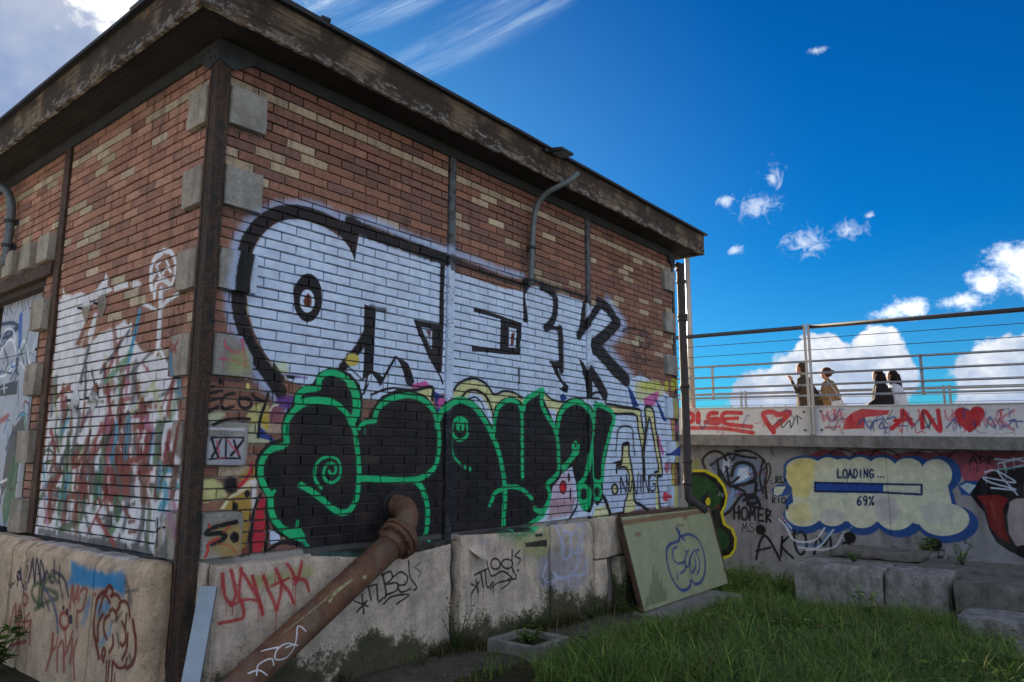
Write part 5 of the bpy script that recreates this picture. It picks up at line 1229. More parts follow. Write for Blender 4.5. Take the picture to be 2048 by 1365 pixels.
FW s 190,28,40,89 24 11 0 1529,2299 1522,2205 1601,2158
FW s 30,32,44,62 21 10 0 1771,2187 1816,2195 1850,2048
FW s 36,60,140,89 15 8 0 1214,2193 1271,2218 1274,2325 1282,2230
FW s 196,70,96,82 18 9 0 3241,2072 3281,2207 3314,2091 3306,2088
FW s 36,60,140,85 18 9 0 3058,2210 3076,2325 3125,2323
FW s 196,70,96,67 17 9 0 1132,2301 1171,2251 1268,2344 1311,2395
FW s 36,60,140,60 16 9 0 1139,2301 1182,2317 1212,2225 1201,2213 1183,2116
FW s 190,28,40,79 20 10 0 2173,2165 2227,2012 2246,2108 2297,2228 2295,2183
FW s 30,32,44,76 19 10 0 1214,2106 1264,2063 1290,2130 1364,2246 1442,2232
FW s 36,60,140,53 16 9 0 3551,2291 3544,2307 3618,2304 3602,2201
FW s 36,60,140,56 10 7 0 3634,2157 3621,2109 3624,2212 3635,2258 3653,2302
FW s 30,32,44,58 20 10 0 2275,2261 2268,2266 2282,2356
FW s 36,60,140,81 11 7 0 3315,2225 3346,2292 3335,2315
FW s 196,70,96,62 19 10 0 2086,2167 2085,2044 2177,2116
FW s 36,60,140,69 21 10 0 1977,2160 2018,2063 1995,2010 2031,2010
FW s 36,60,140,55 14 8 0 2332,2117 2339,2269 2360,2309 2339,2218 2419,2202
FW s 36,60,140,80 17 9 0 1298,2241 1357,2393 1435,2390
FW s 36,60,140,69 17 9 0 3480,2282 3541,2307 3551,2306
FW s 30,32,44,88 21 10 0 2536,2296 2569,2155 2602,2081 2605,2062 2628,2180
FW s 36,60,140,86 15 8 0 1892,2178 1901,2250 1982,2268 2016,2180 2052,2145
FW s 36,60,140,78 15 8 0 3444,2178 3505,2050 3495,2034 3542,2077 3567,2084
FW s 190,28,40,89 15 9 0 3423,2074 3480,2149 3524,2284 3511,2308 3544,2298
FW s 20,22,28,77 11 7 0 102,1242 129,1246 133,1186 192,1223
FW s 20,22,28,79 13 8 0 54,1063 100,1051 91,1057 132,978 160,1064
FW s 120,30,36,64 14 8 0 -107,1335 -18,1376 50,1386 38,1298
FW s 20,22,28,74 15 9 0 368,1279 321,1226 383,1263
FW s 20,22,28,60 21 10 0 182,1685 130,1753 157,1738 150,1815
FW s 120,30,36,59 15 9 0 301,592 291,630 250,597 309,569 343,579
FW s 30,40,80,68 20 10 0 -236,1502 -257,1409 -256,1344 -204,1369 -118,1313
FW s 30,40,80,50 22 10 0 -821,1605 -869,1505 -926,1434 -845,1433
FW s 20,22,28,67 12 8 0 -184,933 -136,962 -124,881 -23,979
FW s 30,40,80,76 15 8 0 -579,1697 -613,1618 -531,1650 -469,1632
FW s 20,22,28,83 19 10 0 -724,1318 -707,1363 -665,1450 -689,1474 -588,1426
FW s 30,40,80,50 11 7 0 -308,579 -206,666 -220,568
FW s 150,160,180,82 11 7 0 -252,1439 -296,1478 -309,1384
FW s 20,22,28,66 21 10 0 -586,1548 -499,1613 -523,1618
FW s 150,160,180,72 20 10 0 -844,957 -792,1012 -759,947 -739,1008
FW s 120,30,36,76 15 9 0 -270,1388 -213,1317 -108,1356 -125,1390 -158,1408
FW s 20,22,28,87 11 7 0 -1062,744 -1035,682 -998,749 -954,808
FW s 120,30,36,55 11 7 0 -559,1043 -516,1078 -435,1136 -345,1172
FW s 30,40,80,59 13 8 0 -188,1071 -224,985 -164,892 -152,943 -95,864
FW s 20,22,28,65 14 8 0 -942,831 -905,844 -954,866
FW s 150,160,180,75 11 7 0 278,684 360,605 446,560 479,623
FW s 30,40,80,55 14 8 0 -1134,1612 -1099,1514 -1078,1576
FW s 120,30,36,88 21 10 0 -819,796 -858,775 -903,745
FW s 30,40,80,87 20 10 0 -1145,830 -1129,877 -1113,925 -1181,872
FW s 20,22,28,77 17 9 0 -1067,985 -1068,892 -1091,942 -1015,1030 -1050,1017
FW s 20,22,28,85 18 9 0 -869,1113 -856,1158 -831,1094 -870,1022 -856,990
FW s 120,30,36,79 13 8 0 15,1171 94,1095 121,1072
FW s 120,30,36,57 21 10 0 -547,957 -440,1042 -444,1001 -426,970 -462,962
FW s 30,40,80,52 10 7 0 -531,676 -577,722 -499,735 -492,794
FW s 120,30,36,55 10 7 0 6,1296 109,1339 78,1351
FW s 120,30,36,76 12 8 0 -61,637 -32,707 63,711 79,674 119,630
FW s 30,40,80,78 17 9 0 -603,1306 -653,1392 -586,1485 -509,1434 -536,1465
FW s 20,22,28,58 11 7 0 -597,716 -644,665 -552,644 -466,593 -506,510
FW s 20,22,28,78 16 9 0 320,793 385,808 370,834 366,756
FW s 30,40,80,75 9 7 0 2909,404 2882,401 2906,459 2886,430 2906,467
FW s 120,30,36,74 8 6 0 2467,249 2454,240 2436,236 2440,213 2433,278
FW s 20,22,28,63 12 8 0 2515,354 2533,328 2596,279
FW s 30,40,80,53 13 8 0 2009,370 1972,438 1965,354
FW s 150,160,180,66 15 8 0 2852,323 2909,335 2916,406 2974,349
FW s 150,160,180,77 13 8 0 2762,297 2830,269 2800,222 2780,269
FW s 20,22,28,82 8 6 0 2909,342 2899,283 2944,211 2980,244
FW s 20,22,28,67 14 8 0 1131,378 1200,447 1271,420 1339,496
FW s 150,160,180,66 9 7 0 2207,321 2174,286 2143,361
FW s 120,30,36,69 13 8 0 1893,257 1912,206 1878,177
FW s 150,160,180,64 13 8 0 1124,199 1122,223 1101,210 1143,203
FW s 150,160,180,71 8 6 0 2269,191 2343,129 2382,48 2349,23 2317,46
FW s 120,30,36,85 19 10 0 1504,110 1555,86 1604,44
FW s 20,22,28,83 15 9 0 2489,182 2515,159 2538,204
FW s 20,22,28,74 14 8 0 2661,183 2647,164 2704,206 2770,154
FW s 150,160,180,83 16 9 0 1191,345 1234,368 1288,391 1294,470 1372,561
FW s 30,40,80,82 17 9 0 1561,85 1595,110 1594,64 1556,109 1503,66
FW s 20,22,28,77 11 7 0 2847,474 2910,459 2902,406 2927,407 2990,350
FW s 20,22,28,70 11 7 0 2148,173 2214,126 2291,192 2330,238 2408,281
FW s 30,40,80,66 10 7 0 1523,138 1507,57 1586,140 1593,120 1627,42
FW s 20,22,28,75 12 8 0 1921,243 1899,237 1982,297 1992,216 2021,203
FW s 150,160,180,63 16 9 0 1176,26 1235,12 1266,52
FW s 30,40,80,74 8 6 0 2506,96 2561,162 2600,206 2625,283
FW s 30,40,80,82 7 6 0 2786,214 2788,165 2747,116
FW s 20,22,28,83 16 9 0 1953,151 1948,159 1954,233 1970,243 1977,207
FW s 20,22,28,61 11 7 0 2671,169 2655,219 2692,147 2723,124
PN s 28,52,122,95 33 11 0 1370,829 1425,723 1523,660
PN s 28,52,122,95 37 11 0 1402,823 1425,723 1713,721 1940,622 1976,435 1865,246 1666,132 1454,111 1356,170 1271,106 1065,86 932,149 853,286 856,450 938,590 1102,652 1342,670 1443,781
PN s 28,52,122,95 24 9 0 1247,601 1103,575 1031,469 1153,400 1336,400 1273,312 1115,283
PN s 28,52,122,95 25 9 0 1471,522 1323,382 1384,338 1530,439
PN s 28,52,122,95 18 8 0 1433,536 1509,509 1572,543
PN s 28,52,122,95 27 9 0 1712,520 1516,420 1420,257 1607,314 1657,446
PN s 28,52,122,95 27 9 0 1876,505 1744,497 1767,395 1707,283 1584,219
PN s 28,52,122,95 22 8 0 1038,301 991,233
PN f 84,94,66,60 0 20 1 0,45 122,152 154,131 273,285 269,217 428,406 518,485 468,331 566,408 515,255 619,313 557,144 631,170 579,37
PN f 118,62,34,75 0 20 1 13,1007 2797,1021 2787,972 1124,949 35,949
PN f 118,62,34,60 0 30 1 2562,1010 2822,1015 2816,726 2645,694 2602,850
PN g 120,60,40,70 0 12 1 403,819 393,810 375,803 352,799 325,797 298,798 273,803 254,809 242,818 239,827 244,836 258,844 278,850 303,853 331,853 357,851 380,845 396,837 404,828
PN g 120,60,40,60 0 15 1 1803,939 1790,927 1769,916 1745,908 1718,905 1693,905 1671,910 1656,918 1648,929 1649,942 1658,955 1675,966 1697,976 1723,982 1749,984 1773,981 1793,975 1805,965 1808,953
PN g 120,60,40,50 0 15 1 1657,846 1646,842 1621,839 1585,837 1542,838 1497,841 1455,845 1420,850 1395,856 1384,861 1388,866 1405,870 1435,872 1474,873 1519,871 1563,868 1603,863 1634,858 1653,852'''

# ============================================================ ground
def ground_z(x, y):
    t = max(0., x - 2.0); z = -.02*t - .004*min(t, 9.)**2
    return z
GRASS_SOIL = None
def soil_mat():
    M = Mat('soil'); n = M.noise(M.pos, 3, 6, .65); n2 = M.noise(M.pos, 30, 5, .7)
    c = M.mix(M.ramp(n, .3, .7), (.035, .028, .018), (.075, .06, .036)); c = M.mix(M.ramp(n2, .45, .7, 0, .7), c, (.03, .045, .014))
    far = M.ramp(M.vmath('LENGTH', M.vmath('SUBTRACT', M.pos, (5.5, -1.5, 0))), 7.5, 9.5)
    c = M.mix(far, c, M.mix(n, (.42, .385, .31), (.32, .29, .24)))          # pale gravel beyond the grass, unseen, added to bounce light onto the walls
    return M.done(c, .95, n2, .8, .03, .1)
def make_ground():
    xs = np.unique(np.concatenate([np.linspace(-400, -10, 10), np.linspace(-10, 14, 97), np.linspace(14, 400, 10)]))
    ys = np.unique(np.concatenate([np.linspace(-400, -12, 10), np.linspace(-12, 14, 105), np.linspace(14, 400, 10)]))
    V = []; 
    for y in ys:
        for x in xs:
            near = -10 < x < 14 and -12 < y < 14
            V.append((x, y, ground_z(min(x, 11), y) + (.025*mnoise.noise((x*1.3, y*1.3, 0)) + .012*mnoise.noise((x*4, y*4, 3)) - .02 if near else -.02)))
    nx = len(xs); F = [(j*nx+i, j*nx+i+1, (j+1)*nx+i+1, (j+1)*nx+i) for j in range(len(ys)-1) for i in range(nx-1)]
    me = bpy.data.meshes.new('ground'); me.from_pydata(V, [], F); me.materials.append(soil_mat())
    for p in me.polygons: p.use_smooth = True
    tag(link('ground', me), kind='structure')
make_ground()

# ============================================================ the brick building
CH = .075                                  # one course
BX1, BX2, BX3 = (.07, 2.345), (2.435, 4.705), (4.80, 6.955)
BUILD = empty('brick_building', (3.5, 4, 0))
tag(BUILD, 'brick pump house with stone quoins, wide eaves and spray-painted walls', 'building')
m_brick_r, m_brick_l = brick_mat('RW'), brick_mat('LW')
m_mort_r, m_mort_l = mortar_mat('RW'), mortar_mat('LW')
m_stone_r = stone_mat('quoin_stone_right', 'RW', (.37, .365, .34), (.235, .23, .215), flake=.35)
m_stone_l = stone_mat('quoin_stone_left', 'LW', (.44, .40, .34), (.28, .25, .215), flake=.35)
m_pl_r = stone_mat('plinth_right', 'RW', (.66, .56, .46), (.42, .36, .30), moss=True, flake=.3)
m_pl_l = stone_mat('plinth_left', 'LW', (.72, .55, .385), (.48, .365, .255), moss=False, flake=.3)
m_post = rust_mat('rusty_post', None, (.020, .018, .018), .45)
m_mull_r = rust_mat('steel_mullion_right', 'RW', (.095, .12, .145), .35, 1.0)
m_mull_l = rust_mat('steel_mullion_left', None, (.075, .062, .05), .75)
m_beam = plain('dark_steel', (.045, .052, .06), .7, 0, .35, 8)
# ---- walls: the recessed mortar bed is the wall, the bricks sit on it
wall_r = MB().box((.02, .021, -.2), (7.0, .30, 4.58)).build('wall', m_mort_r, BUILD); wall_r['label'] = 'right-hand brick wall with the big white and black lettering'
mb = MB()
mb.box((.021, .31, -.2), (.30, 3.00, 4.58)); mb.box((.021, 3.00, 3.28), (.30, 6.0, 4.58))
wall_l = mb.build('wall', m_mort_l, BUILD); wall_l['label'] = 'left-hand brick wall with stick figure and faded mural'
MB().box((6.7, .31, 0), (6.98, 8.0, 4.58)).build('wall', m_mort_r, BUILD)
MB().box((.31, 7.7, 0), (6.69, 7.98, 4.58)).build('wall', m_mort_l, BUILD)
MB().box((.012, 6.01, 0), (.30, 7.69, 4.58)).build('wall', m_mort_l, BUILD)
MB().box((.305, .305, -.2), (6.69, 7.69, 4.55)).build('light_block_core', plain('inner_dark', (.03, .03, .03)), BUILD)  # unseen solid core, added to stop light leaking through the building
# ---- bricks
QUOIN_Z = [(H0 + 8*CH*i, H0 + 8*CH*i + 4*CH) for i in range(6)]
def in_quoin(z): return any(a - .01 < z < b for a, b in QUOIN_Z)
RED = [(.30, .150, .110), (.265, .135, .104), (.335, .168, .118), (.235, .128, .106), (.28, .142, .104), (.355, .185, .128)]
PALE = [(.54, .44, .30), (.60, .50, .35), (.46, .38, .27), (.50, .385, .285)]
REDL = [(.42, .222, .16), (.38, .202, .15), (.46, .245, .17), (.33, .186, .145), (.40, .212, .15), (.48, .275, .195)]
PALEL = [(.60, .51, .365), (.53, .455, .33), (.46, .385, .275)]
bricks = []                                # (wall, a0, a1, z0, z1, colour)
r_ = random.Random(3)
def lay(wall, a, b, phase, z0, n0, n1, skip=None, pale_p=.075, short=False):
    for n in range(n0, n1):
        z = z0 + n*CH; off = phase + (0 if n % 2 == 0 else .13); k = math.floor((a - off)/.26) - 1
        cluster = mnoise.noise((n*.22, wall*9.1 + a, 1.7))
        while True:
            x0 = off + k*.26; x1 = x0 + .26; k += 1
            if x0 >= b - .012: break
            c0, c1 = max(x0, a), min(x1, b)
            if c1 - c0 < .03 or (skip and skip((c0+c1)/2, z + CH/2, c0, c1)): continue
            if skip:
                q = skip(None, z + CH/2, c0, c1)
                if q: c0, c1 = q
                if c1 - c0 < .025: continue
            cl = mnoise.noise((x0*.9, n*.33, wall*5.))
            p = pale_p*(1 + 3.2*max(0, cl + .1)) if n > 18 else .06
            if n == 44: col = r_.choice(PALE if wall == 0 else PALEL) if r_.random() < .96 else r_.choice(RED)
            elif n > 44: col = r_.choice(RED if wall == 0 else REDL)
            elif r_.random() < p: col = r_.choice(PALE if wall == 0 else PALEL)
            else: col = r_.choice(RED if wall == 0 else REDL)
            f = r_.uniform(.86, 1.14); bricks.append((wall, c0, c1, z, z + CH, tuple(v*f for v in col)))
def skip_r(x, z, c0, c1):
    if x is not None: return (in_quoin(z) and (c1 < .37 or c0 > 6.65))
    if in_quoin(z):
        if c0 < .365 < c1: return (.367, c1)
        if c0 < 6.655 < c1: return (c0, 6.652)
    return None
def skip_l(y, z, c0, c1):
    if y is not None: return in_quoin(z) and c1 < .36
    if in_quoin(z) and c0 < .352 < c1: return (.356, c1)
    return None
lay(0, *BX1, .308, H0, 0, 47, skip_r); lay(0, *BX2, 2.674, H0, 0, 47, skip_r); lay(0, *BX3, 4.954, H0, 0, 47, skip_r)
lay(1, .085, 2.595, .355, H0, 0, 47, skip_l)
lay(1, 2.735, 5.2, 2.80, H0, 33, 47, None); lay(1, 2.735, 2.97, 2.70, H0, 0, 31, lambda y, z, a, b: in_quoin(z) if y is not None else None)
def brick_geo(b, r):
    wall, a0, a1, z0, z1, col = b; g = .0056
    a0 += g + r.uniform(-.002, .002); a1 -= g + r.uniform(-.002, .002); z0 += g + r.uniform(-.0015, .0015); z1 -= g + r.uniform(-.0015, .0015)
    f = r.uniform(-.003, .003); tx = r.uniform(-.0014, .0014); tz = r.uniform(-.0012, .0012); e = .0035; bk = .03
    def P(a, z, d): return (a, d, z) if wall == 0 else (d, a, z)
    am, zm = (a0+a1)/2, (z0+z1)/2
    def front(a, z): return f + tx*(1 if a > am else -1) + tz*(1 if z > zm else -1)
    v = []
    es = [e*r.uniform(.7, 1.6) if r.random() > .10 else r.uniform(.009, .019) for _ in range(4)]
    for (a, z), q in zip(((a0, z0), (a1, z0), (a1, z1), (a0, z1)), es): v.append(P(a + (q if a < am else -q), z + (q*.7 if z < zm else -q*.7), front(a, z)))
    for (a, z) in ((a0, z0), (a1, z0), (a1, z1), (a0, z1)): v.append(P(a, z, front(a, z) + e))
    for (a, z) in ((a0, z0), (a1, z0), (a1, z1), (a0, z1)): v.append(P(a, z, bk))
    fc = [(0, 1, 2, 3)] + [(4+i, 4+(i+1) % 4, (i+1) % 4, i) for i in range(4)] + [(8+i, 8+(i+1) % 4, 4+(i+1) % 4, 4+i) for i in range(4)]
    if wall == 1: fc = [q[::-1] for q in fc]
    return v, fc
def area(b):
    w, a0, a1, z0, z1, _ = b
    P = [project((a, 0, z) if w == 0 else (0, a, z)) for a, z in ((a0, z0), (a1, z0), (a1, z1), (a0, z1))]
    if not all(-40 < x < 2090 and -40 < y < 1400 for x, y in P): return 0
    return abs(sum(P[i][0]*P[(i+1) % 4][1] - P[(i+1) % 4][0]*P[i][1] for i in range(4)))/2
bricks.sort(key=area, reverse=True)
def brick_mesh(name, lst, mat):
    V, F, Cc = [], [], []
    for b in lst:
        v, f = brick_geo(b, r_); o = len(V); V += v; F += [tuple(i+o for i in q) for q in f]; Cc += [(*b[5], 1)]*len(v)
    me = bpy.data.meshes.new(name); me.from_pydata(V, [], F); me.materials.append(mat)
    at = me.color_attributes.new('bcol', 'FLOAT_COLOR', 'POINT'); at.data.foreach_set('color', np.array(Cc, np.float32).ravel()); return me
for b in bricks[:300]: link('brick', brick_mesh('brick', [b], m_brick_r if b[0] == 0 else m_brick_l), wall_r if b[0] == 0 else wall_l)
for w, m, p in ((0, m_brick_r, wall_r), (1, m_brick_l, wall_l)):
    tag(link('brickwork', brick_mesh('brickwork', [b for b in bricks[300:] if b[0] == w], m), p), kind='stuff')
# ---- quoins: bevelled stones
def quoin(a, b, mat, ax, name='quoin_stone'):
    quoin.n = getattr(quoin, 'n', 0) + 1
    return rough_block(name, a, b, mat, BUILD, .045, .0035, .006, 50 + quoin.n*1.37, .006)
for z0, z1 in QUOIN_Z:
    quoin((.075, -.05, z0+.004), (.362, .03, z1-.004), m_stone_r, 0)
    quoin((6.66, -.05, z0+.004), (6.975, .03, z1-.004), m_stone_r, 0)
    quoin((-.05, .088, z0+.004), (.03, .35, z1-.004), m_stone_l, 1)
for i, (z0, z1) in enumerate(QUOIN_Z[:4]): quoin((-.075, 2.745, z0+.004), (.09, 3.03, z1-.004), m_stone_l, 1, 'jamb_stone')
for y in (2.74, 3.20, 3.68, 4.16): quoin((-.085, y, 3.40), (.03, y+.27, 3.66), m_stone_l, 1, 'lintel_stone')
# ---- steelwork
MB().box((-.03, -.03, 0), (.066, .084, 4.40)).build('corner_post', m_post, BUILD, bevel=.004)
fl_ = MB().box((-.036, .06, .3), (-.0305, .084, 4.3)).build('post_flange', m_mull_l, BUILD)
for x in (2.35, 4.71): MB().box((x, -.022, .45 if x < 3 else .93), (x+.08, .05, 4.49)).build('steel_mullion', m_mull_r, BUILD, bevel=.003)
MB().box((6.96, -.018, .93), (7.012, .06, 4.49)).build('steel_mullion', m_mull_r, BUILD, bevel=.003)
MB().box((-.022, 2.60, .96), (.05, 2.725, 4.49)).build('steel_mullion', m_mull_l, BUILD, bevel=.003)
MB().box((.0, -.03, 4.462), (7.02, .05, 4.556)).build('steel_beam', m_beam, BUILD)
MB().box((-.03, .051, 4.462), (.05, 6.0, 4.556)).build('steel_beam', m_beam, BUILD)
g1 = MB().prism([(-.034, -.038, 4.40), (.066, -.038, 4.36), (.09, -.038, 4.36), (.24, -.038, 4.462), (.24, -.038, 4.552), (-.034, -.038, 4.552)], (0, .012, 0)).build('gusset_plate', m_beam, BUILD)
g2 = MB().prism([(-.038, -.026, 4.40), (-.038, .084, 4.36), (-.038, .10, 4.36), (-.038, .24, 4.462), (-.038, .24, 4.552), (-.038, -.026, 4.552)], (.012, 0, 0)).build('gusset_plate', m_beam, BUILD)
g3 = MB().prism([(6.80, -.034, 4.462), (6.93, -.034, 4.34), (7.01, -.034, 4.34), (7.01, -.034, 4.552), (6.80, -.034, 4.552)], (0, .012, 0)).build('gusset_plate', m_beam, BUILD)
def rivet(p, n, parent, r=.012):
    n = Vector(n); MB().tube([Vector(p), Vector(p)+n*.006, Vector(p)+n*.011], [r, r*.9, r*.4], 8).build('rivet', m_beam, parent)
for x, z in ((.02, 4.50), (.09, 4.44), (.11, 4.50), (.17, 4.50), (.02, 4.43)): rivet((x, -.038, z), (0, -1, 0), g1)
for y, z in ((.02, 4.50), (.09, 4.44), (.11, 4.50), (.17, 4.50), (.02, 4.43)): rivet((-.038, y, z), (-1, 0, 0), g2)
# ---- eaves
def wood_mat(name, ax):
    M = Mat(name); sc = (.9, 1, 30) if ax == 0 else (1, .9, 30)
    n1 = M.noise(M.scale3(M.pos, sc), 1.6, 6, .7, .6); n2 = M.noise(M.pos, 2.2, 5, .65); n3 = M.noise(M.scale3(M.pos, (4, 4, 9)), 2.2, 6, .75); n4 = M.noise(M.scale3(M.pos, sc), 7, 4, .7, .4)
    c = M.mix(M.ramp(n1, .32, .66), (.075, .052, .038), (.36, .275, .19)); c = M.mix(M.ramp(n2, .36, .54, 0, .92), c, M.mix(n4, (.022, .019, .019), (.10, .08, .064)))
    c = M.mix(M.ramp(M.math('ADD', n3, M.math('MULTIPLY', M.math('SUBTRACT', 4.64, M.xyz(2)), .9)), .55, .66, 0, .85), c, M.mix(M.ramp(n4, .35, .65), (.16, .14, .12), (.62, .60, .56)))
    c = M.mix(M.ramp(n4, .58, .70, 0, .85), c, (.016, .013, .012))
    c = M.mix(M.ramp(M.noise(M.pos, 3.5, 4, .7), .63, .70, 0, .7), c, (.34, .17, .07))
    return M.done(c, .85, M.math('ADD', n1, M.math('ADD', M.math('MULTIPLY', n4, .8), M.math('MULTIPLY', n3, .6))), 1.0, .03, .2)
m_wood_r, m_wood_l = wood_mat('weathered_wood_right', 0), wood_mat('weathered_wood_left', 1)
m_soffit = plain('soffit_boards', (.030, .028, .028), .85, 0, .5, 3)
m_roof = plain('roof_felt', (.022, .026, .034), .55, 0, .3, 12)
FZ0, FZ1, OV = 4.53, 4.815, .36
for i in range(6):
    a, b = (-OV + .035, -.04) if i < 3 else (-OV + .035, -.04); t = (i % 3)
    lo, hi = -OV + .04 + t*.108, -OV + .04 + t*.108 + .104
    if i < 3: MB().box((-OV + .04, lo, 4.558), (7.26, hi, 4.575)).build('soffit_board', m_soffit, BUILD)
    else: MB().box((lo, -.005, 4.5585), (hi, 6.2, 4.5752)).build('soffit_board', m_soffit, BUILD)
def fascia(name, a, b, mat, ax):
    """a split, weathered board: cut up along its length so the lower edge is ragged"""
    bm = bmesh.new(); n = int((b[ax]-a[ax])/.05); o = 1-ax
    def V(t, d, z):
        p = [0, 0, z]; p[ax] = a[ax] + (b[ax]-a[ax])*t/n; p[o] = d; return p
    rows = []
    for t in range(n+1):
        s_ = a[ax] + (b[ax]-a[ax])*t/n; rag = .010*mnoise.noise((s_*6, ax*7., 0)) + .016*max(0, mnoise.noise((s_*2.1, ax*3., 4)) - .2)
        w1 = .006*mnoise.noise((s_*5, 1.3, ax)); w2 = .006*mnoise.noise((s_*7, 5.3, ax))
        prof = [(b[o], a[2]+rag), (a[o]+.004, a[2]+rag), (a[o]+w1*.5, a[2]+.012+rag), (a[o]+w1, a[2]+.10), (a[o]+w2, a[2]+.19), (a[o], b[2]), (b[o], b[2])]
        rows.append([bm.verts.new(V(t, d, z)) for d, z in prof])
    for t in range(n):
        for k in range(7): bm.faces.new((rows[t][k], rows[t+1][k], rows[t+1][(k+1) % 7], rows[t][(k+1) % 7]))
    bm.faces.new(rows[0]); bm.faces.new(rows[-1][::-1]); bmesh.ops.recalc_face_normals(bm, faces=bm.faces)
    me = bpy.data.meshes.new(name); bm.to_mesh(me); bm.free(); me.materials.append(mat); return link(name, me, BUILD)
fascia('fascia_board', (-OV + .10, -OV, FZ0), (3.1, -OV + .035, FZ1), m_wood_r, 0); fascia('fascia_board', (3.104, -OV + .003, FZ0), (7.262, -OV + .035, FZ1), m_wood_r, 0)
fascia('fascia_board', (-OV, -OV + .037, FZ0), (-OV + .035, 2.4, FZ1), m_wood_l, 1); fascia('fascia_board', (-OV + .003, 2.404, FZ0), (-OV + .035, 6.2, FZ1), m_wood_l, 1)
MB().box((-OV - .004, -OV - .004, FZ0 - .004), (-OV + .098, -OV + .036, FZ1)).build('corner_trim', m_wood_r, BUILD, bevel=.004)
MB().box((7.264, -OV - .003, FZ0 - .003), (7.30, 6.2, FZ1)).build('fascia_board', m_wood_l, BUILD)
def edge_strip(ax):
    pts = []
    L0, L1 = (-OV - .05, 7.34) if ax == 0 else (-OV - .042, 6.2); n = 60; m_ = MB(); prev = None
    for i in range(n+1):
        s_ = L0 + (L1-L0)*i/n; dz = .008*mnoise.noise((s_*1.5, 2.2, ax)); q = [(-OV-.045, 4.815+dz), (-OV-.05, 4.835+dz), (-OV-.02, 4.862+dz), (.6, 4.855), (.6, 4.818), (-OV-.03, 4.8165)]
        ring = [m_.bm.verts.new((s_, d, z) if ax == 0 else (d, s_, z+.0006)) for d, z in q]
        if prev:
            for k in range(6): m_.bm.faces.new((prev[k], ring[k], ring[(k+1) % 6], prev[(k+1) % 6]))
        else: m_.bm.faces.new(ring)
        prev = ring
    m_.bm.faces.new(prev[::-1]); return m_.build('roof_edge', m_roof, BUILD)
edge_strip(0); edge_strip(1)
MB().box((.6, .6, 4.80), (7.3, 8.3, 4.853)).build('roof', m_roof, BUILD)
MB().tube([(.55 + .0, -OV-.03, 4.862), (.62, -OV-.035, 4.868)], .02, 8).build('edge_clip', m_roof, BUILD)
# ---- plinth
rough_block('plinth_block', (.135, -.12, -.1), (2.335, .0, H0 - .035), m_pl_r, BUILD, .06, .007, .010, 1, .05)
rough_block('plinth_block', (2.45, -.125, -.1), (3.80, .0, H0 - .02), m_pl_r, BUILD, .045, .014, .016, 2, .22)
rough_block('plinth_block', (3.812, -.12, -.15), (4.62, .0, H0 - .03), m_pl_r, BUILD, .075, .006, .014, 5, .05)
rough_block('plinth_block', (4.63, -.135, -.2), (4.90, .0, .50), m_pl_r, BUILD, .06, .012, .02, 8)
rough_block('plinth_block', (5.16, -.135, -.2), (7.25, .0, .50), m_pl_r, BUILD, .075, .008, .02, 9)
rough_block('plinth_block', (4.63, -.135, .502), (7.25, .0, H0 - .005), m_pl_r, BUILD, .075, .006, .014, 10, .03)
rough_block('rubble_infill', (.067, -.06, -.1), (.132, .0, H0 - .01), m_pl_r, BUILD, .035, .02, .012, 12)
def bev_l(p):
    if p.z > H0 - .10 and p.x < -.1:
        t = min(1, max(0, (p.z - (H0 - .10))/.07)); p.x = max(p.x, -.20 + .055*t*t)
    return p
for i, (y0, y1) in enumerate(((.15, .862), (.872, 2.14), (2.15, 2.43), (2.44, 3.3), (3.31, 4.6), (4.61, 6.2))):
    rough_block('plinth_block', (-.20 + (.0 if i != 3 else -.01), y0, -.2), (.0, y1, H0 - .01), m_pl_l, BUILD, .07, .005, .010, 20+i, .015, bev_l)
# ---- door in the left wall
m_door = Mat('door_paint'); _n = m_door.noise(m_door.pos, 6, 5); _c = m_door.mix(m_door.ramp(_n, .3, .7), (.30, .31, .34), (.20, .21, .24)); _c, _a = m_door.paint(_c, 'LW', 1, .5); m_door = m_door.done(_c, .5, _n, .2, .004)
DOOR = MB().box((.10, 3.035, H0), (.145, 3.60, 3.20)).build('door', m_door, BUILD); DOOR['label'] = 'grey painted door covered in tags'
MB().box((.10, 3.606, H0), (.145, 4.4, 2.62)).build('door_leaf', m_door, DOOR); MB().box((.10, 3.606, 2.628), (.145, 4.4, 3.20)).build('transom_panel', m_door, DOOR)
MB().tube([(.10, 3.12, 2.62), (.05, 3.12, 2.62), (.035, 3.12, 2.60)], .018, 8).build('door_handle', m_beam, DOOR)
MB().box((.012, 2.99, H0), (.10, 3.033, 3.26)).build('door_frame', m_post, BUILD); MB().box((.012, 3.034, 3.203), (.12, 6.0, 3.262)).build('door_frame', m_post, BUILD)
MB().box((-.045, 2.73, 3.268), (.05, 6.0, 3.395)).build('lintel', m_mull_l, BUILD, bevel=.004)
# ---- lozenge wall anchors
for y, z in ((1.62, 2.84), (1.93, 2.84), (1.62, 2.07), (1.98, 2.07)):
    bm = bmesh.new(); c = bm.verts.new((-.055, y, z)); q = [bm.verts.new(p) for p in ((-.004, y-.075, z), (-.004, y, z-.13), (-.004, y+.075, z), (-.004, y, z+.13))]; k = bm.verts.new((.01, y, z))
    for i in range(4): bm.faces.new((c, q[i], q[(i+1) % 4])); bm.faces.new((k, q[(i+1) % 4], q[i]))
    bmesh.ops.recalc_face_normals(bm, faces=bm.faces); me = bpy.data.meshes.new('wall_anchor'); bm.to_mesh(me); bm.free(); me.materials.append(m_stone_l); an = link('wall_anchor', me, BUILD)
    MB().box((-.075, y-.012, z-.01), (-.03, y+.012, z+.01)).build('wedge', m_beam, an)

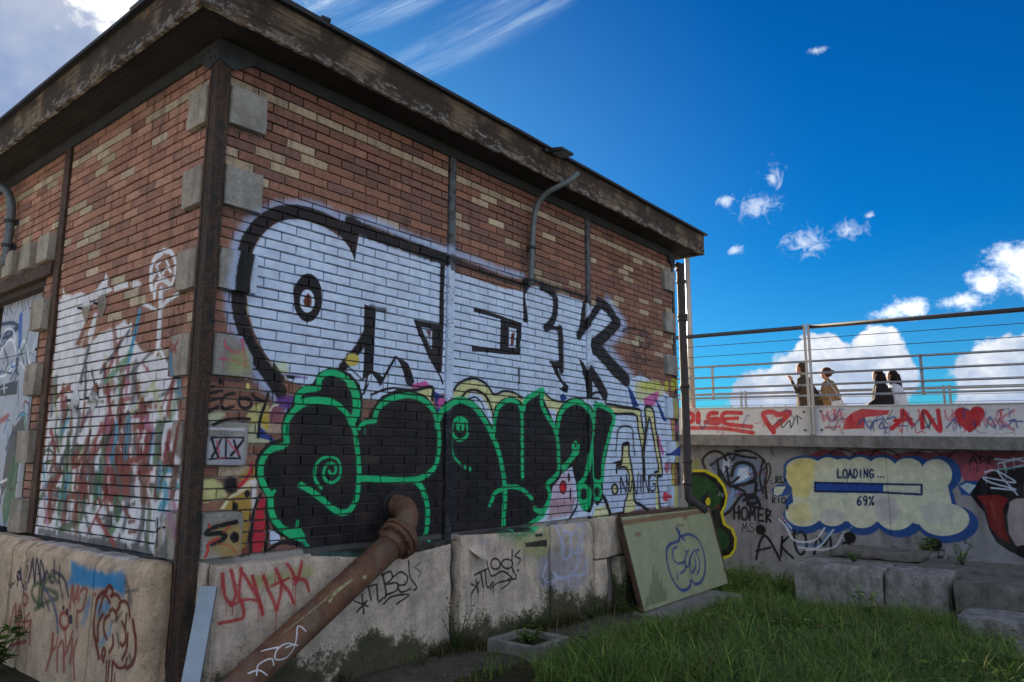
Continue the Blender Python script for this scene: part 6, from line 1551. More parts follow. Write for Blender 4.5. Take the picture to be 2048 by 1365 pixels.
# ============================================================ things on and by the building
m_galv = plain('grey_conduit', (.14, .165, .175), .5, .3, .35, 20)
def clamp_part(parent, p, r, n):
    n = Vector(n); p = Vector(p)
    MB().tube([p - Vector((0, 0, .014)), p + Vector((0, 0, .014))], r*1.35, 12).build('clamp', m_beam, parent)
    s_ = Vector((0, 0, 1)).cross(n)
    a = p - n*.07 - s_*.02 - Vector((0, 0, .03)); b = p - n*.005 + s_*.035 + Vector((0, 0, .03))
    MB().box(tuple(min(a[i], b[i]) for i in range(3)), tuple(max(a[i], b[i]) for i in range(3))).build('wall_bracket', m_beam, parent, bevel=.004)
def curve(pts, n=8): return [tuple(p) for p in smooth_line3(pts, n)]
def smooth_line3(p, n):
    p = np.asarray(p, float); q = np.vstack([2*p[0]-p[1], p, 2*p[-1]-p[-2]]); out = []
    t = np.linspace(0, 1, n, endpoint=False)[:, None]
    for i in range(1, len(q)-2):
        a, b, c, d = q[i-1], q[i], q[i+1], q[i+2]; out.append(.5*((2*b) + (-a+c)*t + (2*a-5*b+4*c-d)*t*t + (-a+3*b-3*c+d)*t**3))
    out.append(p[-1:]); return np.vstack(out)
CON = tag(empty('cable_conduit', (3.55, -.07, 3.4)), 'bent grey cable pipe rising from the lettered wall to the eaves', 'pipe')
MB().tube(curve([(3.545, -.07, 3.42), (3.56, -.07, 3.75), (3.585, -.07, 4.08), (3.60, -.10, 4.28), (3.63, -.20, 4.42), (3.70, -.32, 4.50), (3.80, -.40, 4.58), (3.92, -.425, 4.69)]), .032, 12).build('pipe', m_galv, CON)
MB().tube([(3.915, -.425, 4.685), (3.96, -.43, 4.70), (4.0, -.425, 4.69)], .008, 6).build('cable_stub', m_beam, CON)
clamp_part(CON, (3.548, -.07, 3.47), .032, (0, -1, 0)); clamp_part(CON, (3.565, -.07, 3.83), .032, (0, -1, 0))
CON2 = tag(empty('cable_conduit', (-.07, 3.9, 3.5)), 'dark bent cable pipe above the graffitied door on the left', 'pipe')
MB().tube(curve([(-.07, 3.90, 3.52), (-.07, 3.90, 3.85), (-.07, 3.91, 4.12), (-.09, 3.97, 4.30), (-.16, 4.12, 4.42), (-.30, 4.4, 4.50)]), .042, 12).build('pipe', m_galv, CON2)
clamp_part(CON2, (-.07, 3.90, 3.74), .042, (-1, 0, 0)); clamp_part(CON2, (-.07, 3.905, 4.0), .042, (-1, 0, 0))
# floodlight on the eaves
m_black = plain('black_casting', (.02, .021, .024), .45, 0, .3, 30)
m_glass = plain('dusty_lamp_glass', (.22, .24, .25), .2, 0, .3, 40, .5)
FLO = tag(empty('floodlight', (3.52, -.43, 4.80)), 'black floodlight clamped to the top of the eaves board', 'lamp')
MB().prism([(3.44, -.40, 4.83), (3.44, -.56, 4.80), (3.44, -.56, 4.765), (3.44, -.40, 4.775)], (.21, 0, 0)).build('housing', m_black, FLO, bevel=.006)
MB().prism([(3.465, -.42, 4.772), (3.465, -.545, 4.763), (3.465, -.545, 4.759), (3.465, -.42, 4.768)], (.16, 0, 0)).build('lamp_glass', m_glass, FLO)
MB().box((3.36, -.405, 4.77), (3.435, -.36, 4.80)).build('bracket', m_black, FLO)
# downpipe at the far corner
m_cast = rust_mat('rusty_downpipe', None, (.05, .045, .048), .25)
DOWN = tag(empty('downpipe', (7.13, -.04, .9)), 'rusty cast iron downpipe at the far corner of the brick wall', 'pipe')
MB().tube(curve([(7.10, -.02, 4.36), (7.13, -.05, 4.33), (7.14, -.055, 4.26), (7.15, -.055, 2.5), (7.15, -.055, 1.2), (7.19, -.08, 1.05), (7.32, -.12, .96), (7.46, -.14, .90)], 6), .058, 14).build('pipe', m_cast, DOWN)
for z in (4.12, 3.62, 3.56, 2.6, 1.55, 1.25): MB().tube([(7.149, -.055, z), (7.15, -.055, z+.05)], .070, 14).build('collar', m_cast, DOWN)
MB().tube([(7.10, -.01, 4.345), (7.13, -.055, 4.40)], .06, 12).build('pipe_cap', m_cast, DOWN)
# the big rusty pipe
def pipe_mat():
    M = Mat('rusty_iron_pipe'); n1 = M.noise(M.pos, 6, 6, .7); n2 = M.noise(M.pos, 40, 5, .75); n3 = M.noise(M.pos, 2.6, 3, .6, .6)
    c = M.mix(M.ramp(n1, .3, .7), (.088, .045, .029), (.19, .095, .056)); c = M.mix(M.ramp(n2, .5, .72, 0, .7), c, (.022, .014, .012))
    c = M.mix(M.ramp(n3, .52, .60, 0, .55), c, M.mix(n2, (.05, .04, .035), (.24, .185, .13))); c = M.mix(M.ramp(M.math('ADD', n3, M.math('MULTIPLY', n2, .3)), .83, .87, 0, .85), c, (.42, .37, .15))
    return M.done(c, .8, M.math('ADD', n1, n2), .5, .012, .35)
m_pipe = pipe_mat()
PIPE = tag(empty('rusty_pipe', (-.1, -.33, 0)), 'big rusty iron pipe with flange running from the wall to the ground', 'pipe')
PR_ = .104
PA, PB_ = Vector((1.49, -.30, .955)), Vector((.254, -.32, .22)); pd = (PB_ - PA).normalized()
MB().tube([PA - pd*.0, PA + pd*.5, PB_, PA + pd*1.85], PR_, 28).build('pipe', m_pipe, PIPE)
MB().tube(curve([(1.785, .05, 1.215), (1.78, -.06, 1.21), (1.755, -.14, 1.19), (1.70, -.22, 1.135), (1.62, -.275, 1.065), tuple(PA - pd*.07)], 6), .094, 24).build('elbow', m_pipe, PIPE)
fg = MB(); fg.tube([PA - pd*.10, PA - pd*.065], .165, 28); fg.tube([PA - pd*.058, PA - pd*.02], .158, 28); fg.tube([PA - pd*.02, PA + pd*.05], [.125, .112], 28); fg.tube([PA - pd*.17, PA - pd*.10], [.10, .122], 24)
FLG = fg.build('flange', m_pipe, PIPE)
a_ = Vector((0, 0, 1)); a_ = (a_ - pd*a_.dot(pd)).normalized(); b_ = pd.cross(a_)
for k in range(8):
    q = PA + (a_*math.cos(k*math.pi/4+.2) + b_*math.sin(k*math.pi/4+.2))*.143
    MB().tube([q - pd*.12, q - pd*.005], .012, 6).build('bolt', m_pipe, FLG)
MB().tube([(1.785, -.012, 1.215), (1.785, .02, 1.215)], .14, 24).build('wall_collar', m_black, PIPE)
# paint dribbles and a white tag scrawled on the pipe: thin skins of paint following the barrel
m_wp = plain('white_paint_line', (.62, .63, .66), .6); m_yp = plain('old_yellow_paint', (.36, .33, .17), .7, 0, .7, 40)
uc = (CAM - PA); uc = (uc - pd*uc.dot(pd)).normalized(); vc = pd.cross(uc)
def on_pipe(s_, ang, h=.0015): return PA + pd*s_ + (uc*math.cos(ang) + vc*math.sin(ang))*(PR_ + h)
def scrawl(pts, w, mat, name):
    pts = smooth_line3(pts, 6); m_ = MB(); rows = []
    for i, (s_, g) in enumerate(pts):
        t = pts[min(i+1, len(pts)-1)] - pts[max(i-1, 0)]; t = np.array([t[0], t[1]*PR_]); t /= np.linalg.norm(t)+1e-9; n = np.array([-t[1], t[0]])*w/2
        rows.append([m_.bm.verts.new(on_pipe(s_ + n[0], g + n[1]/PR_, .0015)), m_.bm.verts.new(on_pipe(s_ - n[0], g - n[1]/PR_, .0015))])
    for a, b in zip(rows[:-1], rows[1:]): m_.bm.faces.new((a[0], a[1], b[1], b[0]))
    return m_.build(name, mat, PIPE)
SGN = -1
for pts in ([(.98, .35), (1.00, -.25), (1.06, .25), (1.09, .5)], [(1.07, .7), (1.13, .05), (1.20, -.05), (1.24, .3), (1.17, .75), (1.09, .5), (1.15, .2)], [(1.18, -.1), (1.27, -.7)], [(1.27, .55), (1.26, .1), (1.34, -.15), (1.39, .25)], [(1.33, .75), (1.36, .1), (1.42, -.2)], [(1.46, .12), (1.475, .05)]):
    scrawl([(s_, g*SGN) for s_, g in pts], .009, m_wp, 'paint_line')
for pts, w in (([(.50, -.12), (.64, -.2), (.74, -.05)], .02), ([(.62, -.3), (.85, -.38), (1.1, -.6)], .008), ([(.395, .40), (.41, .36), (.43, .33)], .03)):
    scrawl([(s_, g*SGN) for s_, g in pts], w, m_yp, 'paint_line')
# leaning sheet-metal panel
pa = Vector((.99948, .03198, -.004)); pb = Vector((-.00533, .28631, .95812)); pn_ = pa.cross(pb); PBL = Vector((5.05, -.50, -.06))
def panel_mat():
    M = Mat('green_enamel_sheet'); n = M.noise(M.pos, 4, 6, .65); n2 = M.noise(M.pos, 30, 5, .75); n3 = M.noise(M.scale3(M.pos, (8, 8, .8)), 1.5, 4)
    c = M.mix(M.ramp(n, .3, .7), (.235, .265, .155), (.30, .325, .20)); c = M.mix(M.ramp(n3, .55, .75, 0, .4), c, (.17, .19, .12)); c = M.mix(M.ramp(n2, .64, .72, 0, .8), c, (.14, .07, .035))
    c, al = M.paint(c, 'PN', 1, .1, 70, uv=True)
    return M.done(c, .5, n2, .15, .004, .4)
def make_panel():
    Q = [(-.02, 0), (2.46, 0), (2.62, 1.03), (.03, 1.045)]; T = .035; nu, nv = 26, 12; bm = bmesh.new(); uvl = bm.loops.layers.uv.new('UVMap'); P = {}
    for side in (0, 1):
        for i in range(nu+1):
            for j in range(nv+1):
                u, v = i/nu, j/nv; a = (Q[0][0]*(1-u)+Q[1][0]*u)*(1-v) + (Q[3][0]*(1-u)+Q[2][0]*u)*v; b = (Q[0][1]*(1-u)+Q[1][1]*u)*(1-v) + (Q[3][1]*(1-u)+Q[2][1]*u)*v
                w = .006*mnoise.noise((a*2.2, b*2.2, 0)); P[(side, i, j)] = (bm.verts.new(PBL + pa*a + pb*b + pn_*(w - side*T)), (a, b))
    def face(keys):
        f = bm.faces.new([P[k][0] for k in keys])
        for l, k in zip(f.loops, keys):
            a, b = P[k][1]; c0 = CANVAS['PN']; l[uvl].uv = ((a-c0[0])/c0[2], (b-c0[1])/c0[3])
        f.smooth = False
    for i in range(nu):
        for j in range(nv):
            face([(0, i, j), (0, i+1, j), (0, i+1, j+1), (0, i, j+1)]); face([(1, i, j), (1, i, j+1), (1, i+1, j+1), (1, i+1, j)])
    for i in range(nu): face([(0, i, 0), (1, i, 0), (1, i+1, 0), (0, i+1, 0)]); face([(0, i, nv), (0, i+1, nv), (1, i+1, nv), (1, i, nv)])
    for j in range(nv): face([(0, 0, j), (0, 0, j+1), (1, 0, j+1), (1, 0, j)]); face([(0, nu, j), (1, nu, j), (1, nu, j+1), (0, nu, j+1)])
    bmesh.ops.recalc_face_normals(bm, faces=bm.faces); me = bpy.data.meshes.new('sheet'); bm.to_mesh(me); bm.free(); me.materials.append(panel_mat()); return me
PNL = tag(empty('metal_sheet', (6.3, -.46, -.06)), 'pale green sheet metal panel with a blue apple-shaped tag leaning on the plinth', 'panel')
link('sheet', make_panel(), PNL)
m_rail = rust_mat('rusty_edge', None, (.12, .10, .07), .9)
def panel_bar(a0, b0, a1, b1, w=.018):
    p = PBL + pa*a0 + pb*b0; q = PBL + pa*a1 + pb*b1; d = (q-p).normalized(); s_ = d.cross(pn_)*w
    MB().prism([p - s_ + pn_*.006, p + s_ + pn_*.006, p + s_ - pn_*.042, p - s_ - pn_*.042], q - p).build('edge_frame', m_rail, PNL)
panel_bar(-.045, .0, .005, 1.045); panel_bar(2.475, .0, 2.635, 1.03); panel_bar(.03, 1.066, 2.62, 1.051)
# footing strip, the slab under the panel and the open concrete frame
m_conc = stone_mat('grey_concrete', None, (.30, .295, .28), (.20, .195, .185), moss=False)
m_slab = stone_mat('damp_footing', None, (.115, .10, .085), (.07, .062, .052), moss=False)
o = rough_block('footing', (.2, -.80, -.30), (7.4, -.121, .0), m_slab, None, .12, .012, .02, 31, 0, lambda p: Vector((p.x, p.y, p.z + ground_z(p.x, p.y) + .015*mnoise.noise((p.x*2, p.y*2, 5))))); tag(o, kind='structure')
o.name = 'path'
o = rough_block('kerb_slab', (5.0, -.86, -.20), (6.95, -.36, -.075), m_conc, None, .12, .008, .015, 33, 0); tag(o, 'flat concrete slab on the ground under the leaning green panel', 'slab')
def frame_box():
    m_ = MB(); x0, x1, y0, y1 = 2.54, 3.05, -.865, -.355; t = .055
    m_.box((x0, y0, -.1), (x1, y0+t, .085)); m_.box((x0, y1-t, -.1), (x1, y1, .0853)); m_.box((x0, y0+t+.0002, -.1), (x0+t, y1-t-.0002, .0845)); m_.box((x1-t, y0+t+.0002, -.1), (x1, y1-t-.0002, .0842))
    return m_
FB = tag(empty('concrete_drain_box', (2.795, -.61, 0)), 'small square concrete frame full of weeds sunk in the ground before the plinth', 'frame')
frame_box().build('rim', stone_mat('frame_concrete', None, (.27, .265, .25), (.15, .145, .135), moss=False, dark=.9), FB, bevel=.008)
MB().box((2.60, -.805, -.1), (2.99, -.415, .035)).build('soil_fill', soil_mat(), FB)
# aluminium channel leaning in the notch by the corner post, and the bar at the left edge
m_alu = plain('dull_aluminium', (.25, .31, .37), .4, .55, .15, 10, .5)
CHN = tag(empty('metal_channel', (-.23, -.47, 0)), 'dull grey metal channel leaning in the notch beside the rusty corner post', 'channel')
ct, cb_ = Vector((.085, -.135, .80)), Vector((-.28, -.56, -.05)); cd = (cb_ - ct).normalized(); cs = Vector((.72, -.69, 0)); cs = (cs - cd*cs.dot(cd)).normalized(); cn = cd.cross(cs)
if cn.dot(CAM - ct) < 0: cn = -cn
MB().prism([ct - cs*.052, ct + cs*.052, ct + cs*.052 - cn*.004, ct - cs*.052 - cn*.004], cb_ - ct).build('web', m_alu, CHN)
MB().prism([ct - cs*.052 - cn*.0045, ct - cs*.047 - cn*.0045, ct - cs*.047 - cn*.035, ct - cs*.052 - cn*.035], cb_ - ct).build('flange', m_alu, CHN)
MB().prism([ct + cs*.052 - cn*.0045, ct + cs*.047 - cn*.0045, ct + cs*.047 - cn*.035, ct + cs*.052 - cn*.035], cb_ - ct).build('flange', m_alu, CHN)
BAR = MB(); BAR.box((-.46, 2.60, .60), (-.40, 4.3, .66)); BAR.box((-.455, 4.20, -.1), (-.405, 4.25, .599))
tag(BAR.build('metal_rail', m_alu, None, bevel=.004), 'grey metal rail end poking in at the left edge before the plinth', 'rail')
# concrete blocks in the grass
m_blk = stone_mat('old_concrete_block', None, (.36, .355, .34), (.17, .165, .16), dark=1.0)
m_blk2 = stone_mat('dark_concrete_block', None, (.20, .19, .175), (.12, .115, .105), dark=.9)
def bl(lean): return lambda p: Vector((p.x + (p.z + .3)*lean, p.y, p.z))
tag(rough_block('concrete_block', (7.55, -2.36, -.45), (8.20, -1.30, .285), m_blk, None, .06, .004, .012, 41, .012, bl(.06)), 'pitted grey concrete block at the left end of the row in the grass', 'block')
tag(rough_block('concrete_block', (7.545, -3.06, -.45), (8.20, -2.375, .272), m_blk, None, .06, .005, .014, 47, .016, bl(.07)), 'grey concrete block in the middle of the row, beside the crack', 'block')
tag(rough_block('concrete_slab', (8.45, -2.62, .282), (9.2, -1.50, .385), m_blk2, None, .08, .010, .016, 42), 'dark broken slab lying on top behind the pitted block', 'slab')
tag(rough_block('concrete_block', (8.22, -4.2, -.45), (9.3, -1.25, .275), m_blk2, None, .10, .004, .012, 45), 'dark flat block behind the row, against the far wall', 'block')
tag(rough_block('concrete_block', (7.46, -5.2, -.45), (8.15, -3.12, .245), m_blk2, None, .07, .006, .014, 43, .02), 'stained concrete block at the right end of the row', 'block')
tag(rough_block('concrete_block', (6.74, -5.4, -.55), (7.44, -3.24, -.01), m_blk, None, .07, .006, .014, 44, .02), 'low cracked concrete block forming a step before the row at the right edge', 'block')
tag(rough_block('concrete_slab', (5.35, -5.4, -.40), (6.60, -3.75, -.150), m_blk, None, .08, .006, .012, 46), 'flat concrete slab half sunk in the grass at the right edge', 'slab')
# ============================================================ footbridge and retaining wall
def bz(z, y): return z + .025*(y + 1.58)
m_wall = Mat('far_concrete'); _n = m_wall.noise(m_wall.pos, 3, 6, .65); _n2 = m_wall.noise(m_wall.pos, 30, 5, .7); _n3 = m_wall.noise(m_wall.scale3(m_wall.pos, (5, 5, .6)), 1.2, 4)
_c = m_wall.mix(m_wall.ramp(_n, .3, .7), (.26, .27, .295), (.18, .185, .205)); _c = m_wall.mix(m_wall.ramp(_n3, .48, .74, 0, .7), _c, (.08, .078, .08)); _c, _a = m_wall.paint(_c, 'FW', 1, .18, 40); m_wall = m_wall.done(_c, .85, _n2, .3, .01, .2)
WALL = tag(empty('retaining_wall', (10.2, -1, -.4)), 'grey concrete wall under the bridge painted with a LOADING cloud', 'wall')
for i, (y0, y1) in enumerate(((-9.0, -5.3), (-5.296, -1.93), (-1.926, 1.4), (1.404, 4.8), (4.804, 9))):
    MB().box((10.2, y0, -1.2), (10.6, y1, 2.1)).build('wall_panel', m_wall, WALL, bevel=.006)
for y, z in ((.10, .42), (-1.33, .39), (-2.52, .37), (-3.60, .35), (1.4, .45)):
    MB().tube([(10.185, y, z), (10.196, y, z)], .085, 16).build('weep_hole', plain('hole_dark', (.012, .011, .01), .9) if 'hole_dark' not in bpy.data.materials else bpy.data.materials['hole_dark'], WALL)
BR = tag(empty('footbridge', (10, -1, 1.7)), 'footbridge with graffitied white edge beam and cable railing', 'bridge')
m_beamw = Mat('white_steel_beam'); _n = m_beamw.noise(m_beamw.pos, 4, 5); _n2 = m_beamw.noise(m_beamw.scale3(m_beamw.pos, (20, 20, 1.5)), 1, 4)
_c = m_beamw.mix(m_beamw.ramp(_n, .3, .7), (.60, .60, .60), (.50, .50, .52)); _c = m_beamw.mix(m_beamw.ramp(_n2, .6, .8, 0, .5), _c, (.26, .24, .22)); _c, _a = m_beamw.paint(_c, 'FW', 1, .12, 40); m_beamw = m_beamw.done(_c, .5, _n, .1, .004, .4)
m_ledge = stone_mat('bridge_edge_concrete', None, (.26, .255, .25), (.16, .155, .155))
def sloped(name, x0, x1, z0, z1, y0, y1, mat, bevel=0):
    a, b = bz(0, y0), bz(0, y1)
    return MB().prism([(x0, y0, z0+a), (x1, y0, z0+a), (x1, y0, z1+a), (x0, y0, z1+a)], (0, y1-y0, b-a)).build(name, mat, BR, bevel) if False else prism2(name, x0, x1, z0, z1, y0, y1, a, b, mat)
def prism2(name, x0, x1, z0, z1, y0, y1, a, b, mat, parent=None):
    m_ = MB(); v = [m_.bm.verts.new(p) for p in ((x0, y0, z0+a), (x1, y0, z0+a), (x1, y0, z1+a), (x0, y0, z1+a), (x0, y1, z0+b), (x1, y1, z0+b), (x1, y1, z1+b), (x0, y1, z1+b))]
    for f in ((0, 1, 2, 3), (4, 7, 6, 5), (0, 4, 5, 1), (1, 5, 6, 2), (2, 6, 7, 3), (3, 7, 4, 0)): m_.bm.faces.new([v[i] for i in f])
    return m_.build(name, mat, parent or BR)
for y0, y1 in ((-.94, 9.0), (-9.0, -.955)):
    sloped('edge_beam', 9.95, 10.0, 1.995, 2.437, y0, y1, m_beamw); sloped('beam_flange', 9.93, 10.06, 2.4375, 2.452, y0, y1, m_beamw); sloped('beam_flange', 9.925, 10.06, 1.972, 1.994, y0, y1, m_beamw)
sloped('edge_slab', 9.91, 10.61, 1.79, 1.9705, -9.0, 9.0, m_ledge)
sloped('deck', 10.62, 13.9, 1.40, 1.70, -9.0, 9.0, m_ledge)
m_rails = plain('galvanised_rail', (.30, .31, .33), .4, .6, .2, 16, .5); m_hand = plain('dark_handrail', (.055, .06, .07), .45, .2, .25, 16)
m_postf = plain('post_steel', (.42, .42, .42), .45, .3, .2, 16)
def rail(name, x, z, r, y0, y1, mat, seg=8): return MB().tube([(x, y0, bz(z, y0)), (x, y1, bz(z, y1))], r, seg).build(name, mat, BR)
for y0, y1 in ((-.90, 9), (-9, -.96)): rail('handrail', 9.94, 3.757, .036, y0, y1, m_hand, 12)
for z in (3.562, 3.372): rail('cable', 9.94, z, .0055, -9, 9, m_hand, 6)
for z in (3.184, 2.988, 2.797, 2.622): rail('rail', 9.94, z, .018, -9, 9, m_rails)
def flat(y, x0, x1, z0, z1, w=.034, name='post', mat=m_postf): return MB().box((x0, y - w, bz(z0, y)), (x1, y + w, bz(z1, y))).build(name, mat, BR)
for yc in (-.945, 2.40, 5.74, -4.29, -7.63):
    for s_ in (-.032, .032):
        p_ = flat(yc + s_, 9.875, 9.918, 1.98, 3.80, .017)
        for z in (2.06, 2.36): MB().tube([(9.943, yc + s_*4.2, bz(z, yc)), (9.93, yc + s_*4.2, bz(z, yc))], .018, 8).build('bolt', m_hand, p_)
for yc in (.75, -2.57, 4.07, -5.9): flat(yc, 9.955, 9.975, 2.59, 3.21, .02, 'baluster', m_rails)
# far-side railing
for z, r in ((2.99, .03), (2.86, .006), (2.72, .006)): MB().tube([(13.7, -9, bz(z, -9)), (13.7, 9, bz(z, 9))], r, 6).build('far_rail', m_rails, BR)
for yc in (1.66, -2.34, -6.3, 5.6):
    for s_ in (-.05, .05): MB().box((13.66, yc+s_-.02, bz(1.98, yc)), (13.70, yc+s_+.02, bz(3.04, yc))).build('far_post', m_rails, BR)
for yc in (1.96, 1.27, .73, -.5): MB().box((13.68, yc-.012, bz(1.98, yc)), (13.70, yc+.012, bz(2.72, yc))).build('far_post', m_rails, BR)
m_pole = plain('pole_steel', (.40, .36, .32), .4, .4, .15, 10, .5)
PL_ = tag(empty('pole', (10.14, 1.24, 2)), 'tall slim metal pole on the bridge just right of the brick building', 'pole')
MB().tube([(10.14, 1.24, 2.0), (10.14, 1.24, 5.75)], [.06, .045], 12).build('shaft', m_pole, PL_); MB().tube([(10.14, 1.24, 2.0), (10.14, 1.24, 2.06)], .10, 12).build('base_plate', m_pole, PL_)

# ============================================================ people on the bridge
def cloth(name, c, rough=.9): return plain(name, c, rough, 0, .3, 25, .2, .3)
def body_mat(name):
    M = Mat(name); at = M.new('ShaderNodeAttribute', attribute_name='ccol'); n = M.noise(M.pos, 40, 4)
    return M.done(M.mix(M.ramp(n, .3, .7), at.outputs['Color'], M.mix(1, at.outputs['Color'], (.75, .75, .75), 'MULTIPLY')), .8, n, .2, .004, .25)
def make_body(h, arms, skin, top, legs, shoe, parent, place, lean=.04, stride=.28):
    """one continuous figure: overlapping tapered limbs fused by a voxel remesh; faces +Y"""
    k = h/1.75; m_ = MB()
    def T(pts, rad, seg=12): m_.tube([Vector(p)*k for p in pts], [r*k for r in rad], seg)
    T([(0, lean*.2, .92), (0, lean*.5, 1.05), (0, lean, 1.20), (0, lean+.01, 1.33), (0, lean+.015, 1.44), (0, lean+.03, 1.50)], [.150, .135, .145, .155, .11, .055])      # trunk
    for s_ in (-1, 1): T([(s_*.03, lean, 1.30), (s_*.15, lean, 1.40), (s_*.19, lean, 1.36)], [.10, .075, .055])          # shoulders
    T([(0, lean+.015, 1.46), (0, lean+.04, 1.56)], [.055, .05])                                                           # neck
    T([(0, lean+.06, 1.525), (0, lean+.075, 1.57), (0, lean+.06, 1.63), (0, lean+.05, 1.69), (0, lean+.045, 1.735), (0, lean+.045, 1.75)], [.035, .066, .085, .088, .062, .02], 14)
    T([(0, lean+.130, 1.645), (0, lean+.165, 1.62), (0, lean+.135, 1.605)], [.008, .014, .010], 8)                        # nose
    T([(0, lean+.10, 1.555), (0, lean+.135, 1.555)], [.022, .012], 8)                                                    # chin
    for s_ in (-1, 1): T([(s_*.082, lean+.045, 1.64), (s_*.093, lean+.035, 1.64)], [.024, .018], 8)                      # ears
    for s_, f in ((-1, 1), (1, -1)):
        T([(s_*.085, lean*.2, .95), (s_*.09, f*stride*.45 + .02, .52), (s_*.09, f*stride - (.10 if f < 0 else 0), .10)], [.105, .068, .042])
        T([(s_*.09, f*stride - .05 - (.10 if f < 0 else 0), .05), (s_*.09, f*stride + .13 - (.10 if f < 0 else 0), .04)], [.045, .038])
    hands = []
    for s_, (el, wr) in zip((-1, 1), arms):
        T([(s_*.19, lean, 1.38), el, wr], [.062, .050, .034]); d = (Vector(wr) - Vector(el)).normalized(); hd = Vector(wr) + d*.06
        T([wr, tuple(hd), tuple(hd + d*.03)], [.032, .040, .030]); hands.append((hd, d))
    me = bpy.data.meshes.new('tmp'); m_.bm.to_mesh(me); m_.bm.free(); o = bpy.data.objects.new('tmp', me); COL.objects.link(o)
    md = o.modifiers.new('r', 'REMESH'); md.mode = 'VOXEL'; md.voxel_size = .016; sm = o.modifiers.new('s', 'SMOOTH'); sm.iterations = 3; sm.factor = .5
    dg = bpy.context.evaluated_depsgraph_get(); ev = bpy.data.meshes.new_from_object(o.evaluated_get(dg)); bpy.data.objects.remove(o)
    bm = bmesh.new(); bm.from_mesh(ev); tmp = MB(); tmp.bm.free(); tmp.bm = bm
    for hd, d in hands:                                                # four fingers of different length and a thumb off the side of the palm
        s_ = d.cross(Vector((0, 0, 1))).normalized() if abs(d.z) < .9 else Vector((0, 1, 0)); nrm = d.cross(s_)
        for i, ln in enumerate((.062, .075, .070, .052)):
            b0 = hd + d*.02 + s_*(-.027 + .018*i); tmp.tube([b0*k, (b0 + d*ln*.55 + nrm*.008)*k, (b0 + d*ln*.85 + nrm*.03)*k], [.009*k, .0085*k, .007*k], 6)
        b0 = hd - d*.015 + s_*.03; tmp.tube([b0*k, (b0 + s_*.025 + d*.02)*k, (b0 + s_*.03 + d*.045 + nrm*.012)*k], [.011*k, .010*k, .008*k], 6)
    for f in bm.faces: f.smooth = True
    me = bpy.data.meshes.new('body'); bm.to_mesh(me); bm.free()
    cols = []
    for v in me.vertices:
        p = v.co/k
        if p.z > 1.515 or any((p - hd).length < .115 for hd, d in hands): c = skin
        elif p.z < .09: c = shoe
        elif p.z < .93 and abs(p.x) < .19: c = legs
        else: c = top
        cols += [*c, 1]
    at = me.color_attributes.new('ccol', 'FLOAT_COLOR', 'POINT'); at.data.foreach_set('color', np.array(cols, np.float32))
    me.transform(place); me.materials.append(body_mat('figure_' + parent.name)); link('body', me, parent); return k
def loft(name, rings, mat, parent, place, k, seg=20, open_front=0, cap=False):
    """rings: (z, centre y, half width x, half depth y[, x offset]) from top to hem"""
    m_ = MB(); R0 = []
    for i, r in enumerate(rings):
        z, cy, wx, wy = r[:4]; xo = r[4] if len(r) > 4 else 0; ring = []
        for j in range(seg):
            a = 2*math.pi*j/seg; w = 1 + .05*math.sin(a*5 + i*1.3)*(i/len(rings))
            ring.append(m_.bm.verts.new(place @ (Vector((xo + wx*math.cos(a)*w, cy + wy*math.sin(a)*w, z + .006*math.sin(a*3+i)))*k)))
        R0.append(ring)
    for a, b in zip(R0[:-1], R0[1:]):
        for j in range(seg):
            if open_front and abs(((j + .5)/seg) - .25) < open_front: continue
            f = m_.bm.faces.new((a[j], a[(j+1) % seg], b[(j+1) % seg], b[j])); f.smooth = True
    if cap: m_.bm.faces.new(R0[0]); m_.bm.faces.new(R0[-1][::-1])
    return m_.build(name, mat, parent)
def hair_cap(parent, place, k, mat, lean, back=0, bun=False, name='hair'):
    m_ = MB()
    def T(pts, rad, seg=12): m_.tube([place @ (Vector(p)*k) for p in pts], [r*k for r in rad], seg)
    T([(0, lean+.035, 1.765), (0, lean+.035, 1.745), (0, lean+.028, 1.70), (0, lean+.012, 1.65), (0, lean-.004, 1.60), (0, lean-.012, 1.565)], [.02, .070, .097, .097, .080, .05], 16)
    if bun: T([(0, lean-.06, 1.66), (0, lean-.10, 1.655), (0, lean-.13, 1.645)], [.03, .048, .02], 10)
    if back:
        T([(0, lean-.02, 1.66), (0, lean-.045, 1.55), (0, lean-.065, 1.55-back*.5), (0, lean-.055, 1.55-back)], [.085, .085, .075, .03], 12)
        T([(-.07, lean+.05, 1.62), (-.09, lean+.055, 1.5), (-.095, lean+.07, 1.5-back*.7)], [.03, .035, .012], 8); T([(.07, lean+.05, 1.62), (.09, lean+.055, 1.5), (.095, lean+.07, 1.5-back*.7)], [.03, .035, .012], 8)
    return m_.build(name, mat, parent, smooth=True)
SK = (.40, .22, .155)
DECK = 1.70
def person(label, y, x=12.6, rot=0):
    z = bz(DECK, y); p = tag(empty('person', (x, y, z)), label, 'person', 'people walking over the bridge'); return p, Matrix.Translation((x, y, z)) @ Matrix.Rotation(rot, 4, 'Z')
# front walker with a raised hand
P1, pl = person('person in a dark brown open coat, hand raised to the chin, leading the walkers', -.07)
k = make_body(1.78, (((-.24, lean_ := .12, 1.16), (-.10, .26, 1.42)), ((.25, -.06, 1.10), (.24, -.02, .86))), SK, (.05, .038, .028), (.025, .024, .026), (.02, .02, .02), P1, pl)
loft('coat', [(1.47, .05, .11, .10), (1.42, .04, .20, .125), (1.30, .03, .225, .16), (1.10, -.03, .23, .23), (.90, -.12, .25, .33), (.72, -.19, .27, .42), (.55, -.22, .28, .45)], cloth('brown_coat_cloth', (.060, .042, .028)), P1, pl, k, 20, .06)
hair_cap(P1, pl, k, cloth('short_hair', (.05, .03, .02)), .04)
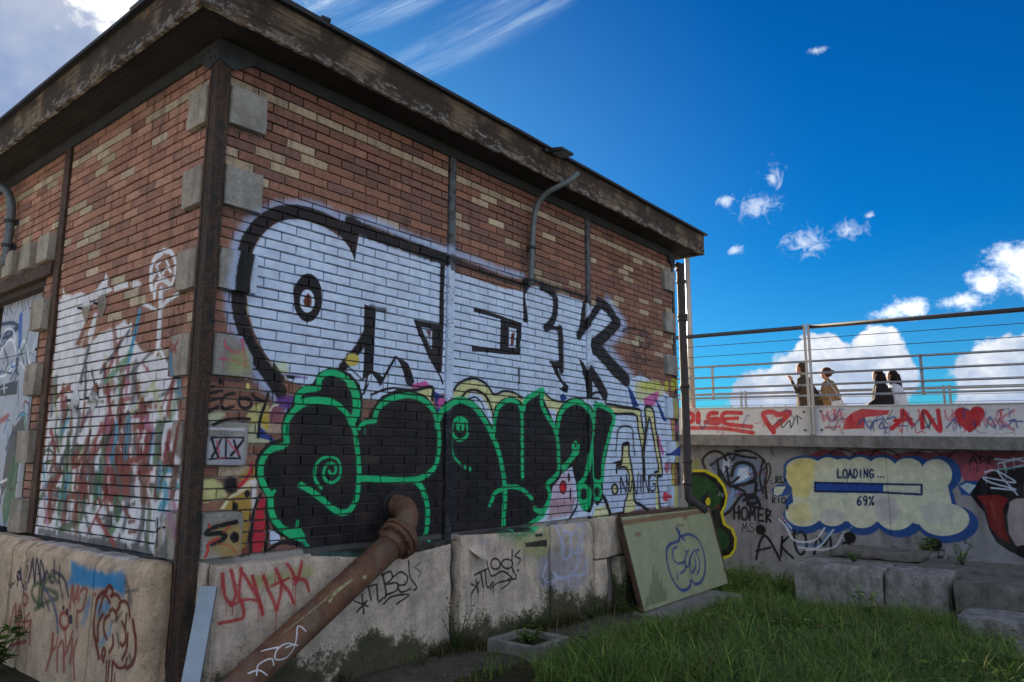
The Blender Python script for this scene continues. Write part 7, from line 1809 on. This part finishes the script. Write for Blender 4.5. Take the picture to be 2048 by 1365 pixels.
# second walker
P2, pl = person('person with tied-up hair in a long tan coat behind the leading walker', -.53)
k = make_body(1.66, (((-.25, .02, 1.12), (-.12, .22, 1.10)), ((.25, .02, 1.12), (.14, .22, 1.08))), SK, (.20, .125, .06), (.06, .075, .11), (.03, .03, .03), P2, pl)
loft('coat', [(1.48, .05, .10, .09), (1.42, .04, .20, .125), (1.28, .03, .235, .17), (1.05, .0, .24, .20), (.80, -.01, .255, .23), (.55, -.02, .27, .26), (.42, -.02, .275, .27)], cloth('tan_coat_cloth', (.22, .135, .062)), P2, pl, k, 20, .03)
hair_cap(P2, pl, k, cloth('auburn_hair', (.07, .028, .014)), .04, 0, True)
m_ = MB(); bag = m_.prism([pl @ Vector(p) for p in ((-.27, -.30, .62), (-.27, -.06, .60), (-.27, -.05, .98), (-.27, -.26, 1.0))], (.10, 0, 0)).build('bag_body', cloth('canvas_bag', (.50, .52, .55)), None, bevel=.02)
BAG = tag(empty('shoulder_bag', pl @ Vector((-.22, -.18, .6))), 'pale canvas bag at the hip of the walker in tan', 'bag'); bag.parent = BAG; bag.matrix_parent_inverse = Matrix.Translation(-BAG.location)
MB().tube([pl @ Vector(p) for p in ((-.22, -.25, .98), (-.21, -.12, 1.2), (-.17, .03, 1.40), (-.215, .03, 1.2), (-.22, -.06, .97))], .012, 6).build('strap', cloth('bag_strap', (.4, .4, .42)), BAG)
# the pair behind
P3, pl = person('person in a black jacket with dark bobbed hair, nearer of the pair behind', -1.47)
k = make_body(1.57, (((-.25, .10, 1.12), (-.12, .30, 1.02)), ((.25, .02, 1.12), (.20, .18, .95))), SK, (.012, .012, .014), (.012, .012, .015), (.02, .02, .02), P3, pl, .06)
loft('jacket', [(1.49, .07, .10, .09), (1.42, .06, .20, .13), (1.28, .05, .24, .18), (1.08, .04, .245, .21), (.90, .03, .25, .22)], cloth('black_jacket_cloth', (.012, .012, .014)), P3, pl, k)
hair_cap(P3, pl, k, cloth('dark_hair', (.014, .010, .009)), .06, .12)
P4, pl = person('person with long dark hair and pale top, last of the four walkers', -1.66, 12.85)
k = make_body(1.57, (((-.24, .0, 1.12), (-.22, .12, .92)), ((.24, .0, 1.12), (.22, .14, .92))), SK, (.48, .52, .58), (.10, .14, .21), (.2, .2, .2), P4, pl, .05)
loft('top', [(1.47, .06, .10, .09), (1.42, .05, .19, .125), (1.28, .04, .215, .165), (1.08, .02, .215, .19), (.90, .0, .23, .21), (.84, .0, .235, .215)], cloth('pale_top_cloth', (.50, .54, .60)), P4, pl, k)
hair_cap(P4, pl, k, bpy.data.materials['dark_hair'], .05, .42)

# ============================================================ grass and weeds
def leaf_mat(name, attr='gcol'):
    M = Mat(name); at = M.new('ShaderNodeAttribute', attribute_name=attr)
    M.put(M.b.inputs['Base Color'], at.outputs['Color']); M.b.inputs['Roughness'].default_value = .55; M.b.inputs['Specular IOR Level'].default_value = .3
    tr = M.new('ShaderNodeBsdfTranslucent'); M.l.new(at.outputs['Color'], tr.inputs[0]); mx = M.new('ShaderNodeMixShader'); mx.inputs[0].default_value = .35
    out = M.n['Material Output']; M.l.new(M.b.outputs[0], mx.inputs[1]); M.l.new(tr.outputs[0], mx.inputs[2]); M.l.new(mx.outputs[0], out.inputs[0]); return M.m
m_leaf = leaf_mat('grass_blades')
SOLID = [(7.4, 8.4, -5.3, -1.2), (8.2, 9.4, -4.3, -1.2), (6.6, 7.5, -5.5, -3.18), (5.35, 6.6, -5.5, -3.80), (2.52, 3.07, -.88, -.34), (4.98, 6.97, -.88, -.3)]
def blades(P, H, Wd, lean, az, col, name, segs=3, parent=None):
    """P (n,3) roots; tapered curved blades as one mesh"""
    n = len(P); t = np.linspace(0, 1, segs+1); dx = np.stack([np.cos(az), np.sin(az), np.zeros(n)], 1); sx = np.stack([-np.sin(az), np.cos(az), np.zeros(n)], 1)
    V = []
    for i, q in enumerate(t):
        c = P + dx*(lean*H*q**2)[:, None] + np.array([0, 0, 1.])[None]*(H*(q - .22*lean*q*q))[:, None]; w = (Wd*(1 - q)**.7 if i < segs else Wd*0)[:, None]
        if i < segs: V += [c - sx*w, c + sx*w]
        else: V += [c]
    V = np.stack(V, 1); nv = V.shape[1]; V = V.reshape(-1, 3); base = (np.arange(n)*nv)[:, None]
    F4 = np.concatenate([base + np.array([2*i, 2*i+1, 2*i+3, 2*i+2])[None] for i in range(segs-1)], 0); F3 = base + np.array([2*segs-2, 2*segs-1, 2*segs])[None]
    me = bpy.data.meshes.new(name); nl = F4.size + F3.size; npoly = len(F4) + len(F3)
    me.vertices.add(len(V)); me.vertices.foreach_set('co', V.astype(np.float32).ravel()); me.loops.add(nl); me.loops.foreach_set('vertex_index', np.concatenate([F4.ravel(), F3.ravel()]).astype(np.int32))
    me.polygons.add(npoly); me.polygons.foreach_set('loop_start', np.concatenate([np.arange(len(F4))*4, F4.size + np.arange(len(F3))*3]).astype(np.int32)); me.update(calc_edges=True); me.validate()
    C = np.repeat(np.concatenate([col, np.ones((n, 1))], 1), nv, 0).astype(np.float32)
    at = me.color_attributes.new('gcol', 'FLOAT_COLOR', 'POINT'); at.data.foreach_set('color', C.ravel()); me.materials.append(m_leaf); return link(name, me, parent)
def grass_points(n, x0, x1, y0, y1, keep):
    x = rng.uniform(x0, x1, n); y = rng.uniform(y0, y1, n); k = keep(x, y)
    for a, b, c, d in SOLID: k &= ~((x > a) & (x < b) & (y > c) & (y < d))
    return x[k], y[k]
def gz(x, y):
    t = np.maximum(0, np.minimum(x, 11) - 2.0); return -.02*t - .004*np.minimum(t, 9.)**2 - .02
def pat(x, y): return np.array([mnoise.noise((a*.9, b*.9, 2.)) + .5*mnoise.noise((a*2.6, b*2.6, 7.)) for a, b in zip(x, y)])
GREENS = np.array([(.12, .215, .032), (.16, .26, .04), (.06, .14, .035), (.20, .27, .055), (.12, .18, .04)])
def grass_field(n, x0, x1, y0, y1, keep, hlo, hhi, name):
    x, y = grass_points(n, x0, x1, y0, y1, keep); p = pat(x, y); s_ = (p + rng.uniform(-.35, .35, len(x))) > -.28; x, y, p = x[s_], y[s_], p[s_]; m = len(x)
    H = rng.uniform(hlo, hhi, m)*np.clip(1 + .95*p, .35, 2.2); H *= np.where(rng.random(m) < .05, 1.6, 1.0); H *= np.clip(.45 + (-.80 - y)*1.1, .45, 1) if name == 'grass' and x1 < 8 else 1; H *= np.where((x > 6.9) & (y < -1.2), .62, 1.0)
    col = GREENS[rng.integers(0, len(GREENS), m)]*np.exp(rng.normal(0, .42, (m, 1))); dry = rng.random(m) < .035; col[dry] = np.array((.26, .23, .10))*rng.uniform(.7, 1.1, (dry.sum(), 1))
    return blades(np.stack([x, y, gz(x, y)], 1), H, rng.uniform(.002, .0062, m), rng.uniform(.25, 2.1, m), rng.uniform(0, 6.283, m), col, name, 4)
def edge(x, y): return (y < -.80 + .05*np.sin(x*5.)) & (y < -.86 - .42*np.clip(2.9 - x, 0, 9))
g = grass_field(64000, 2.0, 7.6, -5.2, -.80, edge, .07, .26, 'grass'); tag(g, 'thick green grass growing before the building', 'grass', kind='stuff')
g = grass_field(20000, 7.2, 10.1, -4.5, .9, lambda x, y: (y < -.4) | (x > 7.55), .10, .30, 'grass'); tag(g, 'rank grass along the foot of the far concrete wall', 'grass', kind='stuff')
x, y = grass_points(2600, 1.2, 7.4, -.98, -.14, lambda x, y: ((y > -.22) | (y < -.74) | (rng.random(len(x)) < .12)) & (x > 1.7)); m = len(x)
g = blades(np.stack([x, y, gz(x, y)+.015], 1), rng.uniform(.05, .20, m), rng.uniform(.002, .004, m), rng.uniform(.2, 1.1, m), rng.uniform(0, 6.28, m), GREENS[rng.integers(0, 5, m)]*rng.uniform(.45, 1., (m, 1)), 'grass', 3); tag(g, 'sparse grass sprouting from the cracks along the plinth', 'grass', kind='stuff')
def ground_cover(n, name, label, x0, x1, y0, y1, keep, size, zl=.02, zh=.13):
    """clover-like low leaves: four-sided, cupped, at random heights among the blades"""
    x, y = grass_points(n, x0, x1, y0, y1, keep); p = pat(x*1.4, y*1.4); k = p > -.05; x, y = x[k], y[k]; m = len(x)
    z = gz(x, y) + rng.uniform(zl, zh, m); a = rng.uniform(0, 6.28, m); L_ = rng.uniform(.5, 1.3, m)*size; t = rng.uniform(-.1, .5, m)
    d = np.stack([np.cos(a), np.sin(a), t], 1); s_ = np.stack([-np.sin(a), np.cos(a), rng.uniform(-.4, .4, m)], 1); c = np.stack([x, y, z], 1)
    V = np.stack([c, c + d*(L_*.5)[:, None] + s_*(L_*.38)[:, None], c + d*L_[:, None] - np.array([0, 0, .25])*L_[:, None], c + d*(L_*.5)[:, None] - s_*(L_*.38)[:, None]], 1).reshape(-1, 3)
    F = (np.arange(m)*4)[:, None] + np.array([[0, 1, 2, 3]]); me = bpy.data.meshes.new(name); me.from_pydata([tuple(v) for v in V], [], [tuple(f) for f in F])
    col = GREENS[rng.integers(0, 5, m)]*rng.uniform(.6, 1.25, (m, 1)); dead = rng.random(m) < .10; col[dead] = np.array((.20, .13, .06))*rng.uniform(.6, 1.2, (dead.sum(), 1))
    C = np.repeat(np.concatenate([col, np.ones((m, 1))], 1), 4, 0).astype(np.float32); at = me.color_attributes.new('gcol', 'FLOAT_COLOR', 'POINT'); at.data.foreach_set('color', C.ravel()); me.materials.append(m_leaf)
    return tag(link(name, me), label, 'ground cover', kind='stuff')
ground_cover(9000, 'ground_cover', 'low clover and fallen leaves between the grass blades', 2.2, 7.5, -5.2, -.85, edge, .035)
ground_cover(2600, 'leaf_litter', 'dry leaves and crumbs along the foot of the plinth', .4, 7.4, -.95, -.14, lambda x, y: rng.random(len(x)) < .8, .020, .030, .045)
ground_cover(1500, 'ground_cover', 'broad weed leaves scattered through the rough grass', 2.9, 7.3, -4.2, -1.0, edge, .075, .05, .16)
def dry_stems(n):
    x, y = grass_points(n, 2.6, 7.4, -5.0, -.95, edge); m = len(x)
    col = np.array((.30, .27, .13))*rng.uniform(.6, 1.2, (m, 1)); return blades(np.stack([x, y, gz(x, y)], 1), rng.uniform(.30, .55, m), rng.uniform(.0014, .0024, m), rng.uniform(.1, .8, m), rng.uniform(0, 6.28, m), col, 'dry_grass', 5)
tag(dry_stems(420), 'scattered dry straw-coloured stems standing in the grass', 'grass', kind='stuff')
x, y = grass_points(9000, .3, 4.95, -.40, -.125, lambda x, y: (rng.random(len(x)) < np.clip(1.15 + (y + .125)*5.2, 0, 1))); p_ = pat(x*1.6, y*1.6); k_ = p_ > -.12; x, y, p_ = x[k_], y[k_], p_[k_]; m = len(x)
cl_ = np.where(rng.random((m, 1)) < .6, np.array([(.05, .055, .02)]), np.array([(.11, .085, .045)]))*rng.uniform(.5, 1.5, (m, 1))
tag(blades(np.stack([x, y, gz(x, y)+.01], 1), rng.uniform(.04, .16, m)*(1 + 1.3*np.clip(p_, 0, 1)), rng.uniform(.0018, .004, m), rng.uniform(.2, 1.3, m), rng.uniform(0, 6.28, m), cl_, 'dead_grass', 3), 'matted dead grass and moss along the foot of the right plinth', 'grass', kind='stuff')
def weed(name, label, p, h, stems, spread, leafl, cat='plant', group=None, tone=1.0, seed=0, broad=.35):
    """stems with alternate leaves: thing > stem, leaves"""
    r = random.Random(seed); root = tag(empty(name, p), label, cat, group); st_ = MB(); V, F, C = [], [], []
    for i in range(stems):
        a = r.uniform(0, 6.28); hh = h*r.uniform(.6, 1.1); tip = Vector(p) + Vector((math.cos(a)*spread*r.uniform(.3, 1), math.sin(a)*spread*r.uniform(.3, 1), hh)); b0 = Vector(p) + Vector((math.cos(a), math.sin(a), 0))*.02*r.random()
        pts = [b0.lerp(tip, t) + Vector((0, 0, .25*hh*t*(1-t))) for t in (0, .35, .7, 1)]; st_.tube(pts, [.004, .0035, .0025, .001], 5)
        for j in range(int(4 + hh*16)):
            t = r.uniform(.12, 1); c = b0.lerp(tip, t) + Vector((0, 0, .25*hh*t*(1-t))); q = r.uniform(0, 6.28); L_ = leafl*r.uniform(.6, 1.2)*(1.15 - .5*t); d = Vector((math.cos(q), math.sin(q), r.uniform(-.15, .55))).normalized(); s_ = d.cross(Vector((0, 0, 1))).normalized()*L_*broad; n_ = s_.cross(d).normalized()*L_*.12
            o = len(V); V += [c, c + d*L_*.45 + s_ + n_, c + d*L_ - n_, c + d*L_*.45 - s_ + n_, c + d*L_*.5 - n_*.4]; F += [(o, o+1, o+4), (o+1, o+2, o+4), (o+2, o+3, o+4), (o+3, o, o+4)]
            g_ = GREENS[r.randrange(5)]*r.uniform(.6, 1.3)*tone; C += [(*g_, 1)]*5
    st_.build('stem', plain('weed_stem', (.06, .085, .03), .7) if 'weed_stem' not in bpy.data.materials else bpy.data.materials['weed_stem'], root)
    me = bpy.data.meshes.new('leaves'); me.from_pydata([tuple(v) for v in V], [], F); me.materials.append(m_leaf); at = me.color_attributes.new('gcol', 'FLOAT_COLOR', 'POINT'); at.data.foreach_set('color', np.array(C, np.float32).ravel()); link('leaves', me, root)
    return root
WG = 'weeds around the foot of the walls'
weed('leafy_weed', 'bushy green weed clump at the right end of the leaning green panel', (7.75, -.55, ground_z(7.7, 0)), .42, 16, .38, .075, group=WG, seed=1)
weed('leafy_weed', 'low leafy weed between the green panel and the long concrete block', (8.1, -.95, ground_z(8, 0)), .36, 14, .36, .075, group=WG, seed=2)
weed('leafy_weed', 'weed against the dark gap at the left side of the leaning green panel', (4.86, -.33, -.06), .48, 9, .16, .05, group=WG, seed=3, tone=.8)
weed('leafy_weed', 'weeds growing inside the square concrete drain box', (2.79, -.61, .03), .14, 26, .19, .05, group=WG, seed=4)
weed('leafy_weed', 'broad-leaved weed in the grass before the long pitted block', (6.7, -2.35, ground_z(6.7, 0)), .34, 10, .25, .09, group=WG, seed=5, tone=1.35)
weed('leafy_weed', 'small weed rooted on top of the dark slab by the far wall', (8.75, -3.05, .27), .30, 9, .26, .06, group=WG, seed=6, tone=1.2)
weed('leafy_weed', 'grassy tuft on the left end of the long pitted block', (7.95, -1.95, .30), .15, 14, .16, .07, group=WG, seed=7, broad=.10)
weed('leafy_weed', 'tuft by the second weep hole of the far wall', (9.85, -2.45, .26), .26, 14, .2, .10, group=WG, seed=8, broad=.10)
weed('leafy_weed', 'dark weed crowding the foot of the gap between the plinth stones', (2.32, -.22, .0), .42, 12, .20, .045, group=WG, seed=9, tone=.55)
weed('leafy_weed', 'dry dark tuft at the bottom left corner before the left plinth', (-.36, 2.06, .0), .42, 18, .26, .13, group=WG, seed=10, tone=.7, broad=.06)
weed('leafy_weed', 'creeping weed under the mossy plinth behind the drain box', (3.35, -.24, -.02), .26, 12, .3, .05, group=WG, seed=11, tone=.6)
weed('leafy_weed', 'weed sprouting from the plinth foot just left of the panel', (4.35, -.26, -.05), .22, 10, .28, .05, group=WG, seed=12, tone=.7)
